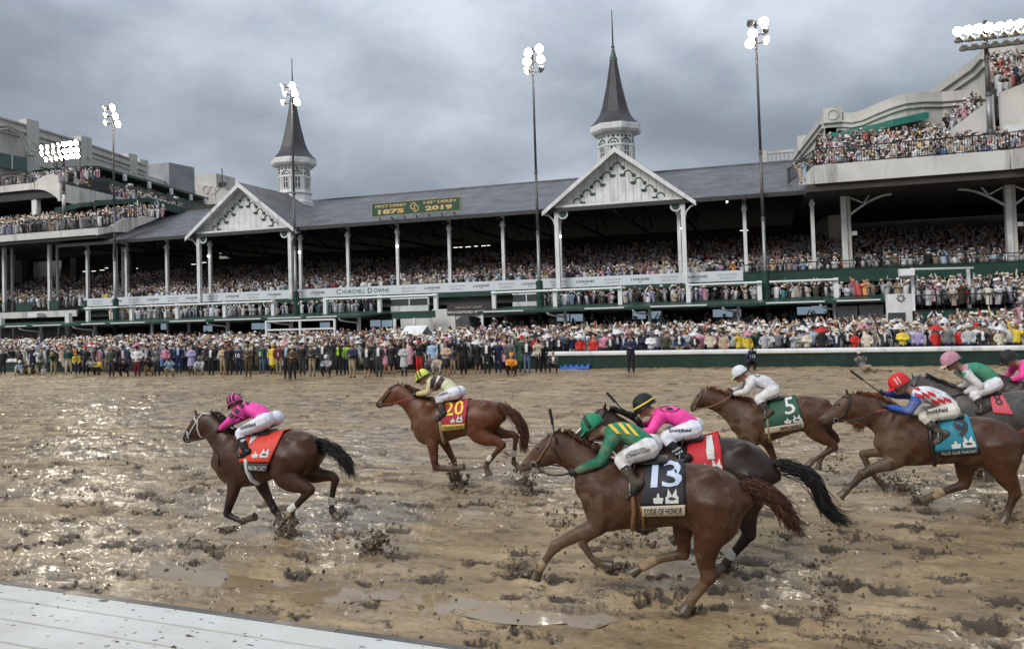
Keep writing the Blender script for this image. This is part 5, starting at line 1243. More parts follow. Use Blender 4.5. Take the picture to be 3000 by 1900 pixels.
TS = [  # zoom, x, feet y, pose, height, top, legs, hat, hat colour, yaw, label, extras
 (ZC1, 30, 545, 'stand', 1.7, 'black', 'black', None, None, .2, 'person in all black standing at the far left edge of the trackside line', {}),
 (ZC1, 200, 545, 'sit', 1.7, 'sky', 'khaki', 'cap', 'white', .5, 'person in pale blue jacket and white cap sitting on the dirt by the left fence', {}),
 (ZC1, 262, 545, 'sit', 1.7, 'olive', 'khaki', None, None, .5, 'bareheaded person in olive sitting beside the white capped sitter', dict(hair=HAIR[1])),
 (ZC1, 335, 542, 'sit', 1.75, 'charcoal', 'khaki', 'cap', 'black', .6, 'person in charcoal and black cap sitting left of the white bucket', {}),
 (ZC1, 405, 538, 'squat', 1.75, 'green', 'khaki', 'cap', 'green', .5, 'person in dark green squatting just left of the white bucket', {}),
 (ZC1, 540, 542, 'stoop', 1.75, 'green', 'khaki', 'cap', 'tan', .3, 'stooping person in dark green jacket and light khaki trousers right of the bucket', {}),
 (ZC1, 692, 535, 'stride', 1.7, 'green', 'cream', 'cap', 'olive', .3, 'person in dark green jacket and cream trousers standing with one foot forward', {}),
 (ZC1, 785, 545, 'stoop', 1.65, 'yellow', 'navy', None, None, .2, 'stooping person in yellow and navy behind the photographers at left', {}),
 (ZC1, 868, 545, 'stand', 1.75, 'black', 'black', 'cap', 'red', .1, 'person in black jacket wearing a red cap, left end of the line', {}),
 (ZC1, 925, 548, 'squatcam', 1.7, 'clear', 'black', None, None, .3, 'squatting photographer in clear plastic beside the yellow raincoat', {}),
 (ZC1, 1000, 545, 'squat', 1.7, 'yellow', 'charcoal', None, None, -.4, 'squatting person in bright yellow raincoat at the left', {}),
 (ZC1, 1125, 562, 'stand', 1.72, 'olive', 'charcoal', 'brim', 'tan', .1, 'person in olive jacket with a tan brimmed hat standing near the yellow raincoat', dict(bulk=1.1)),
 (ZC1, 1185, 556, 'squatcam', 1.7, 'charcoal', 'black', 'cap', 'black', .2, 'squatting photographer in charcoal right of the olive jacket', {}),
 (ZC1, 1262, 562, 'squatcam', 1.72, 'black', 'black', None, None, .2, 'squatting bareheaded photographer in black left of the spotted poncho', {}),
 (ZC1, 1385, 562, 'hipshand', 1.75, 'white', 'maroon', 'cap', 'black', .0, 'person in white poncho over maroon trousers', dict(bulk=1.15)),
 (ZC1, 1515, 550, 'squatcam', 1.7, 'black', 'tan', None, None, .1, 'squatting photographer in black shirt and tan trousers', {}),
 (ZC1, 1585, 560, 'phone', 1.7, 'grey', 'black', None, None, .1, 'photographer in grey hooded top raising a camera', dict(hood=True)),
 (ZC1, 1672, 525, 'stand', 1.72, 'pink', 'charcoal', None, None, .0, 'bald person in pink shirt standing behind the crouching man in pale blue', dict(hair=(.45, .27, .19))),
 (ZC1, 1712, 568, 'squatcam', 1.75, 'sky', 'khaki', None, None, .4, 'crouching photographer in pale blue jacket and khaki trousers', dict(hair=HAIR[0])),
 (ZC1, 1805, 528, 'stand', 1.78, 'navy', 'navy', None, None, .0, 'person in open navy suit over sky blue shirt', dict(stripe='sky')),
 (ZC1, 1930, 545, 'clasp', 1.7, 'lilac', 'brown', None, None, .0, 'person in lilac poncho and brown trousers', dict(coat=.4)),
 (ZC1, 2015, 545, 'squat', 1.7, 'clear', 'clear', None, None, .2, 'crouching person wrapped in a clear plastic poncho', dict(hood=True)),
 (ZC1, 2130, 552, 'stand', 1.68, 'black', 'black', None, None, .1, 'person in black with a white lanyard, left of the camouflage outfit', dict(stripe='white')),
 (ZC1, 2250, 548, 'clasp', 1.7, 'beige', 'tan', 'cap', 'olive', .0, 'person in beige camouflage jacket and trousers', {}),
 (ZC1, 2315, 552, 'stand', 1.75, 'black', 'black', 'cap', 'black', .1, 'person in black jacket and cap left of the navy number ten bib', {}),
 (ZC2, 345, 548, 'stand', 1.7, 'navy', 'navy', None, None, .1, 'person wearing a navy bib with a white 10', dict(extra='10')),
 (ZC2, 440, 572, 'clasp', 1.75, 'brown', 'brown', 'cap', 'brown', .1, 'person in a brown suit with hands together', {}),
 (ZC2, 580, 535, 'hipshand', 1.75, 'green', 'denim', 'cap', 'grey', -.2, 'person wearing a green bib with a white 5 over jeans', dict(extra='5')),
 (ZC2, 690, 538, 'stand', 1.7, 'yellow', 'charcoal', None, None, .2, 'person in yellow hooded poncho right of the green bib', dict(hood=True, coat=.4)),
 (ZC2, 748, 542, 'stand', 1.72, 'maroon', 'khaki', 'cap', 'white', .2, 'person wearing a maroon bib with a white 1 and a white cap', dict(extra='1')),
 (ZC2, 832, 578, 'stand', 1.85, 'black', 'black', None, None, .0, 'tall white haired person in black suit with a sky blue tie', dict(stripe='sky', hair=(.55, .54, .52), bulk=1.1)),
 (ZC2, 888, 596, 'clasp', 1.72, 'brown', 'black', 'boater', 'cream', .2, 'person in brown raincoat and cream boater hat standing forward of the line', dict(coat=.0, bulk=1.08)),
 (ZC2, 985, 550, 'stand', 1.75, 'black', 'charcoal', 'cap', 'black', .0, 'person in black top and cap right of the cream boater hat', {}),
 (ZC2, 1085, 566, 'clasp', 1.75, 'charcoal', 'khaki', 'brim', 'khaki', .0, 'person in charcoal jacket, khaki trousers and khaki brimmed hat', {}),
 (ZC2, 1195, 530, 'stand', 1.75, 'charcoal', 'charcoal', None, None, .0, 'person in charcoal suit standing behind the squatting plastic poncho', dict(stripe='white')),
 (ZC2, 1232, 556, 'squat', 1.75, 'clear', 'charcoal', 'cap', 'white', .1, 'squatting person in clear poncho with a white cap, middle of the line', dict(bulk=1.15)),
 (ZC2, 1352, 552, 'phone', 1.75, 'black', 'black', None, None, .0, 'person in black with lime sleeves taking a picture', dict(stripe='lime')),
 (ZC2, 1432, 545, 'stand', 1.75, 'lime', 'navy', 'cap', 'navy', .0, 'officer in lime high visibility jacket and navy cap', {}),
 (ZC2, 1490, 577, 'clasp', 1.75, 'navy', 'khaki', None, None, -.2, 'bald person in navy jacket and khaki trousers clapping', dict(hair=(.45, .27, .19), bulk=1.1)),
 (ZC2, 1640, 572, 'stand', 1.68, 'black', 'black', None, None, .0, 'person in black jacket and shorts with a white badge', dict(skirt=True, coat=.0, stripe='white')),
 (ZC2, 1690, 540, 'stand', 1.82, 'black', 'black', None, None, .0, 'tall dark haired person in black behind the badge wearer', dict(hair=HAIR[0])),
 (ZC2, 1758, 572, 'stand', 1.75, 'charcoal', 'charcoal', None, None, .0, 'person in charcoal suit with white shirt beside the pink dress', dict(stripe='white')),
 (ZC2, 1832, 532, 'clasp', 1.65, 'pink', 'pink', 'wide', 'cream', .0, 'woman in pink dress and wide cream hat', dict(skirt=True, coat=.4)),
 (ZC2, 1885, 535, 'stand', 1.66, 'black', 'black', None, None, .1, 'woman in black dress right of the pink dress', dict(skirt=True, hair=HAIR[4])),
 (ZC2, 2012, 562, 'clasp', 1.66, 'clear', 'black', None, None, .0, 'person in clear poncho with black boots left of the yellow rider', dict(coat=.5)),
 (ZC2, 2165, 542, 'phone', 1.72, 'black', 'red', 'cap', 'red', .0, 'person in black top, red trousers and red hat', {}),
 (ZC2, 2275, 535, 'squat', 1.7, 'grey', 'grey', None, None, .1, 'crouching person in grey plastic right of the red trousers', {}),
 (ZC2, 2300, 520, 'stand', 1.7, 'sky', 'grey', None, None, .0, 'person in pale blue hooded poncho behind the crouching pair', dict(hood=True, coat=.4, bulk=1.15)),
 (ZC2, 2350, 545, 'squat', 1.65, 'beige', 'clear', None, None, .0, 'crouching woman in beige next to the red trousers', dict(hair=HAIR[0])),
 (ZC3, 375, 556, 'clasp', 1.66, 'beige', 'black', None, None, .0, 'woman in beige coat over a dark skirt', dict(skirt=True, coat=.0, hair=HAIR[4])),
 (ZC3, 440, 535, 'stand', 1.4, 'charcoal', 'tan', None, None, .0, 'child in charcoal jacket beside the beige coat', {}),
 (ZC3, 545, 542, 'phone', 1.75, 'black', 'black', None, None, .0, 'stout photographer in black right of the child', dict(bulk=1.2)),
 (ZC3, 690, 532, 'stand', 1.65, 'black', 'black', 'wide', 'white', .1, 'woman in black with a wide white hat', dict(skirt=True)),
 (ZC3, 785, 542, 'stand', 1.72, 'black', 'black', None, None, .0, 'young person in black suit with a white shirt front', dict(stripe='white', hair=HAIR[0])),
 (ZC3, 895, 535, 'stand', 1.75, 'navy', 'navy', 'cap', 'navy', .0, 'person in navy jacket and navy cap, two along from the orange raincoat', {}),
 (ZC3, 1012, 525, 'stand', 1.75, 'grey', 'grey', None, None, .0, 'person in grey shirt standing behind the orange raincoat', {}),
 (ZC3, 1030, 556, 'squat', 1.75, 'orange', 'black', 'cap', 'orange', .2, 'squatting person in orange raincoat and orange cap', {}),
 (ZC3, 1140, 520, 'stand', 1.85, 'green', 'green', 'cap', 'red', .0, 'big person in dark green raincoat with a red cap', dict(bulk=1.25, coat=.4)),
 (ZC3, 1188, 530, 'stand', 1.72, 'black', 'denim', None, None, .0, 'person in black jacket and washed jeans with a lanyard', dict(stripe='white')),
 (ZC3, 1300, 525, 'phone', 1.7, 'cream', 'black', None, None, .3, 'woman in cream jacket holding a camera at the right end of the line', {}),
 (ZC3, 1350, 520, 'stand', 1.6, 'black', 'black', None, None, .0, 'person in black just left of the blue tarpaulin', {}),
 (ZC3, 1458, 522, 'squat', 1.72, 'charcoal', 'charcoal', None, None, -.1, 'squatting person in charcoal jacket before the blue tarpaulin', dict(stripe='white')),
 (ZC3, 2235, 528, 'clasp', 1.85, 'navy', 'black', None, None, .1, 'lone person in navy jacket standing by the green fence with hands clasped', dict(hair=HAIR[1], bulk=1.08)),
 (ZR4, 432, 1280, 'squatcam', 1.7, 'navy', 'black', None, None, .5, 'crouching photographer in navy bib against the green fence', dict(extra='112')),
 (ZR4, 1165, 1292, 'recline', 1.75, 'grey', 'khaki', None, None, .2, 'photographer in grey with white hood reclining against the green fence', dict(hair=(.7, .7, .7))),
]
CAMS = []
for zm, fx, fy, kind, ht, top, legs, hat, hc, yaw, lab, ex in TS:
    p = gz(*zm(fx, fy-6)); ex = dict(ex); bib = ex.pop('extra', None); ex['bulk'] = ex.get('bulk', 1.0)*1.1
    face = -math.atan2(p.x+3, p.y-8)*.35
    o = person(lab, p.x, p.y, kind, ht, top, legs, hat, hc or 'white', yaw+face, .033, .0, group=g_, **ex)
    if bib:
        mb = MB(); P = pose(kind); c_ = P['chest']*(ht/1.72); rot = Matrix.Rotation(yaw+face, 3, 'Z')
        a, f = text_geo(bib, .30 if len(bib) < 3 else .2, .03)
        hz = (P['chest'].z+P['hip'].z)/2*(ht/1.72) if kind[:5] != 'squat' else c_.z
        fwd = -.20 if kind[:5] != 'squat' else -.3
        mb.add([Vector((p.x, p.y, 0))+rot @ Vector((q[0], fwd, hz+q[1])) for q in a], f); mb.build('bib_number', M['white'], o)
        mb = MB(); mb.hexa([Vector((p.x, p.y, 0))+rot @ Vector(q) for q in ((-.21, fwd+.012, hz-.22), (.21, fwd+.012, hz-.22), (.2, fwd+.1, hz-.2), (-.2, fwd+.1, hz-.2))], [Vector((p.x, p.y, 0))+rot @ Vector(q) for q in ((-.2, fwd+.012, hz+.25), (.2, fwd+.012, hz+.25), (.19, fwd+.1, hz+.25), (-.19, fwd+.1, hz+.25))])
        mb.build('bib', mat('bib_'+top, DYE[top], .6), o)
    if kind in ('squatcam', 'phone', 'recline'): CAMS.append((o, p, kind, ht/1.72, yaw+face, lab))
for i, (o, p, kind, k, ya, lab) in enumerate(CAMS):
    P = pose(kind); h = (P['lh']+P['rh'])/2*k; rot = Matrix.Rotation(ya, 3, 'Z')
    c_ = Vector((p.x, p.y, 0))+rot @ (h+Vector((0, -.06, .04)))
    T_ = thing('camera', 'black camera held up by the '+' '.join(lab.split()[:9]).replace(' wearing', ''), 'camera', c_, 'cameras held at the trackside')
    mb = MB(); mb.box(-.075, .075, -.03, .04, -.05, .06); mb.v = [tuple(c_+rot @ Vector(q)) for q in mb.v]; mb.build('camera_body', M['black_rail'], T_)
    mb = MB().tube([(0, -.03, 0), (0, -.22 if kind != 'phone' else -.12, 0)], .042, 8); mb.v = [tuple(c_+rot @ Vector(q)) for q in mb.v]; mb.build('lens', mat('white_lens', (.55, .55, .52), .4) if i % 3 == 1 else M['black_rail'], T_)
# second line of people filling the gaps behind them
FILL = [('black', 'black', None), ('charcoal', 'khaki', 'cap'), ('navy', 'navy', None), ('brown', 'charcoal', 'brim'), ('white', 'navy', None), ('black', 'charcoal', 'cap'), ('grey', 'black', None), ('olive', 'black', 'cap'), ('pink', 'black', 'wide'), ('black', 'denim', None), ('navy', 'khaki', 'cap'), ('clear', 'black', None)]
nb_ = ['the beige coat', 'the maroon trousers', 'the yellow raincoat', 'the navy suit', 'the brown suit', 'the lilac poncho', 'the boater hat', 'the pink dress', 'the red trousers', 'the tall man', 'the orange raincoat', 'the green bib']
for i in range(34):
    fx = 250+i*39+random.uniform(-10, 10); p = gz(fx, 1092-.012*fx); tp, lg, ht_ = FILL[(i*5) % 12]
    k_ = 'stand' if i % 3 else 'phone'
    person(f"{['person', 'onlooker', 'photographer'][i % 3]} in {tp} {['bareheaded', 'with a hat'][bool(ht_)]} in the second trackside line, behind {nb_[min(11, i//3)]}", p.x, min(p.y, 39.3), k_, 1.66+.16*random.random(), tp, lg, ht_, 'white' if i % 2 else tp, random.uniform(-.4, .4)-math.atan2(p.x+3, p.y-8)*.3, .042, 0, bulk=1.08, stripe='white' if tp in ('black', 'navy', 'charcoal') and i % 2 else None, group=g_)
# bucket and tarpaulin
p = gz(*ZC1(442, 540)); BK = thing('bucket', 'white plastic bucket on the dirt beside the people sitting at left', 'bucket', p)
MB().lathe(p, [(.13, 0), (.16, .34), (.17, .35), (.145, .345), (.12, .1)], 14).build('pail', M['white_metal'], BK, smooth=True)
MB().tube([p+Vector((.165*math.cos(R(a)), -.02, .33+.14*math.sin(R(a)))) for a in range(0, 181, 20)], .006, 5).build('handle', M['steel'], BK)
a, b_ = gz(*ZC3(1500, 490)), gz(*ZC3(1830, 475))
mb = MB(); nx, ny = 26, 7; v = []
for i in range(nx):
    for j in range(ny):
        u = i/(nx-1); x = a.x+(b_.x-a.x)*u; h = .16*math.sin(math.pi*j/(ny-1))*(1+.5*math.sin(i*1.3+j))+.25*max(0, u-.85)*math.sin(math.pi*j/(ny-1))*6*.3
        v.append((x, 39.15+.6*j/(ny-1)+.05*math.sin(i*.9), .01+max(0, h)))
mb.add(v, [(i*ny+j, (i+1)*ny+j, (i+1)*ny+j+1, i*ny+j+1) for i in range(nx-1) for j in range(ny-1)])
tag(mb.build('tarpaulin', mat('blue_tarpaulin', (.02, .10, .42), .35, bump=.4, scale=4), smooth=True), 'crumpled blue tarpaulin lying along the foot of the green fence', 'tarpaulin')
# roof-top onlookers on the left wing
for i, (x, y, c_) in enumerate(((38, 358, 'navy'), (57, 360, 'blue'), (105, 372, 'black'), (280, 400, 'charcoal'), (316, 409, 'black'))):
    zx, zy = (x, y) if i < 3 else (x, y)
    q = (30, 353), (62, 355), (118, 366), (316/2.179*2.179*.5, 395), (180, 405)
lab5 = ['leftmost onlooker on the parapet of the left wing, in navy', 'onlooker in bright blue on the parapet of the left wing', 'onlooker in black alone on the parapet of the left wing', 'onlooker on the parapet above the lit lamps, in charcoal', 'onlooker in brown on the parapet, nearest the lamp mast']
for (x, y), c_, l_ in zip(((16, 357), (31, 357), (59, 368), (159, 402), (181, 409)), ('navy', 'blue', 'black', 'charcoal', 'brown'), lab5):
    d = ray(x, y); Pp = Vector((0, 0, CAM_H))+d*((-99.2 if x < 100 else -101.5)/d.x)
    person(l_, Pp.x, Pp.y, 'stand', 1.75, c_, 'charcoal', None, None, -.9, .04, Pp.z-1.72, group='onlookers on the left wing roof')

MB().box(-112, -98.1, 70, 96, 28.6, 29.0).build('roof_deck', M['darker'], LW)
# ------------------------------------------------------------------ front rows at the rail: individuals
tops = ['black', 'charcoal', 'navy', 'grey', 'brown', 'tan', 'olive', 'green', 'white', 'cream', 'pink', 'red', 'maroon', 'orange', 'yellow', 'teal', 'blue', 'sky', 'lilac', 'clear', 'beige']
wts = [15, 10, 7, 7, 4, 3, 2, 1.5, 17, 8, 3.5, 1.6, 1.2, .6, .8, .7, 1.2, 3, 1, 6, 4]
heads = [(None, None, 'bareheaded'), ('cap', 'white', 'white cap'), ('cap', 'black', 'black cap'), ('cap', 'red', 'red cap'), ('brim', 'cream', 'cream brimmed hat'), ('wide', 'white', 'wide white hat'), ('wide', 'pink', 'wide pink hat'), ('boater', 'white', 'white boater'), ('brim', 'grey', 'grey brimmed hat'), ('wide', 'black', 'wide black hat'), ('wide', 'red', 'wide red hat'), ('hood', None, 'with the hood up')]
hw_ = [10, 2.5, 2, .6, 1.8, 1.0, .5, 1, 1, .5, .3, 1.6]
acts = {'stand': 'arms down', 'phone': 'hands to face', 'clasp': 'hands together', 'cheer': 'arm up', 'raise': 'arms raised'}
REAL = [(1604+(x-1400)/3.44*1.0, None) for x in ()]
spots = [0, 'hut', 'spire', 'frame']
def where(x):
    for lim, w_ in ((-47, 'far left rail'), (-38, 'rail left of the pipe frame'), (-30, 'rail below the roof sign'), (-22, 'rail behind trackside line'), (-14, 'rail behind the blue tarpaulin'), (-6, 'rail behind the lone man'), (1, 'rail below the right light pole'), (9, 'rail right of the photographer'), (99, 'rail at the far right')):
        if x < lim: return w_
used = set(); used_pos = []
FIX = [  # distinctive people seen behind the rail: (px x, top, head idx, act)
 (2505, 'red', 11, 'clasp'), (2980, 'yellow', 11, 'cheer'), (1738, 'red', 11, 'stand'), (1700, 'red', 5, 'stand'), (2165, 'yellow', 4, 'phone'), (2190, 'yellow', 6, 'stand'), (2540, 'cream', 0, 'stand'), (2742, 'red', 10, 'stand'), (2838, 'clear', 7, 'hipshand' if False else 'stand'), (2880, 'black', 0, 'stand'), (2930, 'cream', 5, 'stand'), (2645, 'yellow', 4, 'clasp'), (2690, 'lilac', 0, 'stand'), (1570, 'red', 9, 'stand'), (1360, 'sky', 11, 'stand'), (1323, 'blue', 8, 'raise'), (100, 'yellow', 5, 'stand'), (175, 'red', 10, 'phone'), (270, 'red', 10, 'clasp'), (215, 'orange', 0, 'stand')]
rows = []
for a_, tp, hi, ac in FIX:
    rows.append((at(a_, 1000, 40.75).x, 40.75, tp, hi, ac))
for r_ in range(3):
    x = -53.0+r_*.2
    while x < 14.5:
        y = 40.75+.72*r_+.15*random.random()
        x += .62+.18*random.random() if x > -24 else 1.1+.4*random.random()
        if r_ >= 1 and x < -16: continue
        if any(abs(q[0]-x) < .42 and abs(q[1]-y) < .4 for q in rows): continue
        rows.append((x, y, random.choices(tops, wts)[0], random.choices(range(12), hw_)[0], random.choices(list(acts), (5, 4, 3, .7, 1))[0]))
nr = 0
for x, y, tp, hi, ac in rows:
    if nr >= 196: break
    for attempt in range(60):
        key = (tp, hi, ac, where(x))
        if key not in used: break
        hi = random.choices(range(12), hw_)[0]; ac = random.choices(list(acts), (5, 4, 3, .7, 1))[0]
        if attempt > 20: tp = random.choices(tops, wts)[0]
    used.add(key)
    hk, hc, hl = heads[hi]
    nm = {'clear': 'clear', 'sky': 'pale blue'}.get(tp, tp)
    lab = f'person in {nm}, {hl}, {acts[ac]}, {where(x)}'
    person(lab, x, y, ac, 1.62+.22*random.random(), tp, random.choice(['charcoal', 'khaki', 'navy', 'black']), hk if hk != 'hood' else None, hc or 'white', random.uniform(-.5, .5)-math.atan2(x+3, y-8)*.25, .05, .06, bulk=random.choice([.95, 1.0, 1.08]), hood=(hi == 11), stripe=('white' if tp in ('black', 'charcoal', 'navy', 'grey', 'brown') and random.random() < .55 else None), group='people lined up behind the track rail')
    nr += 1

# ------------------------------------------------------------------ the crowd beyond: one mass nobody could count
def small_person(kind, hat):
    """low-poly figure -> verts, triangles, zone ids"""
    P = pose(kind); V, F_, Z = [], [], []
    X_ = Vector((1, 0, 0)); Y_ = Vector((0, 1, 0))
    def add(secs, zone, n=5, ends=True):
        o = len(V)
        for c, u, a in secs: V.extend(tuple(c+u*math.cos(2*math.pi*k/n)+a*math.sin(2*math.pi*k/n)) for k in range(n))
        m_ = len(secs)
        for i in range(m_-1):
            for k in range(n): F_.append((o+i*n+k, o+i*n+(k+1) % n, o+(i+1)*n+(k+1) % n, o+(i+1)*n+k))
        if ends: F_.append(tuple(o+(m_-1)*n+k for k in range(n)))
        Z.extend([zone]*(m_*n))
    def rod(p, q, r0, r1, zone, n=3):
        t_ = (q-p).normalized(); a = t_.cross(Y_ if abs(t_.y) < .9 else X_).normalized(); b_ = t_.cross(a)
        add([(p, a*r0, b_*r0), (q, a*r1, b_*r1)], zone, n)
    sp = (P['neck']-P['hip']).normalized(); hd = P['head']
    add([(P['hip']-sp*.5, Y_*.12, X_*.17), (P['chest'], Y_*.13, X_*.20), (P['neck']-sp*.10, Y_*.10, X_*.21), (P['neck']-sp*.02, Y_*.05, X_*.06)], 1, 6)
    add([(hd-Vector((0, 0, .11)), Y_*.05, X_*.045), (hd-Vector((0, 0, .03)), Y_*.095, X_*.075), (hd+Vector((0, 0, .05)), Y_*.09, X_*.078)], 2, 6)
    add([(hd+Vector((0, .04, -.03)), Y_*.08, X_*.086), (hd+Vector((0, .018, .05)), Y_*.098, X_*.09), (hd+Vector((0, .01, .11)), Y_*.055, X_*.05)], 3, 5)
    for s, e, h in ((-1, 'lel', 'lh'), (1, 'rel', 'rh')):
        a = P['neck']+Vector((s*.20, 0, -.1))
        rod(a, P[e], .075, .058, 1, 4); rod(P[e], P[h], .058, .045, 1); d = (P[h]-P[e]).normalized(); rod(P[h], P[h]+d*.09, .05, .04, 2)
    if hat:
        w_ = .25 if hat == 1 else .16; c = hd+Vector((0, 0, .055))
        add([(c, Y_*w_, X_*w_), (c+Vector((0, 0, .03)), Y_*.11, X_*.11), (c+Vector((0, 0, .12)), Y_*.09, X_*.09)], 3, 7)
    T = []
    for q in F_:
        for i in range(1, len(q)-1): T.append((q[0], q[i], q[i+1]))
    return np.array(V), np.array(T), np.array(Z)
SP = [small_person(k, h) for k in ('stand', 'phone', 'clasp', 'raise', 'stand', 'phone', 'cheer') for h in (0, 0, 2, 1)]
CP = []  # x, y, z
def patch(fl, fr, br, bl, rows, pitch, jit=.2, fill=.94):
    fl, fr, br, bl = map(Vector, (fl, fr, br, bl))
    for r_ in range(rows):
        t_ = r_/max(1, rows-1); a, b_ = fl.lerp(bl, t_), fr.lerp(br, t_); n = int((b_-a).length/pitch)
        for k in range(n):
            if random.random() > fill: continue
            p = a.lerp(b_, (k+.5*(r_ % 2))/n)
            CP.append((p.x+random.uniform(-jit, jit)*.7, p.y+random.uniform(-jit, jit), p.z+random.uniform(-.08, .05)))
patch((-83, 62.75, 4.72), (23.5, 62.75, 4.72), (28, 79, 8.1), (-104, 79, 8.1), 18, .57)
patch((-54, 41.4, .06), (-16.5, 41.4, .06), (-16.5, 42.5, .06), (-55, 42.5, .06), 3, .6)
patch((-56, 43.0, .07), (12.5, 43.0, .07), (16, 49.5, .15), (-64, 49.5, .15), 8, .62)
patch((-66, 50.3, .15), (8.6, 50.3, .15), (8.6, 56.6, .3), (-74, 56.6, .3), 7, .66)
patch((-72, 57.6, .32), (-36, 57.6, .32), (-36, 60.5, .34), (-74, 60.5, .34), 3, .8)
patch((-25, 57.6, .7), (6, 57.6, .7), (6, 60.5, .9), (-25, 60.5, .9), 3, .8, fill=.7)
for a_, b_ in ((330, 655), (665, 800), (805, 1110), (1590, 1815), (1822, 2450), (2458, 2655)):
    patch((at(a_, 900, 61).x, 60.75, 2.88), (at(b_, 900, 61).x, 60.75, 2.88), (at(b_, 900, 61.9).x, 61.6, 3.0), (at(a_, 900, 61.9).x, 61.6, 3.0), 3, .58, .3, fill=.85)
patch((9.4, 41.9, .1), (16, 41.9, .1), (22, 53.0, .9), (9.6, 53.0, .5), 11, .62)
patch((9.7, 54.1, 2.3), (21, 54.1, 2.3), (22.5, 61.4, 3.0), (9.7, 61.4, 3.0), 8, .6)
patch((14.0, 49.5, 1.2), (19, 49.5, 1.3), (21, 55.2, 2.4), (15.4, 55.2, 2.3), 6, .62)
patch((-84, 60.45, 12.35), (-63.2, 60.45, 12.35), (-64, 66.9, 14.3), (-88, 66.9, 14.3), 7, .58)
patch((-62.9, 61.5, 12.6), (-63.2, 70, 14.6), (-65, 70, 15.2), (-64.6, 61.5, 13.1), 3, .6)
patch((-92, 66.4, 18.75), (-75.2, 66.4, 18.75), (-77, 74.5, 20.9), (-92, 74.5, 20.9), 8, .58)
patch((-75.6, 70, 18.4), (-80.5, 92, 18.6), (-83, 92, 19.6), (-78, 70, 19.6), 4, .6)
patch((-81, 84, 19.9), (-89, 112, 19.9), (-90, 112, 20.4), (-82.4, 84, 20.4), 2, .7, fill=.8)
patch((-87.4, 78, 22.6), (-93.5, 110, 22.6), (-94.4, 110, 23), (-88.4, 78, 23), 2, .75, fill=.8)
patch((4.6, 58.6, 11.65), (26, 58.6, 11.65), (26, 70.6, 15.9), (5.6, 70.6, 15.9), 12, .58)
patch((3.3, 61.2, 11.7), (4.3, 59.0, 11.6), (5.2, 60.5, 12.1), (4.2, 63.5, 12.4), 3, .5)
c9 = at(*Z3(1985, 600), 66).x
patch((c9+.2, 65.4, 17.7), (28, 65.4, 17.9), (29, 72.8, 21.8), (c9+1.6, 72.8, 21.8), 9, .56)
patch((at(*Z3(1720, 830), 67).x, 66.8, at(*Z3(1720, 830), 66).z-.6), (at(*Z3(1920, 680), 67).x, 66.8, at(*Z3(1920, 680), 66).z-.4), (at(*Z3(1920, 680), 67).x, 68.4, at(*Z3(1920, 680), 66).z+.4), (at(*Z3(1720, 830), 67).x, 68.4, at(*Z3(1720, 830), 66).z+.2), 3, .45)
NDARK = len(CP)
patch((gz(30, 1090).x*38.6/40, 38.7, 0), (gz(1590, 1072).x, 38.7, 0), (gz(1590, 1072).x, 39.35, 0), (gz(30, 1090).x*39.3/40, 39.35, 0), 2, .62, .22, fill=.8)
DARKS = set(CP[NDARK:])
tx = [at(1277, 900, 58).x, at(1440, 900, 58).x]
CP = [p for p in CP if not (tx[0]-.3 < p[0] < tx[1]-.8 and 56.6 < p[1] < 61 and p[2] < 2) and not (-29.8 > p[0] > -31.9 and 46 < p[1] < 48.3 and p[2] < 1)]
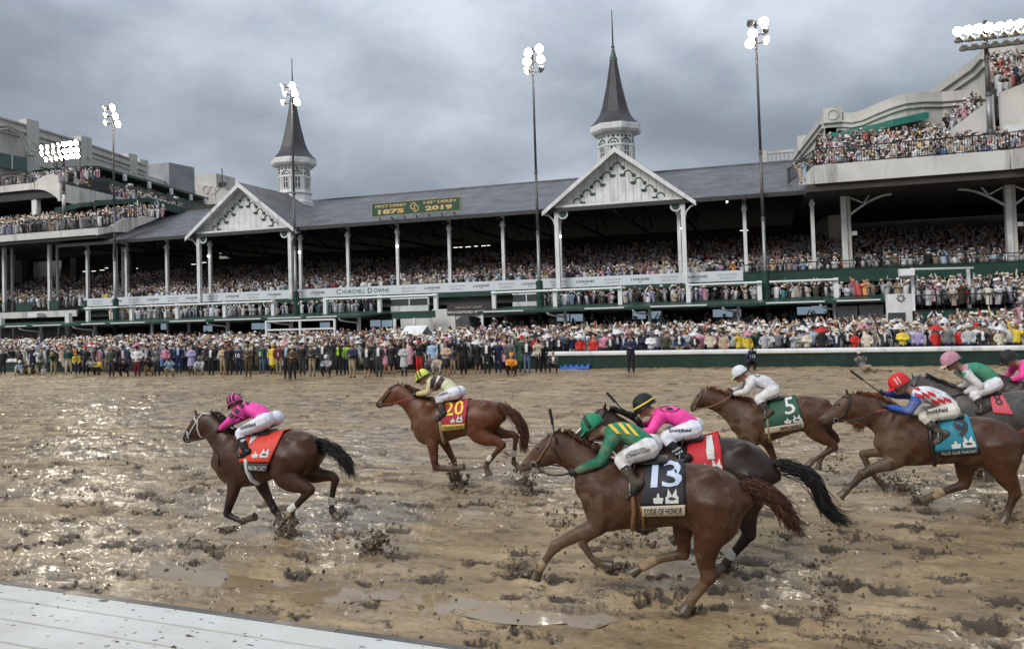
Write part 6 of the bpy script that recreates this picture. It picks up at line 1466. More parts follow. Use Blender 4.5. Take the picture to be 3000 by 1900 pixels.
def crowd():
    pal = np.array([DYE[k] for k in tops]); pal = pal*.72+pal.mean(1, keepdims=True)*.28; pw = np.array(wts); pw = pw/pw.sum()
    hatpal = np.array([DYE[k] for k in ('white', 'cream', 'white', 'cream', 'black', 'beige', 'grey', 'white')])
    hairpal = np.array(HAIR); skinpal = np.array(SKIN)
    Vs, Fs, Cs = [], [], []; off = 0
    for (x, y, z) in CP:
        k = RNG.integers(len(SP)); v, f, zn = SP[k]
        face = -math.atan2(x+3, y-8)*.3+RNG.normal()*.35; ca, sa = math.cos(face), math.sin(face); h = .90+.17*RNG.random()
        V = np.empty_like(v); V[:, 0] = (v[:, 0]*ca-v[:, 1]*sa)*1.06*h+x; V[:, 1] = (v[:, 0]*sa+v[:, 1]*ca)*h+y; V[:, 2] = v[:, 2]*h+z; V[:, 0] += RNG.normal()*.09*(v[:, 2]-.8); V[:, 1] += (RNG.normal()*.08-.03)*(v[:, 2]-.8)
        tp = pal[RNG.choice(len(pal), p=pw)]*(.8+.4*RNG.random())
        if (x, y, z) in DARKS and RNG.random() < .7: tp = np.array(DYE[('black', 'charcoal', 'navy', 'brown')[RNG.integers(4)]])
        sk = skinpal[RNG.integers(5)]; hr = hatpal[RNG.integers(8)] if k % 4 >= 2 else hairpal[RNG.integers(5)]
        if RNG.random() < .10: hr = tp
        tab = np.array([tp, tp, sk, hr]); cc = tab[zn]
        if tp.max() < .2 and RNG.random() < .6: cc = np.where(((zn == 1) & (np.abs(v[:, 0]) < .10) & (v[:, 1] < -.05) & (v[:, 2] > 1.0))[:, None], np.array([.6, .6, .6]), cc)
        Vs.append(V); Fs.append(f+off); Cs.append(cc); off += len(v)
    V = np.concatenate(Vs); F_ = np.concatenate(Fs); C = np.concatenate(Cs)
    me = bpy.data.meshes.new('crowd'); me.vertices.add(len(V)); me.vertices.foreach_set('co', V.ravel())
    me.loops.add(F_.size); me.loops.foreach_set('vertex_index', F_.ravel().astype(np.int32)); me.polygons.add(len(F_)); me.polygons.foreach_set('loop_start', np.arange(0, F_.size, 3)); me.polygons.foreach_set('loop_total', np.full(len(F_), 3))
    me.update(); me.validate(); set_col(me, C); me.materials.append(attr_mat('crowd_cloth', .75, .15, 9, 0))
    o = bpy.data.objects.new('crowd', me); COL.objects.link(o); o['kind'] = 'stuff'
    print('crowd', len(CP), 'tris', len(F_))
crowd()

# ================================================================== HORSES AND RIDERS
HAIRM = attr_mat('horse_hair', .55, .3, 30, .1)
def coat_mat(name, rough, mud, amt, sp):
    return attr_mat(name, rough, .32, 9, .22, ((.13, .092, .058), mud, amt, .6), spec=.36, specks=((.12, .088, .058), 75, sp))
M['coat_clean'] = coat_mat('wet_coat', .45, 4.0, .68, .35)
M['coat_mud'] = coat_mat('mud_splashed_coat', .52, 6.0, .58, .75)
RIDER = attr_mat('rider_cloth', .55, .2, 9, .8, specks=((.20, .15, .10), 60, .7))
M['leather'] = mat('dark_wet_leather', (.018, .013, .010), .4, var=.3, scale=12)
M['tan_leather'] = mat('tan_leather', (.20, .10, .04), .5, var=.3, scale=12)
M['white_tack'] = mat('white_tack', (.62, .62, .60), .5, var=.1)
M['muddy_girth'] = mat('muddy_girth', (.30, .23, .14), .7, var=.3, scale=8)
M['bandage'] = mat('white_bandage', (.60, .57, .50), .8, var=.15, scale=14)
M['eye'] = mat('dark_eye', (.01, .007, .005), .08)
M['whip'] = mat('black_whip', (.012, .012, .013), .35)
class Body:
    """mesh + its place in the survey, for laying tack and cloth onto it"""
    def __init__(s, verts, faces):
        s.bvh = BVHTree.FromPolygons([Vector(p) for p in verts], faces)
    def hit(s, x, y):
        d = ray(x, y).normalized(); o = Vector((0, 0, CAM_H))
        r = s.bvh.ray_cast(o, d)
        if r[0] is None: return None, None
        n = r[1]
        if n.dot(d) > 0: n = -n
        return r[0], n
    def near(s, p):
        r = s.bvh.find_nearest(p); return r[0], r[1]
def lay(bodies, x, y, off, fallback=None):
    best = None
    for b in bodies:
        p, n = b.hit(x, y)
        if p is not None and (best is None or p.y < best[0].y): best = (p, n)
    if best is None: return fallback
    return best[0]+best[1]*off
def strap(name, par, body, zm, pts, wd, mtl, off=.008, sub=4, Yf=None):
    """flat strap laid along photo points over the body, as a slim tube"""
    P = []
    for i in range(len(pts)-1):
        for k in range(sub):
            u = k/sub; P.append((pts[i][0]+(pts[i+1][0]-pts[i][0])*u, pts[i][1]+(pts[i+1][1]-pts[i][1])*u))
    P.append(pts[-1]); Q = []
    for q in P:
        r = lay([body], *zm(*q), off)
        if r is None and Yf is not None: r = at(*zm(*q), Yf)
        if r is not None: Q.append(r)
    if len(Q) < 2: return None
    return MB().tube(Q, wd/2, 6).build(name, mtl, par, smooth=True)
def sheet(name, par, bodies, zm, quad, mtl, off=.02, nu=18, nv=14, th=.006, mirror=None, cut=None):
    """quad TL, TR, BR, BL in photo points, laid onto the bodies; returns the patch as grid"""
    G = []
    for j in range(nv+1):
        row = []
        for i in range(nu+1):
            u, v = i/nu, j/nv
            a = Vector(quad[0]).lerp(Vector(quad[1]), u); b_ = Vector(quad[3]).lerp(Vector(quad[2]), u); q = a.lerp(b_, v)
            row.append(lay(bodies, *zm(q.x, q.y), off))
        G.append(row)
    for _ in range(nu*2):
        for j in range(nv+1):
            for i in range(nu+1):
                if G[j][i] is None:
                    nb = [(j+1, i), (j, i-1), (j, i+1), (j-1, i)]
                    for jj, ii in nb:
                        if 0 <= jj <= nv and 0 <= ii <= nu and G[jj][ii] is not None:
                            a = Vector(quad[0]).lerp(Vector(quad[1]), i/nu); b_ = Vector(quad[3]).lerp(Vector(quad[2]), i/nu); q = a.lerp(b_, j/nv)
                            G[j][i] = at(*zm(q.x, q.y), G[jj][ii].y); break
    for _ in range(2):  # relax like cloth
        H_ = [[p.copy() for p in r] for r in G]
        for j in range(1, nv):
            for i in range(1, nu):
                G[j][i].y = min(H_[j][i].y, (H_[j-1][i].y+H_[j+1][i].y+H_[j][i-1].y+H_[j][i+1].y)/4)
    v, f = [], []
    for j in range(nv+1):
        for i in range(nu+1): v.append(G[j][i])
    for j in range(nv):
        for i in range(nu): f.append((j*(nu+1)+i, (j+1)*(nu+1)+i, (j+1)*(nu+1)+i+1, j*(nu+1)+i+1))
    if mirror is not None:
        n0 = len(v); v += [Vector((p.x, 2*mirror-p.y, p.z)) for p in v]
        f += [tuple(n0+k for k in q[::-1]) for q in f[:]]
        f += [(i, i+1, n0+i+1, n0+i) for i in range(nu)]
    o = mesh_obj(name, v, f, mtl, par, True)
    s_ = o.modifiers.new('thickness', 'SOLIDIFY'); s_.thickness = th; s_.offset = 0
    return o, G
def on_grid(G, u, v, off):
    nv, nu = len(G)-1, len(G[0])-1
    x, y = min(max(u, 0), .9999)*nu, min(max(v, 0), .9999)*nv; i, j = int(x), int(y); fx, fy = x-i, y-j
    a, b_, c_, d = G[j][i], G[j][i+1], G[j+1][i+1], G[j+1][i]
    p = a.lerp(b_, fx).lerp(d.lerp(c_, fx), fy)
    n = (b_-a).cross(d-a).normalized()
    if n.dot(p-Vector((0, 0, CAM_H))) > 0: n = -n
    return p+n*off
def grid_text(name, par, G, s, u0, u1, v0, v1, mtl, bold=0.0, off=.008, spacing=1.0, shear=0.0):
    a, f = text_geo(s, 1.0, bold, spacing, fine=True); lo, hi = a.min(0), a.max(0); e = hi-lo
    v = [on_grid(G, u0+(u1-u0)*((p[0]-lo[0])/e[0]+shear*((p[1]-lo[1])/e[1]-.5)), v1-(v1-v0)*(p[1]-lo[1])/e[1], off) for p in a]
    return mesh_obj(name, v, f, mtl, par)
def grid_poly(name, par, G, polys, mtl, off=.007, par_split=1):
    v, f = [], []
    for poly in polys:
        o = len(v); c_ = (sum(p[0] for p in poly)/len(poly), sum(p[1] for p in poly)/len(poly)); v.append(on_grid(G, *c_, off)); pts = []
        for i in range(len(poly)):
            for k in range(3): pts.append((poly[i][0]+(poly[(i+1) % len(poly)][0]-poly[i][0])*k/3, poly[i][1]+(poly[(i+1) % len(poly)][1]-poly[i][1])*k/3))
        v += [on_grid(G, *p, off) for p in pts]; n = len(pts); f += [(o, o+1+i, o+1+(i+1) % n) for i in range(n)]
    return mesh_obj(name, v, f, mtl, par)
def body_poly(name, par, bodies, zm, polys, mtl, off=.008, sub=5):
    """marks printed on cloth: outlines in photo points, laid onto the bodies"""
    v, f = [], []
    for poly in polys:
        for q4 in ([poly] if len(poly) == 4 else [[poly[0], poly[i], poly[i+1], poly[i+1]] for i in range(1, len(poly)-1)]):
            o = len(v); ok = True; g = []
            for j in range(sub+1):
                for i in range(sub+1):
                    a = Vector(q4[0]).lerp(Vector(q4[1]), i/sub); b_ = Vector(q4[3]).lerp(Vector(q4[2]), i/sub); q = a.lerp(b_, j/sub)
                    g.append(lay(bodies, *zm(q.x, q.y), off))
            for j in range(sub):
                for i in range(sub):
                    ix = [j*(sub+1)+i, (j+1)*(sub+1)+i, (j+1)*(sub+1)+i+1, j*(sub+1)+i+1]
                    if all(g[k] is not None for k in ix) and max((g[k]-g[ix[0]]).length for k in ix) < .15:
                        n = len(v); v += [g[k] for k in ix]; f.append((n, n+1, n+2, n+3))
    return mesh_obj(name, v, f, mtl, par, True) if f else None
def body_text(name, par, bodies, zm, s, quad, mtl, off=.008, bold=.02):
    a, f = text_geo(s, 1.0, bold, fine=True); lo, hi = a.min(0), a.max(0); e = hi-lo; v = []
    for p in a:
        u, w_ = (p[0]-lo[0])/e[0], 1-(p[1]-lo[1])/e[1]
        q = Vector(quad[0]).lerp(Vector(quad[1]), u).lerp(Vector(quad[3]).lerp(Vector(quad[2]), u), w_)
        r = lay(bodies, *zm(q.x, q.y), off); v.append(r)
    if any(q is None for q in v):
        keep = [q for q in f if all(v[i] is not None for i in q)]; v = [q or Vector() for q in v]
        idx_ = sorted({i for q in keep for i in q}); mp_ = {k: n for n, k in enumerate(idx_)}; v = [v[i] for i in idx_]; f = [tuple(mp_[i] for i in q) for q in keep]
    return mesh_obj(name, v, f, mtl, par) if f else None
def strands(name, par, path, r0, length, n, col, rad=.006, droop=.25, seed=1, spread=1.0):
    """a tail or mane: many tapered locks following a path and splaying at its end"""
    rg = np.random.default_rng(seed); mb = MB(); P = [Vector(p) for p in path]
    cum = [0]
    for i in range(len(P)-1): cum.append(cum[-1]+(P[i+1]-P[i]).length)
    def on(s_):
        s_ = min(max(s_, 0), cum[-1]-1e-4); i = max(k for k in range(len(P)-1) if cum[k] <= s_); return P[i].lerp(P[i+1], (s_-cum[i])/(cum[i+1]-cum[i]))
    T_ = (P[-1]-P[-2]).normalized()
    for k in range(n):
        s0 = rg.random()*.45*cum[-1]; ln = (cum[-1]-s0)*(.62+.5*rg.random()); o = Vector(rg.normal(size=3))*r0*.55; w1 = Vector(rg.normal(size=3))*r0*1.1*spread; w2 = Vector(rg.normal(size=3))*r0*.4
        pts, rr = [], []; m_ = 10; ph = rg.random()*6; am = r0*.35*rg.random()
        for j in range(m_+1):
            u = j/m_; s_ = s0+ln*u; p = on(s_)
            ex = max(0, s_-cum[-1]); p = p+T_*ex+o*(1-u)+(w1)*(u**1.5)+w2*math.sin(u*5+k)+Vector((am*math.sin(u*7+ph)*u, am*.6*math.cos(u*6+ph)*u, am*math.sin(u*8+ph*2)*u-droop*r0*u*u))
            pts.append(p); rr.append(rad*(1.6-.2*u if u < .6 else 1.5*(1.02-u)/.42+.12))
        mb.tube(pts, rr, 4)
    o = mb.build(name, HAIRM, par, smooth=True, kind='stuff')
    C = np.tile(np.array(col), (len(o.data.vertices), 1))*np.repeat(.5+1.0*RNG.random((n, 1)), len(o.data.vertices)//n, 0); set_col(o.data, C)
    return o

def relax(V, F_, wgt, it):
    Q = np.array([q if len(q) == 4 else (*q, q[-1]) for q in F_]); E_ = np.concatenate([Q[:, [0, 1]], Q[:, [1, 2]], Q[:, [2, 3]], Q[:, [3, 0]]]); E_ = E_[E_[:, 0] != E_[:, 1]]
    n = len(V); dg_n = np.bincount(E_[:, 0], minlength=n)+np.bincount(E_[:, 1], minlength=n)
    def avg(X):
        out = np.empty_like(X)
        for c in range(X.shape[1]): out[:, c] = (np.bincount(E_[:, 0], X[E_[:, 1], c], n)+np.bincount(E_[:, 1], X[E_[:, 0], c], n))/np.maximum(dg_n, 1)
        return out
    w_ = wgt[:, None].astype(float)
    for _ in range(6): w_ = avg(w_)*.5+w_*.5
    V = np.array(V)
    for _ in range(it): V = V+(avg(V)-V)*.6*w_
    return V
def horse(label, zm, Y, torso, neck, head, legs, ears, coat, points, muddy, eye=None, group='horses galloping in the race', widths=None, mane=None, tail=None, tailcol=None, muz=None, blaze=None):
    """torso/neck/head: (top, bottom) photo points; legs: dict(side, pts, radii); all unprojected onto the horse's own plane"""
    W = lambda q, dy=0: at(*zm(*q), Y+dy)
    c0 = W(torso[len(torso)//2][0])
    mpp = (W((0, 101))-W((0, 100))).length if False else abs((at(*zm(torso[3][0][0], torso[3][0][1]), Y)-at(*zm(torso[3][0][0], torso[3][0][1]+1), Y)).z)
    Lf = []
    def stations(S, wid, n=18):
        secs = []
        for (t_, b_), w_ in zip(S, wid):
            T_, B_ = W(t_), W(b_); secs.append(((T_+B_)/2, (T_-B_)/2, Vector((0, w_, 0))))
        out = []
        for i in range(len(secs)-1):
            g = [secs[max(i-1, 0)], secs[i], secs[i+1], secs[min(i+2, len(secs)-1)]]
            for k in range(3):
                t = k/3
                out.append(tuple(.5*((2*g[1][c])+(g[2][c]-g[0][c])*t+(2*g[0][c]-5*g[1][c]+4*g[2][c]-g[3][c])*t**2+(3*g[1][c]-g[0][c]-3*g[2][c]+g[3][c])*t**3) for c in range(3)))
        out.append(secs[-1])
        return ring_loft(out, n)
    nt_ = len(torso); base = [.17, .23, .265, .28, .285, .285, .28, .275, .285, .295, .285, .25, .17]
    wt = [np.interp(i/(nt_-1)*12, range(13), base) for i in range(nt_)]
    Lf.append((*stations(torso, wt), 'b'))
    nn = len(neck); Lf.append((*stations(neck, [np.interp(i/(nn-1), [0, .35, .7, 1], [.19, .13, .10, .095]) for i in range(nn)], 14), 'b'))
    nh = len(head); Lf.append((*stations(head, [np.interp(i/(nh-1), [0, .3, .65, .85, 1], [.095, .105, .075, .062, .055]) for i in range(nh)], 14), 'f'))
    # muzzle, cheek and nostril swell
    for e in ears:
        a, b_, dy = e
        A_, B_ = W(a, dy), W(b_, dy*1.25); Lf.append((*ring_loft(limb_secs([A_, A_.lerp(B_, .45), B_], [.030, .032, .008], (0, 1, 0), .55, 2), 8, 1), 'f'))
    def lump(q0, q1, r, dy, fl=.45):
        for s_ in (-1, 1): Lf.append((*ring_loft(limb_secs([W(q0, s_*dy), W(q1, s_*dy)], [r*mpp, r*mpp*.8], (0, 1, 0), fl, 2), 12), 'b'))
    mid = lambda k, u: (torso[k][0][0]*(1-u)+torso[k][1][0]*u, torso[k][0][1]*(1-u)+torso[k][1][1]*u)
    hgt_ = torso[4][1][1]-torso[4][0][1]
    lump(mid(3, .12), mid(2, .62), hgt_*.17, .19, .55); lump(mid(2, .60), mid(3, .80), hgt_*.13, .19, .5)   # shoulder blade, upper arm
    lump(mid(-4, .18), mid(-3, .55), hgt_*.22, .17, .5); lump(mid(-6, .22), mid(-5, .35), hgt_*.13, .21, .4)  # haunch, hip point
    lump((neck[1][0][0]*.45+neck[1][1][0]*.55, neck[1][0][1]*.45+neck[1][1][1]*.55), (neck[-1][0][0]*.5+neck[-1][1][0]*.5, neck[-1][0][1]*.55+neck[-1][1][1]*.45), hgt_*.10, .065, .5)
    jw = head[0]; lump((jw[0][0]*.3+jw[1][0]*.7, jw[0][1]*.3+jw[1][1]*.7), (jw[0][0]*.35+jw[1][0]*.65-.02*hgt_, jw[0][1]*.45+jw[1][1]*.55), hgt_*.11, .05, .55)
    for lg in legs:
        dy = lg['dy']; P = [W(q, dy*(1 if i > 1 else (.8 if i else .62))) for i, q in enumerate(lg['p'])]; rad = [r*mpp for r in lg['r']]
        secs = limb_secs(P, rad, (0, 1, 0), .82, 3)
        hf = lg.get('hoof', True)
        Lf.append((*ring_loft(secs, 12), 'l%d' % legs.index(lg)))
        # bony joints
        k = lg.get('joint')
        for ji in (lg.get('joints') or []): Lf.append((*ring_loft([(P[ji]+Vector((0, 0, -.025)), Vector((rad[ji]*1.12, 0, 0)), Vector((0, rad[ji]*.95, 0))), (P[ji]+Vector((0, 0, .025)), Vector((rad[ji]*1.12, 0, 0)), Vector((0, rad[ji]*.95, 0)))], 10), 'l%d' % legs.index(lg)))
    V, F_, Z = union(Lf, .0165, 3)
    V = relax(V, F_, np.array([1.0 if z == 'b' else (.55 if z == 'f' else .0) for z in Z]), 16)
    gx = float(np.mean(V[:, 0])); H = thing('horse', label, 'horse', (gx, Y, 0.0), group)
    o = mesh_obj('body', V, F_, M['coat_mud'] if muddy > .5 else M['coat_clean'], H, True)
    # coat colour: black or dark points, muzzle, soaked belly mud
    C = np.tile(np.array(coat), (len(V), 1)); pc = np.array(points); mudc = np.array((.15, .108, .068))
    nz = fbm(V[:, 0]*9+V[:, 1]*7, V[:, 2]*9+V[:, 1]*5, 4, 14)
    legp = {}
    for i, lg in enumerate(legs):
        P = [W(q, lg['dy']) for q in lg['p']]; legp['l%d' % i] = P
    dark = np.zeros(len(V)); mudw = np.zeros(len(V))
    for i, z in enumerate(Z):
        if z[0] == 'l':
            P = legp[z]; p = Vector(V[i])
            d = [(p-q).length for q in P]; j = int(np.argmin(d)); m_ = len(P)-1
            dark[i] = min(1, max(0, (j-m_+4.6)/1.8)); mudw[i] = min(1, max(0, (j-m_+2.4)/2))*(.4+.6*muddy)
        if z == 'f': pass
    hp = W(((head[-1][0][0]+head[-1][1][0])/2, (head[-1][0][1]+head[-1][1][1])/2)); dm = np.linalg.norm(V-np.array(hp), axis=1); dark = np.maximum(dark, np.clip(1.25-dm/.2, 0, .9))
    chest = W(torso[0][1]); dc = np.linalg.norm((V-np.array(chest))*np.array((1, .3, 1)), axis=1)
    mudw = np.maximum(mudw, muddy*np.clip(1.1-dc/.55, 0, .8)*(nz > .42)); mudw = np.maximum(mudw, muddy*.5*np.clip((nz-.58)*8, 0, 1)*np.clip(1.6-dc/.9, .1, 1))
    zb = W(torso[6][1]).z; zt = W(torso[6][0]).z; isb = np.array([z == 'b' for z in Z]); low = np.clip((zb+.38*(zt-zb)-V[:, 2])/(.4*(zt-zb)), 0, 1)*isb
    mudw = np.maximum(mudw, muddy*1.1*low*np.clip((nz-.36)*5, 0, 1))
    dh = np.linalg.norm(V-np.array(hp), axis=1); mudw = np.maximum(mudw, muddy*.8*np.clip(1.3-dh/.35, 0, 1)*np.clip((nz-.35)*4, 0, 1))
    C = C*(1-dark[:, None])+pc*dark[:, None]
    C = C*(1-mudw[:, None]*.75)+mudc*mudw[:, None]*.75
    set_col(o.data, C*(.85+.35*nz[:, None]))
    B_ = Body(V, F_)
    # hooves
    for lg in legs:
        if lg.get('nohoof'): continue
        P = [W(q, lg['dy']) for q in lg['p']]; a, b_ = P[-2], P[-1]; d = (b_-a).normalized(); r = max(.045, lg['r'][-1]*mpp)
        MB().tube([b_-d*.05, b_-d*.02, b_+d*.05], [r*.92, r*1.02, r*1.3], 14).build('hoof', mat('muddy_hoof', (.085, .062, .04), .4, var=.4, scale=20), H)
    if eye:
        r = B_.hit(*zm(*eye))
        if r[0] is not None: MB().ball(r[0]-r[1]*.012, .026, 10, 7).build('eye', M['eye'], H, smooth=True)
    np_ = head[-1]; q = (np_[0][0]*.62+np_[1][0]*.38, np_[0][1]*.62+np_[1][1]*.38)
    q2 = head[-2]; q = (q[0]*.75+(q2[0][0]+q2[1][0])/2*.25, q[1]*.75+(q2[0][1]*.6+q2[1][1]*.4)*.25)
    r = B_.hit(*zm(*q))
    if r[0] is not None: MB().ball(r[0]-r[1]*.006, .016, 8, 6, sc=(1.3, .7, 1)).build('nostril', M['eye'], H, smooth=True)
    if mane:
        mb_path = [W(p, -.01) for p in mane]; rg = np.random.default_rng(5); mb = MB()
        for k in range(90):
            u = rg.random()*(len(mb_path)-1); i = int(u); p = mb_path[i].lerp(mb_path[i+1], u-i); d = (mb_path[i+1]-mb_path[i]).normalized()
            ln = .09+.09*rg.random(); sd = -1 if rg.random() < .6 else 1
            e = p+Vector((.5*ln+.3*ln*rg.random(), sd*(.05+.05*rg.random()), -.35*ln+ln*.6*(rg.random()-.35)))
            mb.tube([p-Vector((0, 0, .03)), p.lerp(e, .4)+Vector((0, sd*.015, .025)), e], [.013, .010, .002], 4)
        mo = mb.build('mane', HAIRM, H, smooth=True, kind='stuff'); set_col(mo.data, np.tile(np.array(tailcol or points), (len(mo.data.vertices), 1))*(.6+.8*RNG.random((len(mo.data.vertices), 1))))
    if tail:
        path = [W(p, 0) for p in tail]
        np_t = max(2, len(path)-2); dk = limb_secs(path[:np_t], [float(np.interp(i/(np_t-1), [0, .3, 1], [.045, .05, .015])) for i in range(np_t)], (0, 1, 0), 1, 2); v, f = ring_loft(dk, 8); tb = mesh_obj('tail', v, f, HAIRM, H, True); set_col(tb.data, np.tile(np.array(tailcol or points), (len(v), 1)))
        strands('tail_hair', H, path, .062, .5, 420, tailcol or points, .0032, .6, 3, .62)
    return H, B_, Y, mpp
def leg(dy, p, r, joints=(2,), **k): return dict(dy=dy, p=p, r=r, joints=joints, **k)

def jockey(label, zm, Y, torso, tr, arm, thigh, helmet, hr, silk, sleeve, cap, breech, boot, near=.16, farhand=None, face_dir=None, group='jockeys crouched over their horses', muddy=0.0, peak=True, cap2=None, sleeve_far=None, farm=None, gloves=(.03, .03, .03), skin=(.36, .20, .13)):
    """torso: pelvis -> neck; arm: shoulder, elbow, hand; thigh: hip, knee, ankle, toe - photo points on the rider's own side planes"""
    W = lambda q, dy=0: at(*zm(*q), Y+dy)
    mpp = abs((W(torso[0])-W((torso[0][0], torso[0][1]+1))).z)
    root = W(torso[0]); J = thing('person', label, 'person', (root.x, Y, root.z-.5), group)
    T_ = [W(p) for p in torso]; tr_ = [r*mpp for r in tr]
    hd = W(helmet); nk = T_[-1]
    # ---------------- skin and head: one continuous body under the clothes
    def lo(pts, rad, flat=1.0, side=(0, 1, 0), n=10, sub=3): return ring_loft(limb_secs(pts, rad, side, flat, sub), n)
    body = []
    body.append((*lo(T_, [r*.8 for r in tr_], 1.25), 's'))
    body.append((*lo([T_[-2], nk, nk.lerp(hd, .6)], [.06, .058, .055]), 's'))
    fd = Vector(face_dir or (-.85, 0, -.5)).normalized()
    upv = Vector((0, 1, 0)).cross(fd).normalized()
    if upv.z < 0: upv = -upv
    body.append((*lo([hd-upv*.09, hd-upv*.02+fd*.01, hd+upv*.05], [.062, .082, .085], .82, (0, 1, 0)), 's'))
    body.append((*lo([hd+fd*.05-upv*.085, hd+fd*.09-upv*.095], [.04, .028], .9), 's'))       # jaw and chin
    body.append((*lo([hd+fd*.085-upv*.02, hd+fd*.112-upv*.045], [.015, .016], .8, n=8), 's'))   # nose
    far = []
    for s_ in (-1, 1):
        dy = s_*near
        A_ = arm if s_ < 0 or not farm else farm
        a, e, h = W(A_[0], dy*1.1), W(A_[1], dy*1.55), W(A_[2], dy*.75)
        if s_ > 0 and not farm: a, e, h = [Vector((p.x-.04, 2*Y-p.y, p.z+.03)) for p in (W(arm[0], -near*1.1), W(arm[1], -near*1.55), W(arm[2], -near*.75))]
        hp, kn, an, toe = W(thigh[0], dy*.75), W(thigh[1], dy*1.5), W(thigh[2], dy*1.75), W(thigh[3], dy*1.8)
        if s_ > 0: hp, kn, an, toe = [Vector((p.x, 2*Y-p.y, p.z)) for p in (W(thigh[0], -near*.75), W(thigh[1], -near*1.5), W(thigh[2], -near*1.75), W(thigh[3], -near*1.8))]
        far.append((a, e, h, hp, kn, an, toe))
        body.append((*lo([a, e], [.045, .038]), 's')); body.append((*lo([e, h], [.036, .028]), 's'))
        body.append((*lo([hp, kn], [.07, .052]), 's')); body.append((*lo([kn, an], [.05, .036]), 's')); body.append((*lo([an, an.lerp(toe, .6)], [.03, .022]), 's'))
    V, F_, Z = union(body, .012, 2)
    sko = mesh_obj('body', V, F_, CLOTH, J, True); set_col(sko.data, np.tile(np.array(skin), (len(V), 1)))
    # ---------------- silks: torso and sleeves
    top = [(*lo(T_, tr_, 1.3, n=14), 't')]
    sh_ = (T_[-1]+T_[-2])/2
    top.append((*lo([far[0][0], sh_, far[1][0]], [.075, .10, .075], 1, (1, 0, 0)), 't'))
    for s_, q in ((0, far[0]), (1, far[1])):
        a, e, h = q[:3]; pt_ = a.lerp(e, .5)+Vector((0, 0, .01))
        top.append((*lo([a, pt_, e], [.078, .066, .058]), 'a%d' % s_)); top.append((*lo([e, e.lerp(h, .5), e.lerp(h, .86)], [.058, .05, .04]), 'a%d' % s_))
    V, F_, Z = union(top, .0125, 2); Z = clean_zones(Z, F_, 10)
    so = mesh_obj('silk_jacket', V, F_, RIDER, J, True)
    C = np.array([silk if z == 't' else (sleeve if z == 'a0' else (sleeve_far or sleeve)) for z in Z])
    nz = fbm(V[:, 0]*12+V[:, 1]*9, V[:, 2]*12, 4, 15)
    C = C*(.8+.4*nz[:, None]); mw = muddy*np.clip((nz-.5)*7, 0, 1)*.8; C = C*(1-mw[:, None])+np.array((.22, .17, .11))*mw[:, None]; set_col(so.data, C)
    SB = Body(V, F_)
    # ---------------- breeches
    br = []
    pel = T_[0]; br.append((*lo([T_[0]+(T_[0]-T_[1]).normalized()*tr_[0]*.35, T_[0], T_[0].lerp(T_[1], .55)], [tr_[0]*.8, tr_[0]*1.02, tr_[0]*.98], 1.3, n=14), 'b'))
    for q in far:
        a, e, h, hp, kn, an, toe = q
        br.append((*lo([hp, hp.lerp(kn, .45), kn], [.115, .098, .07]), 'b')); br.append((*lo([kn, kn.lerp(an, .45)], [.068, .06]), 'b'))
    V, F_, Z = union(br, .0125, 2)
    bo = mesh_obj('breeches', V, F_, RIDER, J, True)
    C = np.tile(np.array(breech), (len(V), 1)); nz = fbm(V[:, 0]*11+V[:, 1]*9, V[:, 2]*11, 4, 16); kz = np.array(far[0][4]); dk = np.linalg.norm(V-kz, axis=1)
    mw = np.clip(muddy*np.clip((nz-.48)*7, 0, 1)*np.clip(1.5-dk/.3, .15, 1), 0, .85); C = C*(.9+.2*nz[:, None])*(1-mw[:, None])+np.array((.25, .19, .12))*mw[:, None]; set_col(bo.data, C)
    BB = Body(V, F_)
    # ---------------- boots, stirrups
    for q in far:
        a, e, h, hp, kn, an, toe = q
        v, f = lo([kn.lerp(an, .25), kn.lerp(an, .6), an.lerp(kn, .04)], [.064, .06, .048]); b2 = [(v, f, 'b')]
        d = (toe-an).normalized(); b2.append((*lo([an+Vector((0, 0, .01))-d*.05, an.lerp(toe, .5)-Vector((0, 0, .01)), toe-Vector((0, 0, .012))], [.05, .046, .034], .95), 'b'))
        V, F_, Z = union(b2, .012, 1); o = mesh_obj('boot', V, F_, RIDER, J, True); nz = fbm(V[:, 0]*15, V[:, 2]*15+V[:, 1]*9, 3, 17); mw = muddy*np.clip((nz-.42)*6, 0, 1)*.8
        set_col(o.data, np.tile(np.array(boot), (len(V), 1))*(1-mw[:, None])+np.array((.18, .14, .09))*mw[:, None])
        # gloved hand: palm, four unequal curled fingers, thumb off the side
        hdv = (h-e).normalized(); sd = Vector((0, 1 if h.y < Y else -1, 0)); dn = hdv.cross(sd).normalized()
        if dn.z > 0: dn = -dn
        g2 = [(*ring_loft(limb_secs([h-hdv*.03, h+hdv*.05], [.026, .034], tuple(sd), 1.25, 1), 8, 1), 'g')]
        for fi, (fo, fl) in enumerate(((-.033, .034), (-.011, .04), (.011, .038), (.031, .03))):
            b_ = h+hdv*.05+dn*fo*.9; t1 = b_+hdv*.024+sd*.014; t2 = t1+sd*fl*.7-hdv*.004; t3 = t2-hdv*.024+sd*.004
            g2.append((*ring_loft(limb_secs([b_-hdv*.02, b_, t1, t2, t3], [.0105, .0105, .0105, .0095, .0085], tuple(dn), 1, 1), 6, 1), 'g'))
        tb = h+hdv*.01-dn*.03; g2.append((*ring_loft(limb_secs([tb, tb+hdv*.025-dn*.016+sd*.01, tb+hdv*.045-dn*.004+sd*.026], [.013, .012, .010], tuple(sd), 1, 1), 6, 1), 'g'))
        V, F_, Z = union(g2, .0062, 1); o = mesh_obj('glove', V, F_, CLOTH, J, True); set_col(o.data, np.tile(np.array(gloves), (len(V), 1)))
    # ---------------- helmet with cover, peak, goggles
    r = hr*mpp; n = 18; q = Matrix((fd, Vector((0, 1, 0)), upv)).transposed()
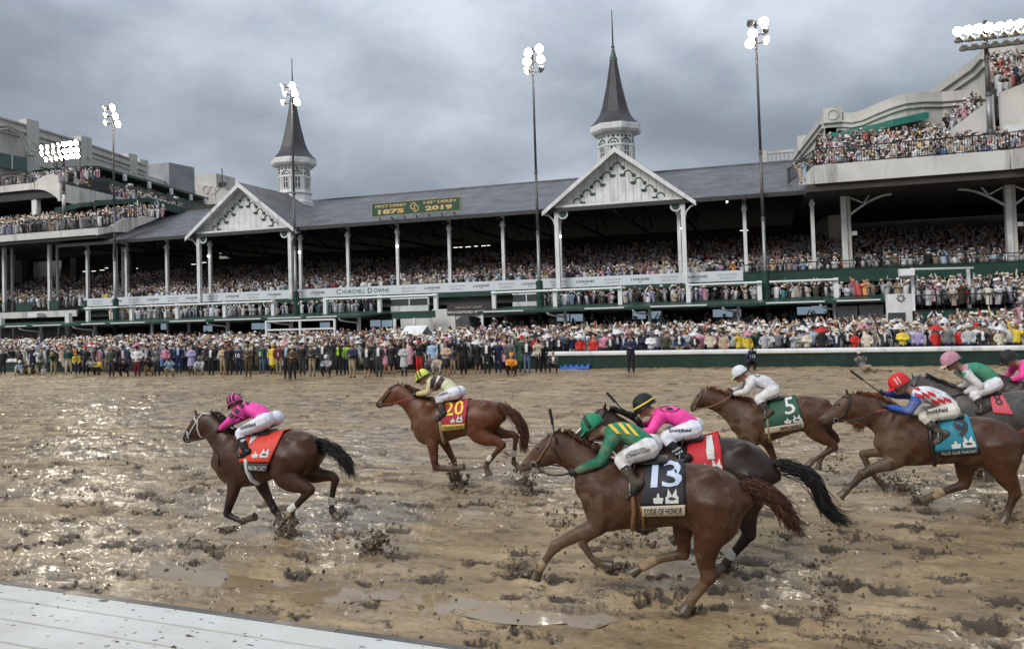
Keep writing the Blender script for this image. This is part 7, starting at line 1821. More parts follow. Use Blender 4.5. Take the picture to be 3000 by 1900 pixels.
    if q.determinant() < 0: q = Matrix((fd, Vector((0, -1, 0)), upv)).transposed()
    c = hd+upv*.012
    prof = [(r*.97, -.03), (r*1.0, -.012), (r*.99, .02), (r*.90, .055), (r*.70, .088), (r*.40, .107), (r*.02, .113)]
    mb = MB(); mb.lathe((0, 0, 0), [(a, b_*r/.105) for a, b_ in prof], n); mb.v = [tuple(c+q @ Vector((p[0]*1.12-.012, p[1]*.92, p[2]))) for p in mb.v]
    ho = mb.build('helmet', CLOTH, J, smooth=True); Vh = np.array(mb.v); C = np.tile(np.array(cap), (len(Vh), 1)); set_col(ho.data, C)
    HB_ = Body(mb.v, mb.f)
    if peak:
        mb = MB(); mb.add([c+q @ Vector(p) for p in [(r*1.0*math.cos(R(a))*1.1-.012, r*.93*math.sin(R(a)), -.012) for a in range(-55, 56, 11)]+[(r*1.0*math.cos(R(a))*1.12+.055*math.cos(R(a)), r*.93*math.sin(R(a)), -.034) for a in range(-55, 56, 11)]], [(i, i+1, i+12, i+11) for i in range(10)])
        po = mb.build('peak', CLOTH, ho, smooth=True); set_col(po.data, np.tile(np.array(cap2 or cap), (22, 1))); s_ = po.modifiers.new('thickness', 'SOLIDIFY'); s_.thickness = .008
    mb = MB().tube([c+q @ Vector((r*1.16*math.cos(R(a))-.012, r*.99*math.sin(R(a)), -.035)) for a in range(-180, 181, 15)], .012, 6); mb.build('goggle_strap', M['whip'], J, smooth=True)
    mb = MB().ball((0, 0, 0), .03, 10, 6, sc=(.55, 1, .75)); vv = [p for p in mb.v]; mb.v = [tuple(c+q @ (Vector(p)+Vector((r*1.02, -.034, -.05)))) for p in vv]; n0 = len(mb.v); f0 = list(mb.f); mb.add([tuple(c+q @ (Vector(p)+Vector((r*1.02, .034, -.05)))) for p in vv], f0); mb.build('goggles', M['glass'], J, smooth=True)
    return dict(root=J, silk=SB, breech=BB, helmet=HB_, q=q, c=c, r=r, hands=(far[0][2], far[1][2]), toes=(far[0][6], far[1][6]), ankles=(far[0][5], far[1][5]), jacket=so, breeches=bo, ho=ho)
def helmet_band(J, a0, wd, col, tilt=0.0):
    """a stripe round the helmet cover, laid over its crown"""
    mb = MB(); q, c, r = J['q'], J['c'], J['r']; P = []
    for k in range(-90, 91, 12):
        p = Vector((math.sin(R(a0)), math.cos(R(a0))*math.sin(R(k)), math.cos(R(a0))*math.cos(R(k))))
        s_ = c+q @ Vector((p.x*r*1.13-.012, p.y*r*.95, p.z*r*1.02)); P.append(s_)
    o = MB().tube(P, wd/2, 5).build('cap_stripe', mat('cap_%02d%02d%02d' % tuple(int(x*99) for x in col), col, .6), J['ho'], smooth=True); return o
def tack(H, B_, zm, Y, J, straps, bit, cheek=None, rein=M['leather'], noseband=None, bridle=M['leather']):
    for pts, wd, mt in straps: strap('strap', H, B_, zm, pts, wd, mt)
    if bit:
        r = B_.hit(*zm(*bit)); p = (r[0]+r[1]*.02) if r[0] is not None else at(*zm(*bit), Y-.08)
        MB().tube([p+Vector((.035*math.cos(R(a)), -.004, .035*math.sin(R(a)))) for a in range(0, 361, 30)], .005, 5).build('bit_ring', M['steel'], H, smooth=True)
        h = J['hands'][0]; mb = MB(); pts = []
        for k in range(9):
            u = k/8; q = p.lerp(h, u)+Vector((0, -.10*math.sin(math.pi*u), -.05*math.sin(math.pi*u))); n_, nn = B_.near(q)
            pts.append(q)
        mb.tube(pts, .010, 5); mb.build('rein', rein, H, smooth=True)
        p2 = Vector((p.x, 2*Y-p.y, p.z)); h2 = J['hands'][1]; MB().tube([p2.lerp(h2, k/8)+Vector((0, .10*math.sin(math.pi*k/8), -.05*math.sin(math.pi*k/8))) for k in range(9)], .010, 5).build('rein', rein, H, smooth=True)
    for t_, an in zip(J['toes'], J['ankles']):
        c_ = an.lerp(t_, .62)+Vector((0, 0, -.015))
        mb = MB(); mb.tube([c_+Vector((.0, .055*math.cos(R(a)), .05+.075*math.sin(R(a)))) for a in range(-30, 211, 24)], .007, 5); mb.tube([c_+Vector((0, -.055, -.0)), c_+Vector((0, .055, -.0))], .009, 5); mb.build('stirrup', M['steel'], H, smooth=True)
        top = Vector((c_.x+.08, Y+(.2 if c_.y > Y else -.2), c_.z+.42)); MB().bar(c_+Vector((0, 0, .12)), top, .02, .006).build('stirrup_leather', M['leather'], H)
def saddle(H, zm, Y, pts):
    P = [at(*zm(*p), Y) for p in pts]; v, f = ring_loft([(P[0], Vector((0, 0, .03)), Vector((0, .12, 0))), (P[0].lerp(P[-1], .5)+Vector((0, 0, -.01)), Vector((0, 0, .03)), Vector((0, .17, 0))), (P[-1], Vector((0, 0, .045)), Vector((0, .15, 0)))], 12)
    mesh_obj('saddle', v, f, M['leather'], H, True)
def bandage(H, zm, Y, dy, a, b_, r, mpp, mtl=None, stripes=0):
    A_, B2 = at(*zm(*a), Y+dy), at(*zm(*b_), Y+dy); d = (B2-A_).normalized()
    for k in range(max(1, stripes)):
        u0, u1 = (0, 1) if stripes < 2 else (k/stripes+.04, (k+1)/stripes-.08)
        v, f = ring_loft(limb_secs([A_.lerp(B2, u0), A_.lerp(B2, u1)], [r*mpp]*2, (0, 1, 0), .85, 1), 12, 1); mesh_obj('bandage', v, f, mtl or M['bandage'], H, True)
def whip(label, zm, Y, a, b_, dy=-.1, dy2=None):
    A_, B2 = at(*zm(*a), Y+dy), at(*zm(*b_), Y+(dy2 if dy2 is not None else dy)); d = (B2-A_)
    W_ = thing('whip', label, 'whip', A_, 'riding whips')
    MB().tube([A_, A_+d*.55], [.009, .008], 6).build('shaft', M['whip'], W_); MB().tube([A_+d*.56, B2], [.016, .018], 6).build('flap', M['whip'], W_)
def logos(H, G, u, v, s, white=None):
    """two small pale printed crests at the foot of a saddle cloth"""
    w_ = M['white_tack']
    grid_poly('crest', H, G, [[(u+s*x, v+s*1.1*y) for x, y in ((0, 1), (0, .55), (.12, .5), (.18, .0), (.3, .45), (.5, .5), (.7, .45), (.82, 0), (.88, .5), (1, .55), (1, 1))]], w_, .008)
    grid_poly('crest_mark', H, G, [[(u+s*x, v+s*1.1*y) for x, y in ((.2, .62), (.5, .55), (.85, .7), (.6, .78), (.3, .76))]], M['ink'], .011)
    grid_poly('crest', H, G, [[(u-s*.95+s*.8*x, v+s*.35+s*.75*y) for x, y in ((0, .45), (.35, .4), (.38, 0), (.55, 0), (.6, .4), (1, .45), (.9, 1), (.1, 1))]], w_, .008)

# ================================================================== THE RACE
BAY, DBAY, CHEST, DCHEST, GREY = (.050, .0185, .008), (.021, .0095, .0052), (.105, .034, .012), (.060, .022, .009), (.065, .065, .064)
BLACKP = (.010, .008, .007)
def clothmat(n, c): return mat(n, c, .6, var=.15, scale=6, bump=.25)
# ---------- leader, number seven
Y = 9.45
H, B, Y, mpp = horse('bay horse with white bridle and red saddle cloth leading the field', Z7, Y,
    [((508, 660), (492, 850)), ((545, 590), (535, 915)), ((600, 552), (590, 945)), ((680, 545), (665, 955)), ((760, 550), (750, 948)), ((840, 552), (830, 925)), ((910, 548), (900, 895)), ((980, 535), (975, 890)), ((1050, 530), (1045, 890)), ((1120, 545), (1115, 870)), ((1180, 575), (1170, 845)), ((1225, 620), (1215, 800)), ((1248, 675), (1240, 745))],
    [((620, 552), (500, 800)), ((540, 490), (462, 700)), ((490, 440), (420, 640)), ((435, 400), (385, 575))],
    [((415, 398), (402, 560)), ((350, 405), (385, 598)), ((285, 455), (335, 612)), ((245, 530), (298, 618)), ((220, 575), (262, 632))],
    [leg(-.17, [(600, 800), (605, 900), (590, 1000), (548, 1150), (600, 1185), (662, 1208), (735, 1182)], [95, 66, 46, 28, 21, 22, 24], (3, 5)),
     leg(.17, [(760, 800), (795, 915), (840, 1010), (900, 1120), (935, 1180), (958, 1215), (945, 1290)], [85, 55, 38, 29, 21, 22, 27], (3, 5)),
     leg(-.16, [(1020, 720), (985, 850), (1045, 920), (1120, 950), (1165, 978), (1090, 1062), (1035, 1125), (1025, 1165), (1040, 1215)], [140, 115, 78, 50, 34, 25, 24, 25, 30], (4, 7)),
     leg(.16, [(1120, 730), (1170, 850), (1265, 868), (1330, 872), (1352, 900), (1335, 985), (1326, 1085), (1330, 1130), (1365, 1168)], [125, 78, 48, 36, 29, 23, 22, 24, 26], (4, 7))],
    [((318, 425), (303, 352), -.045), ((428, 420), (436, 350), .05)], BAY, BLACKP, .15, eye=(318, 490), mane=[(440, 400), (480, 430), (520, 470), (570, 520), (620, 550)],
    tail=[(1225, 615), (1290, 650), (1370, 700), (1430, 750), (1470, 840)], tailcol=(.010, .008, .007))
J = jockey('jockey in hot pink silks with black diamonds and a striped pink helmet', Z7, Y, [(848, 452), (775, 392), (690, 372), (625, 385)], [56, 56, 52, 38],
    [(640, 395), (560, 470), (490, 528)], [(845, 455), (640, 552), (690, 700), (632, 722)], (600, 328), 60, (.80, .06, .36), (.80, .06, .36), (.62, .10, .30), (.72, .72, .78), (.012, .012, .013), face_dir=(-.88, .25, -.40), peak=False)
for a in (-38, -12, 14): helmet_band(J, a, .03, (.012, .01, .012))
dm = lambda x, y, s=24: [(x, y-s), (x+s, y), (x, y+s), (x-s, y)]
body_poly('silk_diamond', J['jacket'], [J['silk']], Z7, [dm(655, 352), dm(617, 390), dm(578, 422, 26), dm(698, 328, 20), dm(742, 314, 18)], mat('black_silk', (.012, .01, .012), .5))
body_poly('silk_diamond', J['jacket'], [J['silk']], Z7, [[(780, 315), (850, 345), (852, 358), (782, 325)], [(610, 425), (660, 445), (655, 458), (606, 438)]], MATS['black_silk'])
body_text('lettering', J['breeches'], [J['breech']], Z7, 'Smithfield', [(640, 500), (755, 470), (762, 500), (648, 530)], M['ink'])
saddle(H, Z7, Y, [(700, 548), (800, 552), (890, 545)])
C_, G = sheet('saddle_cloth', H, [B], Z7, [(665, 575), (978, 532), (866, 770), (640, 770)], clothmat('red_cloth', (.66, .05, .025)), mirror=Y)
sheet('name_strip', H, [B], Z7, [(645, 776), (864, 776), (858, 838), (665, 832)], clothmat('black_cloth', (.012, .012, .013)), nv=5)
_, G2 = sheet('name_patch', H, [B], Z7, [(706, 778), (862, 778), (856, 836), (716, 830)], MATS['black_cloth'], off=.034, nv=4)
grid_text('lettering', H, G2, 'MAXIM CURITY', .06, .94, .2, .8, M['white'], .01)
logos(H, G, .62, .55, .26); strap('girth', H, B, Z7, [(690, 745), (700, 830), (735, 900), (780, 925)], .07, M['white_tack'])
sheet('saddle_pad', H, [B], Z7, [(720, 560), (800, 556), (770, 600), (715, 650)], M['white_tack'], off=.03, nu=6, nv=6)
body_poly('boot_lettering', J['root'], [Body([v.co+BASE[J['root'].name] for v in o_.data.vertices], [tuple(p.vertices) for p in o_.data.polygons]) for o_ in J['root'].children if o_.name.startswith('boot')][:1], Z7, [[(648, 605), (700, 588), (703, 602), (652, 622)]], M['white'])
tack(H, B, Z7, Y, J, [([(300, 435), (320, 470), (290, 520), (255, 580)], .022, M['white_tack']), ([(425, 415), (370, 410), (330, 450), (328, 520), (345, 570), (385, 600)], .022, M['white_tack']), ([(250, 540), (262, 590), (285, 610)], .02, M['white_tack'])], (262, 592), rein=M['leather'])
strap('breastplate', H, B, Z7, [(470, 690), (485, 740), (490, 800)], .03, M['leather'], Yf=Y-.2)
bandage(H, Z7, Y, -.16, (1060, 1090), (1010, 1135), 30, mpp, stripes=3); bandage(H, Z7, Y, .16, (1327, 1030), (1325, 1085), 26, mpp, stripes=3)
bandage(H, Z7, Y, -.16, (1018, 1130), (1015, 1168), 29, mpp, mat('muddy_wrap', (.30, .22, .13), .8, var=.3, scale=14))

# ---------- number twenty
Y = 12.5
H, B, Y, mpp = horse('chestnut horse with yellow 20 on a dark red cloth, running second', Z20, Y,
    [((575, 600), (565, 720)), ((600, 500), (600, 810)), ((650, 430), (650, 850)), ((720, 398), (720, 862)), ((800, 405), (800, 848)), ((880, 412), (880, 828)), ((960, 410), (960, 800)), ((1050, 405), (1050, 775)), ((1140, 400), (1140, 765)), ((1230, 402), (1230, 760)), ((1320, 415), (1310, 735)), ((1390, 450), (1380, 690)), ((1438, 540), (1432, 630))],
    [((720, 400), (590, 760)), ((610, 365), (510, 600)), ((530, 310), (445, 500)), ((450, 262), (375, 445))],
    [((430, 252), (400, 440)), ((370, 255), (372, 455)), ((300, 285), (320, 470)), ((240, 360), (268, 480)), ((175, 425), (215, 497))],
    [leg(-.17, [(700, 720), (735, 830), (748, 950), (768, 1075), (860, 1098), (955, 1092), (1025, 1078)], [95, 66, 46, 34, 22, 24, 27], (3, 5)),
     leg(.17, [(820, 740), (850, 830), (905, 930), (948, 1020), (978, 1110), (1005, 1190), (1015, 1255)], [80, 52, 36, 29, 21, 23, 27], (3, 5)),
     leg(-.16, [(1200, 600), (1180, 720), (1265, 790), (1370, 820), (1430, 855), (1360, 940), (1285, 1030), (1268, 1075), (1290, 1135)], [135, 112, 76, 48, 34, 25, 25, 26, 30], (4, 7)),
     leg(.16, [(1290, 600), (1350, 715), (1450, 748), (1530, 748), (1560, 770), (1553, 870), (1542, 980), (1545, 1030), (1585, 1078)], [120, 72, 48, 36, 29, 23, 22, 25, 27], (4, 7))],
    [((388, 270), (398, 215), -.045), ((430, 255), (450, 220), .05)], CHEST, (.05, .02, .01), .45, eye=(300, 335), mane=[(460, 262), (520, 300), (590, 350), (660, 385), (720, 400)],
    tail=[(1400, 455), (1480, 510), (1560, 575), (1625, 660), (1650, 760), (1640, 880)], tailcol=(.075, .025, .012))
J = jockey('jockey in pale yellow silks with two dark maroon hoops and a yellow helmet', Z20, Y, [(955, 335), (880, 265), (790, 228), (715, 232)], [66, 66, 60, 46],
    [(725, 250), (690, 335), (570, 352)], [(965, 340), (795, 392), (840, 555), (768, 600)], (635, 182), 66, (.66, .68, .42), (.55, .45, .22), (.62, .66, .12), (.74, .73, .78), (.03, .025, .02), muddy=.45)
for a in (-8, 18): helmet_band(J, a, .03, (.03, .012, .012))
for q_ in ([(735, 165), (790, 160), (755, 240), (712, 232)], [(712, 232), (755, 240), (742, 300), (708, 300)], [(815, 180), (872, 185), (825, 255), (775, 245)], [(775, 245), (825, 255), (805, 320), (768, 312)]): body_poly('silk_hoop', J['jacket'], [J['silk']], Z20, [q_], mat('maroon_silk', (.05, .012, .014), .55))
body_text('lettering', J['breeches'], [J['breech']], Z20, 'Smithfield', [(785, 352), (880, 322), (886, 348), (790, 380)], M['ink'])
saddle(H, Z20, Y, [(800, 405), (900, 412), (1000, 405)])
C_, G = sheet('saddle_cloth', H, [B], Z20, [(840, 432), (1095, 408), (1064, 650), (820, 668)], clothmat('wine_cloth', (.36, .015, .035)), mirror=Y)
sheet('name_strip', H, [B], Z20, [(825, 655), (1064, 640), (1062, 690), (830, 718)], clothmat('gold_cloth', (.50, .36, .07)), off=.024, nv=4)
_, G2 = sheet('name_patch', H, [B], Z20, [(830, 660), (1060, 644), (1058, 686), (834, 712)], MATS['gold_cloth'], off=.03, nv=4)
grid_text('lettering', H, G2, 'COUNTRY HOUSE', .08, .92, .2, .8, M['ink'], .01)
grid_text('number', H, G, '20', .10, .88, .06, .60, mat('yellow_number', (.85, .60, .03), .5), .008, off=.013); logos(H, G, .62, .60, .26)
tack(H, B, Z20, Y, J, [([(330, 265), (320, 330), (250, 410), (225, 450)], .022, M['leather']), ([(400, 250), (330, 285), (300, 300)], .022, M['leather']), ([(360, 455), (300, 460), (230, 450)], .022, M['leather'])], (228, 448), rein=mat('red_rein', (.30, .04, .025), .6))
strap('girth', H, B, Z20, [(815, 620), (825, 720), (850, 830)], .07, M['muddy_girth'])
for dy, a, b_ in ((-.16, (1318, 968), (1292, 1010)), (.16, (1545, 915), (1541, 965))): bandage(H, Z20, Y, dy, a, b_, 29, mpp, stripes=3)

# ---------- number thirteen
Y = 7.95
H, B, Y, mpp = horse('chestnut horse with number 13 on a black saddle cloth, nearest the camera', Z13, Y,
    [((462, 640), (448, 790)), ((490, 560), (485, 900)), ((545, 520), (540, 985)), ((630, 525), (620, 995)), ((720, 540), (715, 978)), ((820, 545), (815, 975)), ((920, 545), (918, 970)), ((1020, 550), (1020, 958)), ((1120, 555), (1120, 975)), ((1225, 562), (1225, 1010)), ((1330, 590), (1330, 1010)), ((1425, 640), (1425, 960)), ((1500, 730), (1500, 860))],
    [((620, 520), (460, 840)), ((520, 455), (420, 690)), ((420, 398), (345, 600)), ((325, 352), (270, 560))],
    [((308, 345), (272, 560)), ((250, 362), (240, 582)), ((180, 410), (190, 585)), ((105, 495), (135, 598)), ((45, 560), (82, 618))],
    [leg(-.18, [(560, 850), (535, 965), (420, 1010), (280, 1085), (225, 1160), (178, 1225), (162, 1268)], [110, 66, 46, 36, 25, 26, 28], (3, 5)),
     leg(.18, [(570, 860), (540, 975), (490, 1020), (450, 1062), (500, 1150), (550, 1190), (612, 1202)], [95, 48, 34, 28, 22, 24, 26], (3, 5)),
     leg(-.16, [(1300, 800), (1285, 950), (1250, 1060), (1235, 1180), (1255, 1275), (1205, 1355), (1165, 1410), (1140, 1440), (1115, 1480)], [185, 150, 88, 60, 46, 33, 29, 30, 34], (4, 7)),
     leg(.16, [(1150, 820), (1095, 960), (1090, 1040), (1100, 1100), (1095, 1135), (1000, 1155), (900, 1180), (850, 1205), (790, 1240)], [140, 72, 54, 44, 36, 30, 27, 28, 30], (4, 7))],
    [((300, 365), (310, 312), -.05), ((235, 378), (215, 350), .05)], DCHEST, (.13, .08, .045), .6, eye=(165, 458), mane=[(330, 352), (400, 388), (480, 430), (560, 480), (620, 518)],
    tail=[(1480, 690), (1560, 715), (1650, 765), (1715, 815), (1770, 890), (1815, 960)], tailcol=(.06, .021, .010))
J = jockey('jockey in green silks with yellow chevron stripes and a green helmet', Z13, Y, [(875, 455), (795, 395), (700, 358), (620, 362)], [66, 70, 68, 50],
    [(640, 400), (570, 545), (400, 612)], [(880, 460), (690, 535), (795, 705), (735, 765)], (512, 325), 70, (.012, .19, .095), (.012, .16, .085), (.015, .22, .10), (.72, .70, .68), (.03, .025, .02), face_dir=(-.82, -.12, -.55), muddy=.5)
helmet_band(J, 5, .045, (.02, .03, .025))
yl = mat('yellow_silk', (.72, .50, .04), .55)
body_poly('silk_chevron', J['jacket'], [J['silk']], Z13, [[(600, 300), (622, 297), (695, 372), (665, 372)], [(660, 290), (685, 288), (758, 375), (728, 370)], [(702, 290), (728, 293), (815, 388), (788, 382)], [(598, 292), (640, 280), (650, 290), (604, 304)]], yl)
body_text('lettering', J['breeches'], [J['breech']], Z13, 'STEAKHOUSES', [(722, 505), (880, 462), (884, 482), (728, 526)], M['ink'])
saddle(H, Z13, Y, [(720, 540), (850, 545), (980, 535)])
body_text('lettering', J['breeches'], [J['breech']], Z13, 'LONGHORN', [(735, 485), (845, 455), (850, 468), (740, 500)], M['ink'])
C_, G = sheet('saddle_cloth', H, [B], Z13, [(850, 566), (1098, 546), (1106, 822), (820, 824)], clothmat('navy_black_cloth', (.014, .014, .022)), mirror=Y)
_, G2 = sheet('name_strip', H, [B], Z13, [(828, 828), (1108, 818), (1108, 884), (836, 890)], clothmat('cream_cloth', (.50, .42, .30)), off=.024, nv=4)
grid_text('lettering', H, G2, 'CODE OF HONOR', .04, .94, .22, .78, M['ink'], .012)
n13 = mat('pale_blue_number', (.55, .64, .80), .45)
grid_text('number', H, G, '1', .20, .36, .02, .58, n13, .0, off=.013); grid_text('number', H, G, '3', .47, .93, .02, .58, n13, .008, off=.013); logos(H, G, .56, .62, .30)
tack(H, B, Z13, Y, J, [([(262, 365), (240, 430), (175, 530), (140, 560)], .02, M['tan_leather']), ([(300, 345), (265, 380), (235, 385)], .02, M['leather']), ([(262, 460), (285, 500), (310, 540)], .018, M['leather'])], (140, 562), rein=M['leather'])
strap('girth', H, B, Z13, [(745, 620), (770, 760), (780, 860), (770, 975)], .05, M['tan_leather']); strap('girth', H, B, Z13, [(822, 830), (838, 900), (840, 975)], .03, M['tan_leather'])
bandage(H, Z13, Y, .16, (915, 1172), (830, 1215), 34, mpp, MATS['muddy_wrap']); bandage(H, Z13, Y, -.18, (205, 1185), (175, 1235), 28, mpp, MATS['muddy_wrap'])
whip('black whip held upright beside the chestnut horse numbered 13', Z13, Y, (285, 440), (240, 212), -.1)

# ---------- number one, behind thirteen
Y = 9.3
H, B, Y, mpp = horse('dark bay horse with number 1 on a bright red cloth, half hidden behind number 13', Z13, Y,
    [((745, 480), (735, 640)), ((775, 430), (770, 740)), ((830, 400), (825, 800)), ((910, 400), (905, 815)), ((1000, 410), (995, 815)), ((1090, 412), (1085, 810)), ((1180, 405), (1175, 800)), ((1270, 397), (1265, 800)), ((1350, 394), (1345, 800)), ((1440, 398), (1435, 800)), ((1530, 425), (1520, 780)), ((1620, 490), (1610, 740)), ((1690, 590), (1685, 680))],
    [((880, 395), (740, 680)), ((790, 320), (690, 540)), ((710, 262), (620, 460)), ((630, 220), (560, 410))],
    [((610, 205), (575, 400)), ((560, 205), (545, 420)), ((500, 250), (505, 425)), ((440, 320), (460, 430)), ((395, 370), (425, 425))],
    [leg(-.17, [(830, 700), (830, 800), (760, 850), (680, 880), (730, 940), (790, 960), (830, 940)], [90, 58, 42, 30, 22, 22, 24], (3, 5)),
     leg(.17, [(900, 700), (900, 800), (820, 870), (750, 920), (800, 980), (850, 990), (890, 970)], [80, 50, 36, 28, 20, 22, 24], (3, 5)),
     leg(-.16, [(1510, 620), (1500, 760), (1490, 870), (1505, 960), (1512, 1010), (1450, 1090), (1395, 1155), (1375, 1190), (1345, 1228)], [150, 120, 78, 54, 40, 29, 26, 27, 31], (4, 7)),
     leg(.16, [(1400, 640), (1340, 760), (1300, 850), (1290, 920), (1285, 960), (1200, 980), (1120, 1000), (1080, 1010), (1040, 1040)], [120, 80, 56, 42, 34, 26, 24, 25, 28], (4, 7))],
    [((588, 215), (605, 150), -.045), ((640, 225), (720, 212), .05)], DBAY, BLACKP, .2, eye=(500, 290), mane=[(625, 205), (690, 225), (760, 260), (830, 320), (880, 390)],
    tail=[(1690, 560), (1780, 580), (1870, 620), (1945, 690), (1985, 790), (2050, 880), (2130, 910)], tailcol=BLACKP)
J = jockey('jockey in plain hot pink silks and a black helmet with a yellow band', Z13, Y, [(1155, 335), (1085, 275), (1000, 248), (925, 252)], [62, 62, 58, 44],
    [(935, 280), (890, 355), (790, 365)], [(1165, 340), (975, 392), (1105, 535), (1055, 560)], (840, 190), 66, (.85, .055, .32), (.85, .055, .32), (.012, .012, .013), (.74, .74, .80), (.012, .012, .013), face_dir=(-.85, -.1, -.5))
MB().tube([J['c']+J['q'] @ Vector((J['r']*1.15*math.cos(R(a))-.012, J['r']*.97*math.sin(R(a)), .005)) for a in range(-180, 181, 15)], .012, 6).build('cap_band', mat('yellow_band', (.75, .60, .05), .5), J['ho'], smooth=True)
ring_ = []
for k in range(16):
    a0, a1 = 2*math.pi*k/16, 2*math.pi*(k+1)/16
    E_ = lambda a, s_: (1005+65*s_*math.cos(a), 213+20*s_*math.sin(a))
    ring_.append([E_(a0, 1), E_(a1, 1), E_(a1, .84), E_(a0, .84)])
body_poly('silk_emblem', J['jacket'], [J['silk']], Z13, ring_, MATS['black_silk'], sub=1); body_text('silk_emblem', J['jacket'], [J['silk']], Z13, 'B', [(985, 205), (1030, 205), (1030, 222), (985, 222)], MATS['black_silk'], bold=.06)
body_text('lettering', J['breeches'], [J['breech']], Z13, 'Smithfield', [(1000, 342), (1140, 336), (1142, 356), (1002, 362)], M['ink'], bold=.03)
bts = [o_ for o_ in J['root'].children if o_.name.startswith('boot')][:1]
BT = Body([v.co+BASE[J['root'].name] for v in bts[0].data.vertices], [tuple(p.vertices) for p in bts[0].data.polygons])
body_text('lettering', bts[0], [BT], Z13, 'Smith', [(1020, 478), (1068, 452), (1074, 464), (1026, 490)], M['white']); body_text('lettering', bts[0], [BT], Z13, 'field', [(1040, 494), (1082, 474), (1088, 486), (1046, 506)], M['white'])
saddle(H, Z13, Y, [(1000, 412), (1100, 412), (1210, 398)])
C_, G = sheet('saddle_cloth', H, [B], Z13, [(1120, 405), (1318, 352), (1352, 615), (1118, 620)], clothmat('scarlet_cloth', (.50, .014, .022)), mirror=Y)
grid_text('number', H, G, '1', .60, .80, .06, .66, M['white_tack'], .0, off=.013); logos(H, G, .68, .66, .30)
tack(H, B, Z13, Y, J, [([(600, 225), (540, 300), (450, 390)], .02, M['leather'])], (452, 392))
body_poly('blaze', H, [B], Z13, [[(440, 318), (455, 326), (410, 372), (395, 368)]], M['white_tack'], .004)
bandage(H, Z13, Y, -.16, (1412, 1120), (1385, 1165), 31, mpp, stripes=3)
whip('black whip slanting behind the head of the horse numbered 1', Z13, Y, (735, 250), (605, 108), -.12)

# ---------- number five
Y = 13.3
H, B, Y, mpp = horse('chestnut horse with white number 5 on a dark green cloth, running on the far side', Z4, Y,
    [((560, 260), (560, 370)), ((585, 200), (585, 430)), ((640, 155), (640, 455)), ((710, 150), (710, 440)), ((780, 150), (780, 420)), ((850, 142), (850, 395)), ((920, 130), (920, 370)), ((980, 124), (980, 355)), ((1040, 128), (1040, 352)), ((1100, 142), (1100, 345)), ((1150, 165), (1150, 325)), ((1190, 200), (1190, 300)), ((1212, 235), (1212, 270))],
    [((650, 155), (575, 400)), ((560, 130), (500, 300)), ((470, 100), (430, 235)), ((390, 75), (365, 210))],
    [((375, 72), (355, 205)), ((345, 85), (330, 212)), ((310, 115), (305, 220)), ((285, 155), (295, 228)), ((268, 180), (285, 235))],
    [leg(-.17, [(640, 380), (650, 440), (590, 475), (530, 500), (560, 545), (600, 560), (625, 550)], [70, 44, 32, 22, 16, 17, 18], (3, 5)),
     leg(.17, [(720, 380), (755, 430), (785, 490), (808, 560), (790, 620), (775, 660), (770, 700)], [66, 34, 24, 18, 13, 14, 17], (3, 5)),
     leg(-.16, [(1050, 260), (1060, 340), (1110, 395), (1160, 425), (1186, 455), (1120, 500), (1060, 535), (1040, 550), (1018, 572)], [85, 68, 42, 28, 22, 16, 15, 16, 19], (4, 7)),
     leg(.16, [(1100, 260), (1130, 350), (1170, 375), (1190, 390), (1198, 408), (1150, 465), (1105, 525), (1092, 548), (1086, 578)], [75, 46, 32, 25, 20, 15, 14, 15, 17], (4, 7))],
    [((372, 85), (380, 52), -.04), ((345, 88), (330, 65), .045)], DCHEST, (.05, .025, .015), .7, eye=(318, 130), mane=[(390, 75), (450, 92), (520, 112), (590, 135), (650, 152)],
    tail=[(1195, 200), (1250, 245), (1310, 275), (1360, 290), (1330, 320)], tailcol=(.17, .065, .028))
J = jockey('jockey in plain white silks and a white helmet', Z4, Y, [(800, 92), (752, 48), (695, 32), (640, 32)], [44, 44, 42, 32],
    [(652, 52), (625, 100), (540, 118)], [(800, 100), (700, 148), (768, 240), (730, 268)], (580, -12), 46, (.70, .70, .74), (.66, .64, .62), (.62, .64, .66), (.70, .68, .66), (.03, .025, .02), muddy=.45, cap2=(.42, .55, .2))
saddle(H, Z4, Y, [(720, 150), (790, 150), (860, 140)])
body_poly('silk_mark', J['jacket'], [J['silk']], Z4, [[(675, -8), (690, 4), (687, 10), (672, -2)], [(690, 4), (712, -4), (714, 2), (690, 11)]], M['ink'])
C_, G = sheet('saddle_cloth', H, [B], Z4, [(770, 165), (938, 128), (992, 300), (735, 335)], clothmat('green_cloth', (.014, .075, .04)), mirror=Y)
_, G2 = sheet('name_strip', H, [B], Z4, [(740, 332), (990, 290), (998, 325), (745, 368)], MATS['cream_cloth'], off=.024, nv=4)
grid_text('lettering', H, G2, 'IMPROBABLE', .38, .92, .2, .8, M['ink'], .012)
grid_text('number', H, G, '5', .56, .88, .06, .62, M['white_tack'], .008, off=.013); logos(H, G, .74, .66, .24)
tack(H, B, Z4, Y, J, [([(355, 80), (335, 140), (300, 205)], .02, M['leather'])], (300, 208), rein=M['tan_leather'])
strap('girth', H, B, Z4, [(745, 180), (760, 300), (775, 420)], .05, M['muddy_girth'])

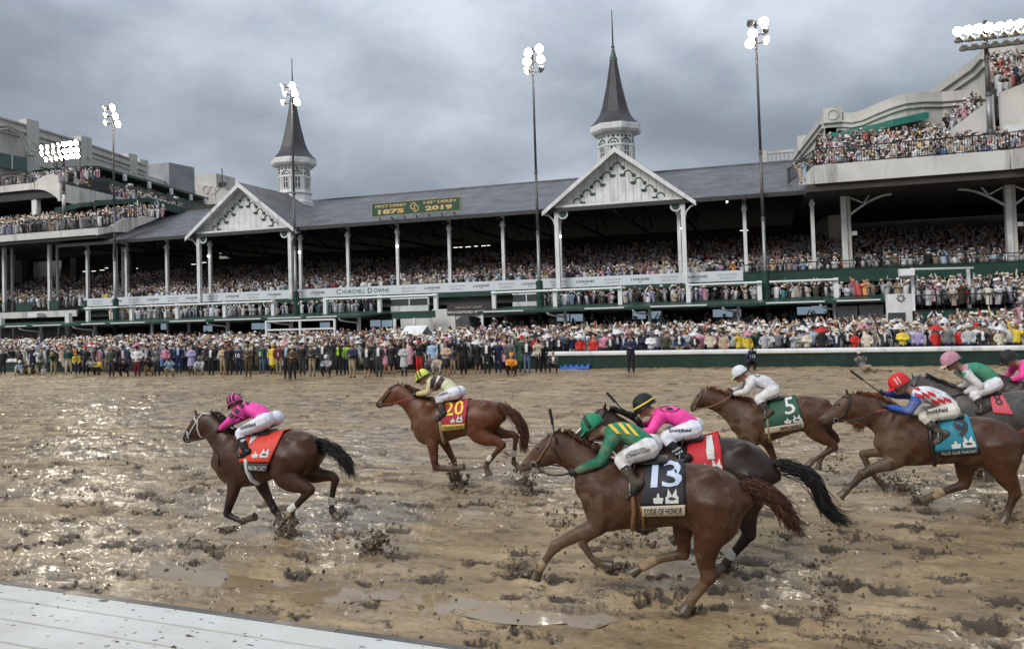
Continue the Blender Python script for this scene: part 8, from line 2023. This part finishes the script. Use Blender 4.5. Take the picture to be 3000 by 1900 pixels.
# ---------- number nine
Y = 11.8
H, B, Y, mpp = horse('dark chestnut horse with black number 9 on a teal cloth, at the right', Z5, Y,
    [((575, 680), (572, 800)), ((610, 590), (605, 870)), ((670, 530), (665, 915)), ((750, 520), (745, 928)), ((840, 535), (835, 925)), ((930, 550), (925, 920)), ((1030, 558), (1025, 915)), ((1130, 558), (1125, 908)), ((1230, 556), (1225, 920)), ((1330, 556), (1325, 935)), ((1440, 572), (1435, 920)), ((1550, 620), (1545, 890)), ((1650, 710), (1645, 830))],
    [((760, 515), (610, 800)), ((620, 425), (530, 680)), ((500, 385), (430, 610)), ((400, 380), (350, 590))],
    [((385, 378), (345, 585)), ((330, 385), (320, 600)), ((260, 435), (265, 608)), ((190, 510), (210, 615)), ((125, 560), (160, 625))],
    [leg(-.18, [(690, 780), (700, 885), (570, 930), (455, 985), (385, 1055), (325, 1112), (298, 1138)], [105, 66, 44, 34, 24, 25, 27], (3, 5)),
     leg(.18, [(690, 760), (640, 818), (540, 826), (455, 838), (485, 915), (535, 1000), (580, 1045), (608, 1075)], [85, 48, 36, 29, 24, 20, 22, 25], (3, 6)),
     leg(.16, [(1260, 780), (1225, 900), (1210, 970), (1215, 1030), (1205, 1062), (1110, 1098), (1030, 1125), (980, 1145), (910, 1175)], [140, 90, 60, 46, 37, 28, 26, 27, 31], (4, 7)),
     leg(-.16, [(1450, 760), (1480, 890), (1510, 990), (1565, 1080), (1585, 1130), (1560, 1190), (1535, 1255), (1525, 1285), (1505, 1320)], [170, 135, 80, 52, 38, 29, 26, 26, 29], (4, 7))],
    [((335, 390), (325, 332), -.05), ((372, 395), (392, 358), .05)], DCHEST, (.035, .018, .010), .7, eye=(272, 468), mane=[(400, 378), (470, 382), (540, 395), (620, 430), (700, 480), (760, 515)],
    tail=[(1630, 690), (1690, 700), (1760, 740), (1820, 800), (1850, 900)], tailcol=(.15, .05, .022))
J = jockey('jockey in white silks with red checks, blue sleeves and a red helmet', Z5, Y, [(1105, 495), (1025, 430), (930, 392), (845, 385)], [62, 66, 64, 48],
    [(850, 435), (800, 518), (630, 482)], [(1120, 515), (900, 560), (1050, 700), (985, 748)], (722, 318), 74, (.70, .70, .76), (.02, .08, .34), (.60, .02, .022), (.68, .64, .56), (.03, .028, .025), face_dir=(-.85, -.2, -.45), muddy=.5, farm=[(830, 400), (720, 400), (600, 385)])
for a in (-2, 14): helmet_band(J, a, .014, (.7, .7, .7))
rd = mat('red_silk', (.50, .012, .02), .55)
ck = []
def gp_(i, j): return (812+58*i+14*j, 322+22*i+30*j-6*i*j*.1)
for i in range(5):
    for j in range(3):
        if (i+j) % 2 == 0: ck.append([gp_(i, j), gp_(i+1, j), gp_(i+1, j+1), gp_(i, j+1)])
body_poly('silk_check', J['jacket'], [J['silk']], Z5, ck, rd)
body_text('lettering', J['breeches'], [J['breech']], Z5, 'Smithfield', [(920, 515), (1080, 490), (1084, 520), (925, 545)], M['ink'], bold=.03)
saddle(H, Z5, Y, [(920, 548), (1050, 560), (1180, 552)])
C_, G = sheet('saddle_cloth', H, [B], Z5, [(1010, 605), (1238, 552), (1312, 795), (985, 815)], clothmat('teal_cloth', (.02, .20, .27)), mirror=Y)
_, G2 = sheet('name_strip', H, [B], Z5, [(1000, 812), (1316, 790), (1322, 828), (1010, 850)], MATS['black_cloth'], off=.024, nv=4)
grid_text('lettering', H, G2, 'PLUS QUE PARFAIT', .1, .94, .2, .8, mat('silver_ink', (.45, .45, .45), .5), .012)
grid_text('number', H, G, '9', .50, .90, .05, .62, M['ink'], .055, shear=-.15); logos(H, G, .66, .60, .30)
tack(H, B, Z5, Y, J, [([(355, 400), (345, 470), (325, 540), (255, 580)], .022, M['leather']), ([(300, 410), (345, 420)], .022, M['leather'])], (252, 582), rein=M['leather'])
strap('girth', H, B, Z5, [(950, 640), (965, 800), (985, 915)], .06, M['leather'])
MB().bar(at(*Z5(545, 522), Y-.25), at(*Z5(620, 505), Y-.2), .03, .012).build('rein_grip', mat('orange_rubber', (.42, .07, .03), .6), H)
bandage(H, Z5, Y, .16, (1050, 1118), (975, 1148), 31, mpp, MATS['muddy_wrap'])
whip('black whip raised ahead of the rider with red checks', Z5, Y, (575, 375), (362, 218), .22)

# ---------- grey, number eight
Y = 13.9
H, B, Y, mpp = horse('dappled grey horse with a pink cloth, partly cut off at the right edge', Z5, Y,
    [((1120, 430), (1115, 560)), ((1150, 385), (1145, 630)), ((1210, 370), (1205, 680)), ((1290, 375), (1285, 700)), ((1370, 385), (1365, 705)), ((1450, 385), (1445, 700)), ((1530, 375), (1525, 690)), ((1610, 362), (1605, 685)), ((1690, 358), (1685, 685)), ((1770, 368), (1765, 690)), ((1850, 395), (1845, 670)), ((1920, 450), (1915, 630)), ((1965, 520), (1960, 580))],
    [((1230, 370), (1130, 620)), ((1110, 320), (1050, 510)), ((1010, 285), (960, 440)), ((915, 262), (880, 410))],
    [((895, 252), (875, 400)), ((850, 250), (850, 415)), ((800, 290), (810, 425)), ((760, 340), (775, 430)), ((735, 380), (755, 430))],
    [leg(-.17, [(1220, 600), (1230, 690), (1150, 730), (1070, 760), (1110, 820), (1160, 840), (1190, 820)], [80, 52, 38, 27, 20, 21, 23], (3, 5)),
     leg(.17, [(1290, 600), (1310, 700), (1340, 800), (1360, 880), (1375, 950), (1382, 985), (1390, 1015)], [75, 48, 34, 28, 21, 22, 26], (3, 5)),
     leg(-.16, [(1760, 560), (1740, 690), (1790, 770), (1850, 820), (1880, 850), (1820, 920), (1760, 980), (1740, 1010), (1720, 1040)], [120, 95, 62, 42, 32, 24, 23, 24, 28], (4, 7)),
     leg(.16, [(1830, 560), (1850, 680), (1920, 730), (1980, 760), (2000, 790), (1970, 870), (1930, 940), (1920, 970), (1930, 1000)], [110, 72, 48, 36, 28, 22, 22, 24, 26], (4, 7))],
    [((830, 275), (812, 222), -.045), ((870, 270), (888, 228), .05)], GREY, (.03, .03, .03), .55, eye=(815, 320), mane=[(910, 262), (980, 278), (1060, 305), (1140, 340), (1230, 370)],
    tail=[(1940, 470), (2000, 500), (2060, 560), (2090, 650)], tailcol=(.05, .05, .05))
J = jockey('jockey in green and white silks with a dusty pink helmet and pale sleeves', Z5, Y, [(1425, 305), (1365, 238), (1290, 208), (1215, 208)], [58, 58, 54, 42],
    [(1225, 245), (1330, 335), (1200, 385)], [(1445, 312), (1275, 398), (1365, 500), (1300, 522)], (1105, 150), 66, (.015, .25, .14), (.62, .60, .58), (.50, .24, .30), (.70, .68, .70), (.03, .025, .02), face_dir=(-.85, -.15, -.5), muddy=.4, cap2=(.65, .45, .35))
body_poly('silk_yoke', J['jacket'], [J['silk']], Z5, [[(1180, 160), (1240, 160), (1235, 215), (1190, 215)]], mat('dusty_pink_silk', (.50, .28, .33), .55))
saddle(H, Z5, Y, [(1300, 375), (1380, 385), (1460, 382)])
C_, G = sheet('saddle_cloth', H, [B], Z5, [(1395, 400), (1475, 372), (1572, 545), (1420, 530)], clothmat('coral_cloth', (.62, .09, .12)), mirror=Y)
grid_text('number', H, G, '8', .25, .75, .08, .60, M['ink'], .008, off=.013)
tack(H, B, Z5, Y, J, [([(870, 262), (840, 330), (780, 400)], .02, M['leather'])], (778, 402))
whip('black whip lying forward past the pink helmeted rider', Z5, Y, (1110, 330), (922, 238), -.12)

# ---------- last rider, cut by the right edge
Y = 15.6
H, B, Y, mpp = horse('dark horse mostly beyond the right edge under a pink rider', Z5, Y,
    [((1500, 330), (1498, 430)), ((1530, 298), (1525, 490)), ((1590, 285), (1585, 530)), ((1660, 288), (1655, 545)), ((1730, 295), (1725, 550)), ((1800, 298), (1795, 545)), ((1870, 292), (1865, 538)), ((1940, 285), (1935, 535)), ((2010, 282), (2005, 538)), ((2080, 290), (2075, 540)), ((2150, 312), (2145, 525)), ((2210, 355), (2205, 495)), ((2250, 410), (2245, 455))],
    [((1610, 285), (1520, 480)), ((1510, 250), (1450, 400)), ((1420, 225), (1370, 350)), ((1340, 205), (1305, 325))],
    [((1325, 200), (1300, 320)), ((1290, 200), (1285, 330)), ((1245, 230), (1255, 338)), ((1210, 272), (1222, 342)), ((1185, 305), (1205, 342))],
    [leg(-.17, [(1600, 470), (1610, 545), (1545, 575), (1480, 600), (1510, 645), (1550, 660), (1575, 645)], [64, 42, 31, 22, 16, 17, 19], (3, 5)),
     leg(.17, [(1670, 470), (1680, 550), (1620, 600), (1560, 640), (1600, 690), (1640, 700), (1665, 690)], [60, 38, 28, 21, 15, 16, 18], (3, 5)),
     leg(-.16, [(2070, 440), (2050, 540), (2090, 605), (2135, 640), (2160, 665), (2110, 720), (2065, 765), (2050, 790), (2030, 815)], [95, 74, 48, 33, 25, 19, 18, 19, 22], (4, 7)),
     leg(.16, [(2130, 440), (2145, 535), (2200, 575), (2250, 600), (2265, 620), (2240, 685), (2210, 740), (2200, 765), (2210, 790)], [86, 56, 38, 28, 22, 17, 17, 18, 20], (4, 7))],
    [((1300, 215), (1290, 175), -.04), ((1330, 215), (1345, 180), .045)], DBAY, BLACKP, .4, tail=[(2230, 380), (2290, 400), (2340, 450), (2360, 520)], tailcol=BLACKP)
J = jockey('jockey in hot pink with a black helmet at the right edge of the photo', Z5, Y, [(1815, 250), (1765, 195), (1705, 168), (1640, 175)], [48, 48, 45, 36],
    [(1650, 205), (1640, 265), (1560, 285)], [(1825, 255), (1690, 310), (1770, 400), (1715, 418)], (1535, 128), 58, (.82, .05, .33), (.82, .05, .33), (.018, .016, .015), (.7, .68, .7), (.02, .02, .02), face_dir=(-.8, -.25, -.5), muddy=.3)
saddle(H, Z5, Y, [(1690, 290), (1760, 296), (1840, 292)])

# ------------------------------------------------------------------ mud thrown up by the hooves
def splash(zm, x, y, w_, h_, n, Yy=None, big=.03, z0=None):
    p = gz(*zm(x, y)) if Yy is None else at(*zm(x, y), Yy); P, r = [], []
    if Yy is None: p.z = 0
    jets = [(RNG.random()*6.283, .35+.65*RNG.random(), .5+.9*RNG.random()) for _ in range(7)]
    for i in range(n):
        a, s0, hh = jets[RNG.integers(7)]; u = RNG.random()**1.3; a += RNG.normal()*(.35+.5*(1-u)); s_ = s0*u*(.75+.5*RNG.random())*1.35
        z = h_*hh*(1.9*u-1.1*u*u)*(.6+.7*RNG.random()) if RNG.random() < .72 else .012*RNG.random()
        P.append((p.x+w_*s_*math.cos(a), p.y+w_*.7*s_*math.sin(a), max(.004, p.z+z))); r.append(big*(.14+1.05*RNG.random()**3.2)*(1.1-.5*u))
    clods('mud_splash', P, r, mat('flying_mud', (.115, .082, .05), .35, var=.5, scale=30), kind='stuff')
splash(Z7, 1000, 1345, .28, .26, 420, big=.034); splash(Z7, 950, 1330, .16, .34, 160, big=.03); splash(Z7, 1620, 1440, .46, .34, 520, big=.036); splash(Z7, 1370, 1185, .2, .06, 120); splash(Z7, 560, 1280, .3, .05, 120)
splash(Z20, 950, 1275, .26, .40, 460, big=.034); splash(Z20, 1700, 1330, .55, .46, 560, big=.036); splash(Z20, 1060, 1240, .25, .2, 160)
splash(Z13, 640, 1230, .4, .1, 240); splash(Z13, 740, 1080, .6, .32, 260, big=.022); splash(Z13, 310, 970, .5, .25, 220, big=.024); splash(Z13, 1100, 1500, .22, .10, 200); splash(Z13, 60, 1285, .35, .08, 220); splash(Z13, 1340, 1250, .3, .14, 240); splash(Z13, 900, 1090, .5, .28, 200, big=.022)
splash(Z5, 750, 1110, .62, .26, 560, big=.03); splash(Z5, 1320, 1010, .3, .35, 380, big=.034); splash(Z5, 1510, 1320, .3, .22, 320, big=.03); splash(Z5, 880, 1200, .2, .08, 120)
splash(Z4, 1180, 1500, .5, .3, 260, big=.022); splash(Z4, 1300, 1680, .6, .1, 240, big=.02); splash(Z4, 1180, 610, .5, .5, 200, 13.4, big=.02)
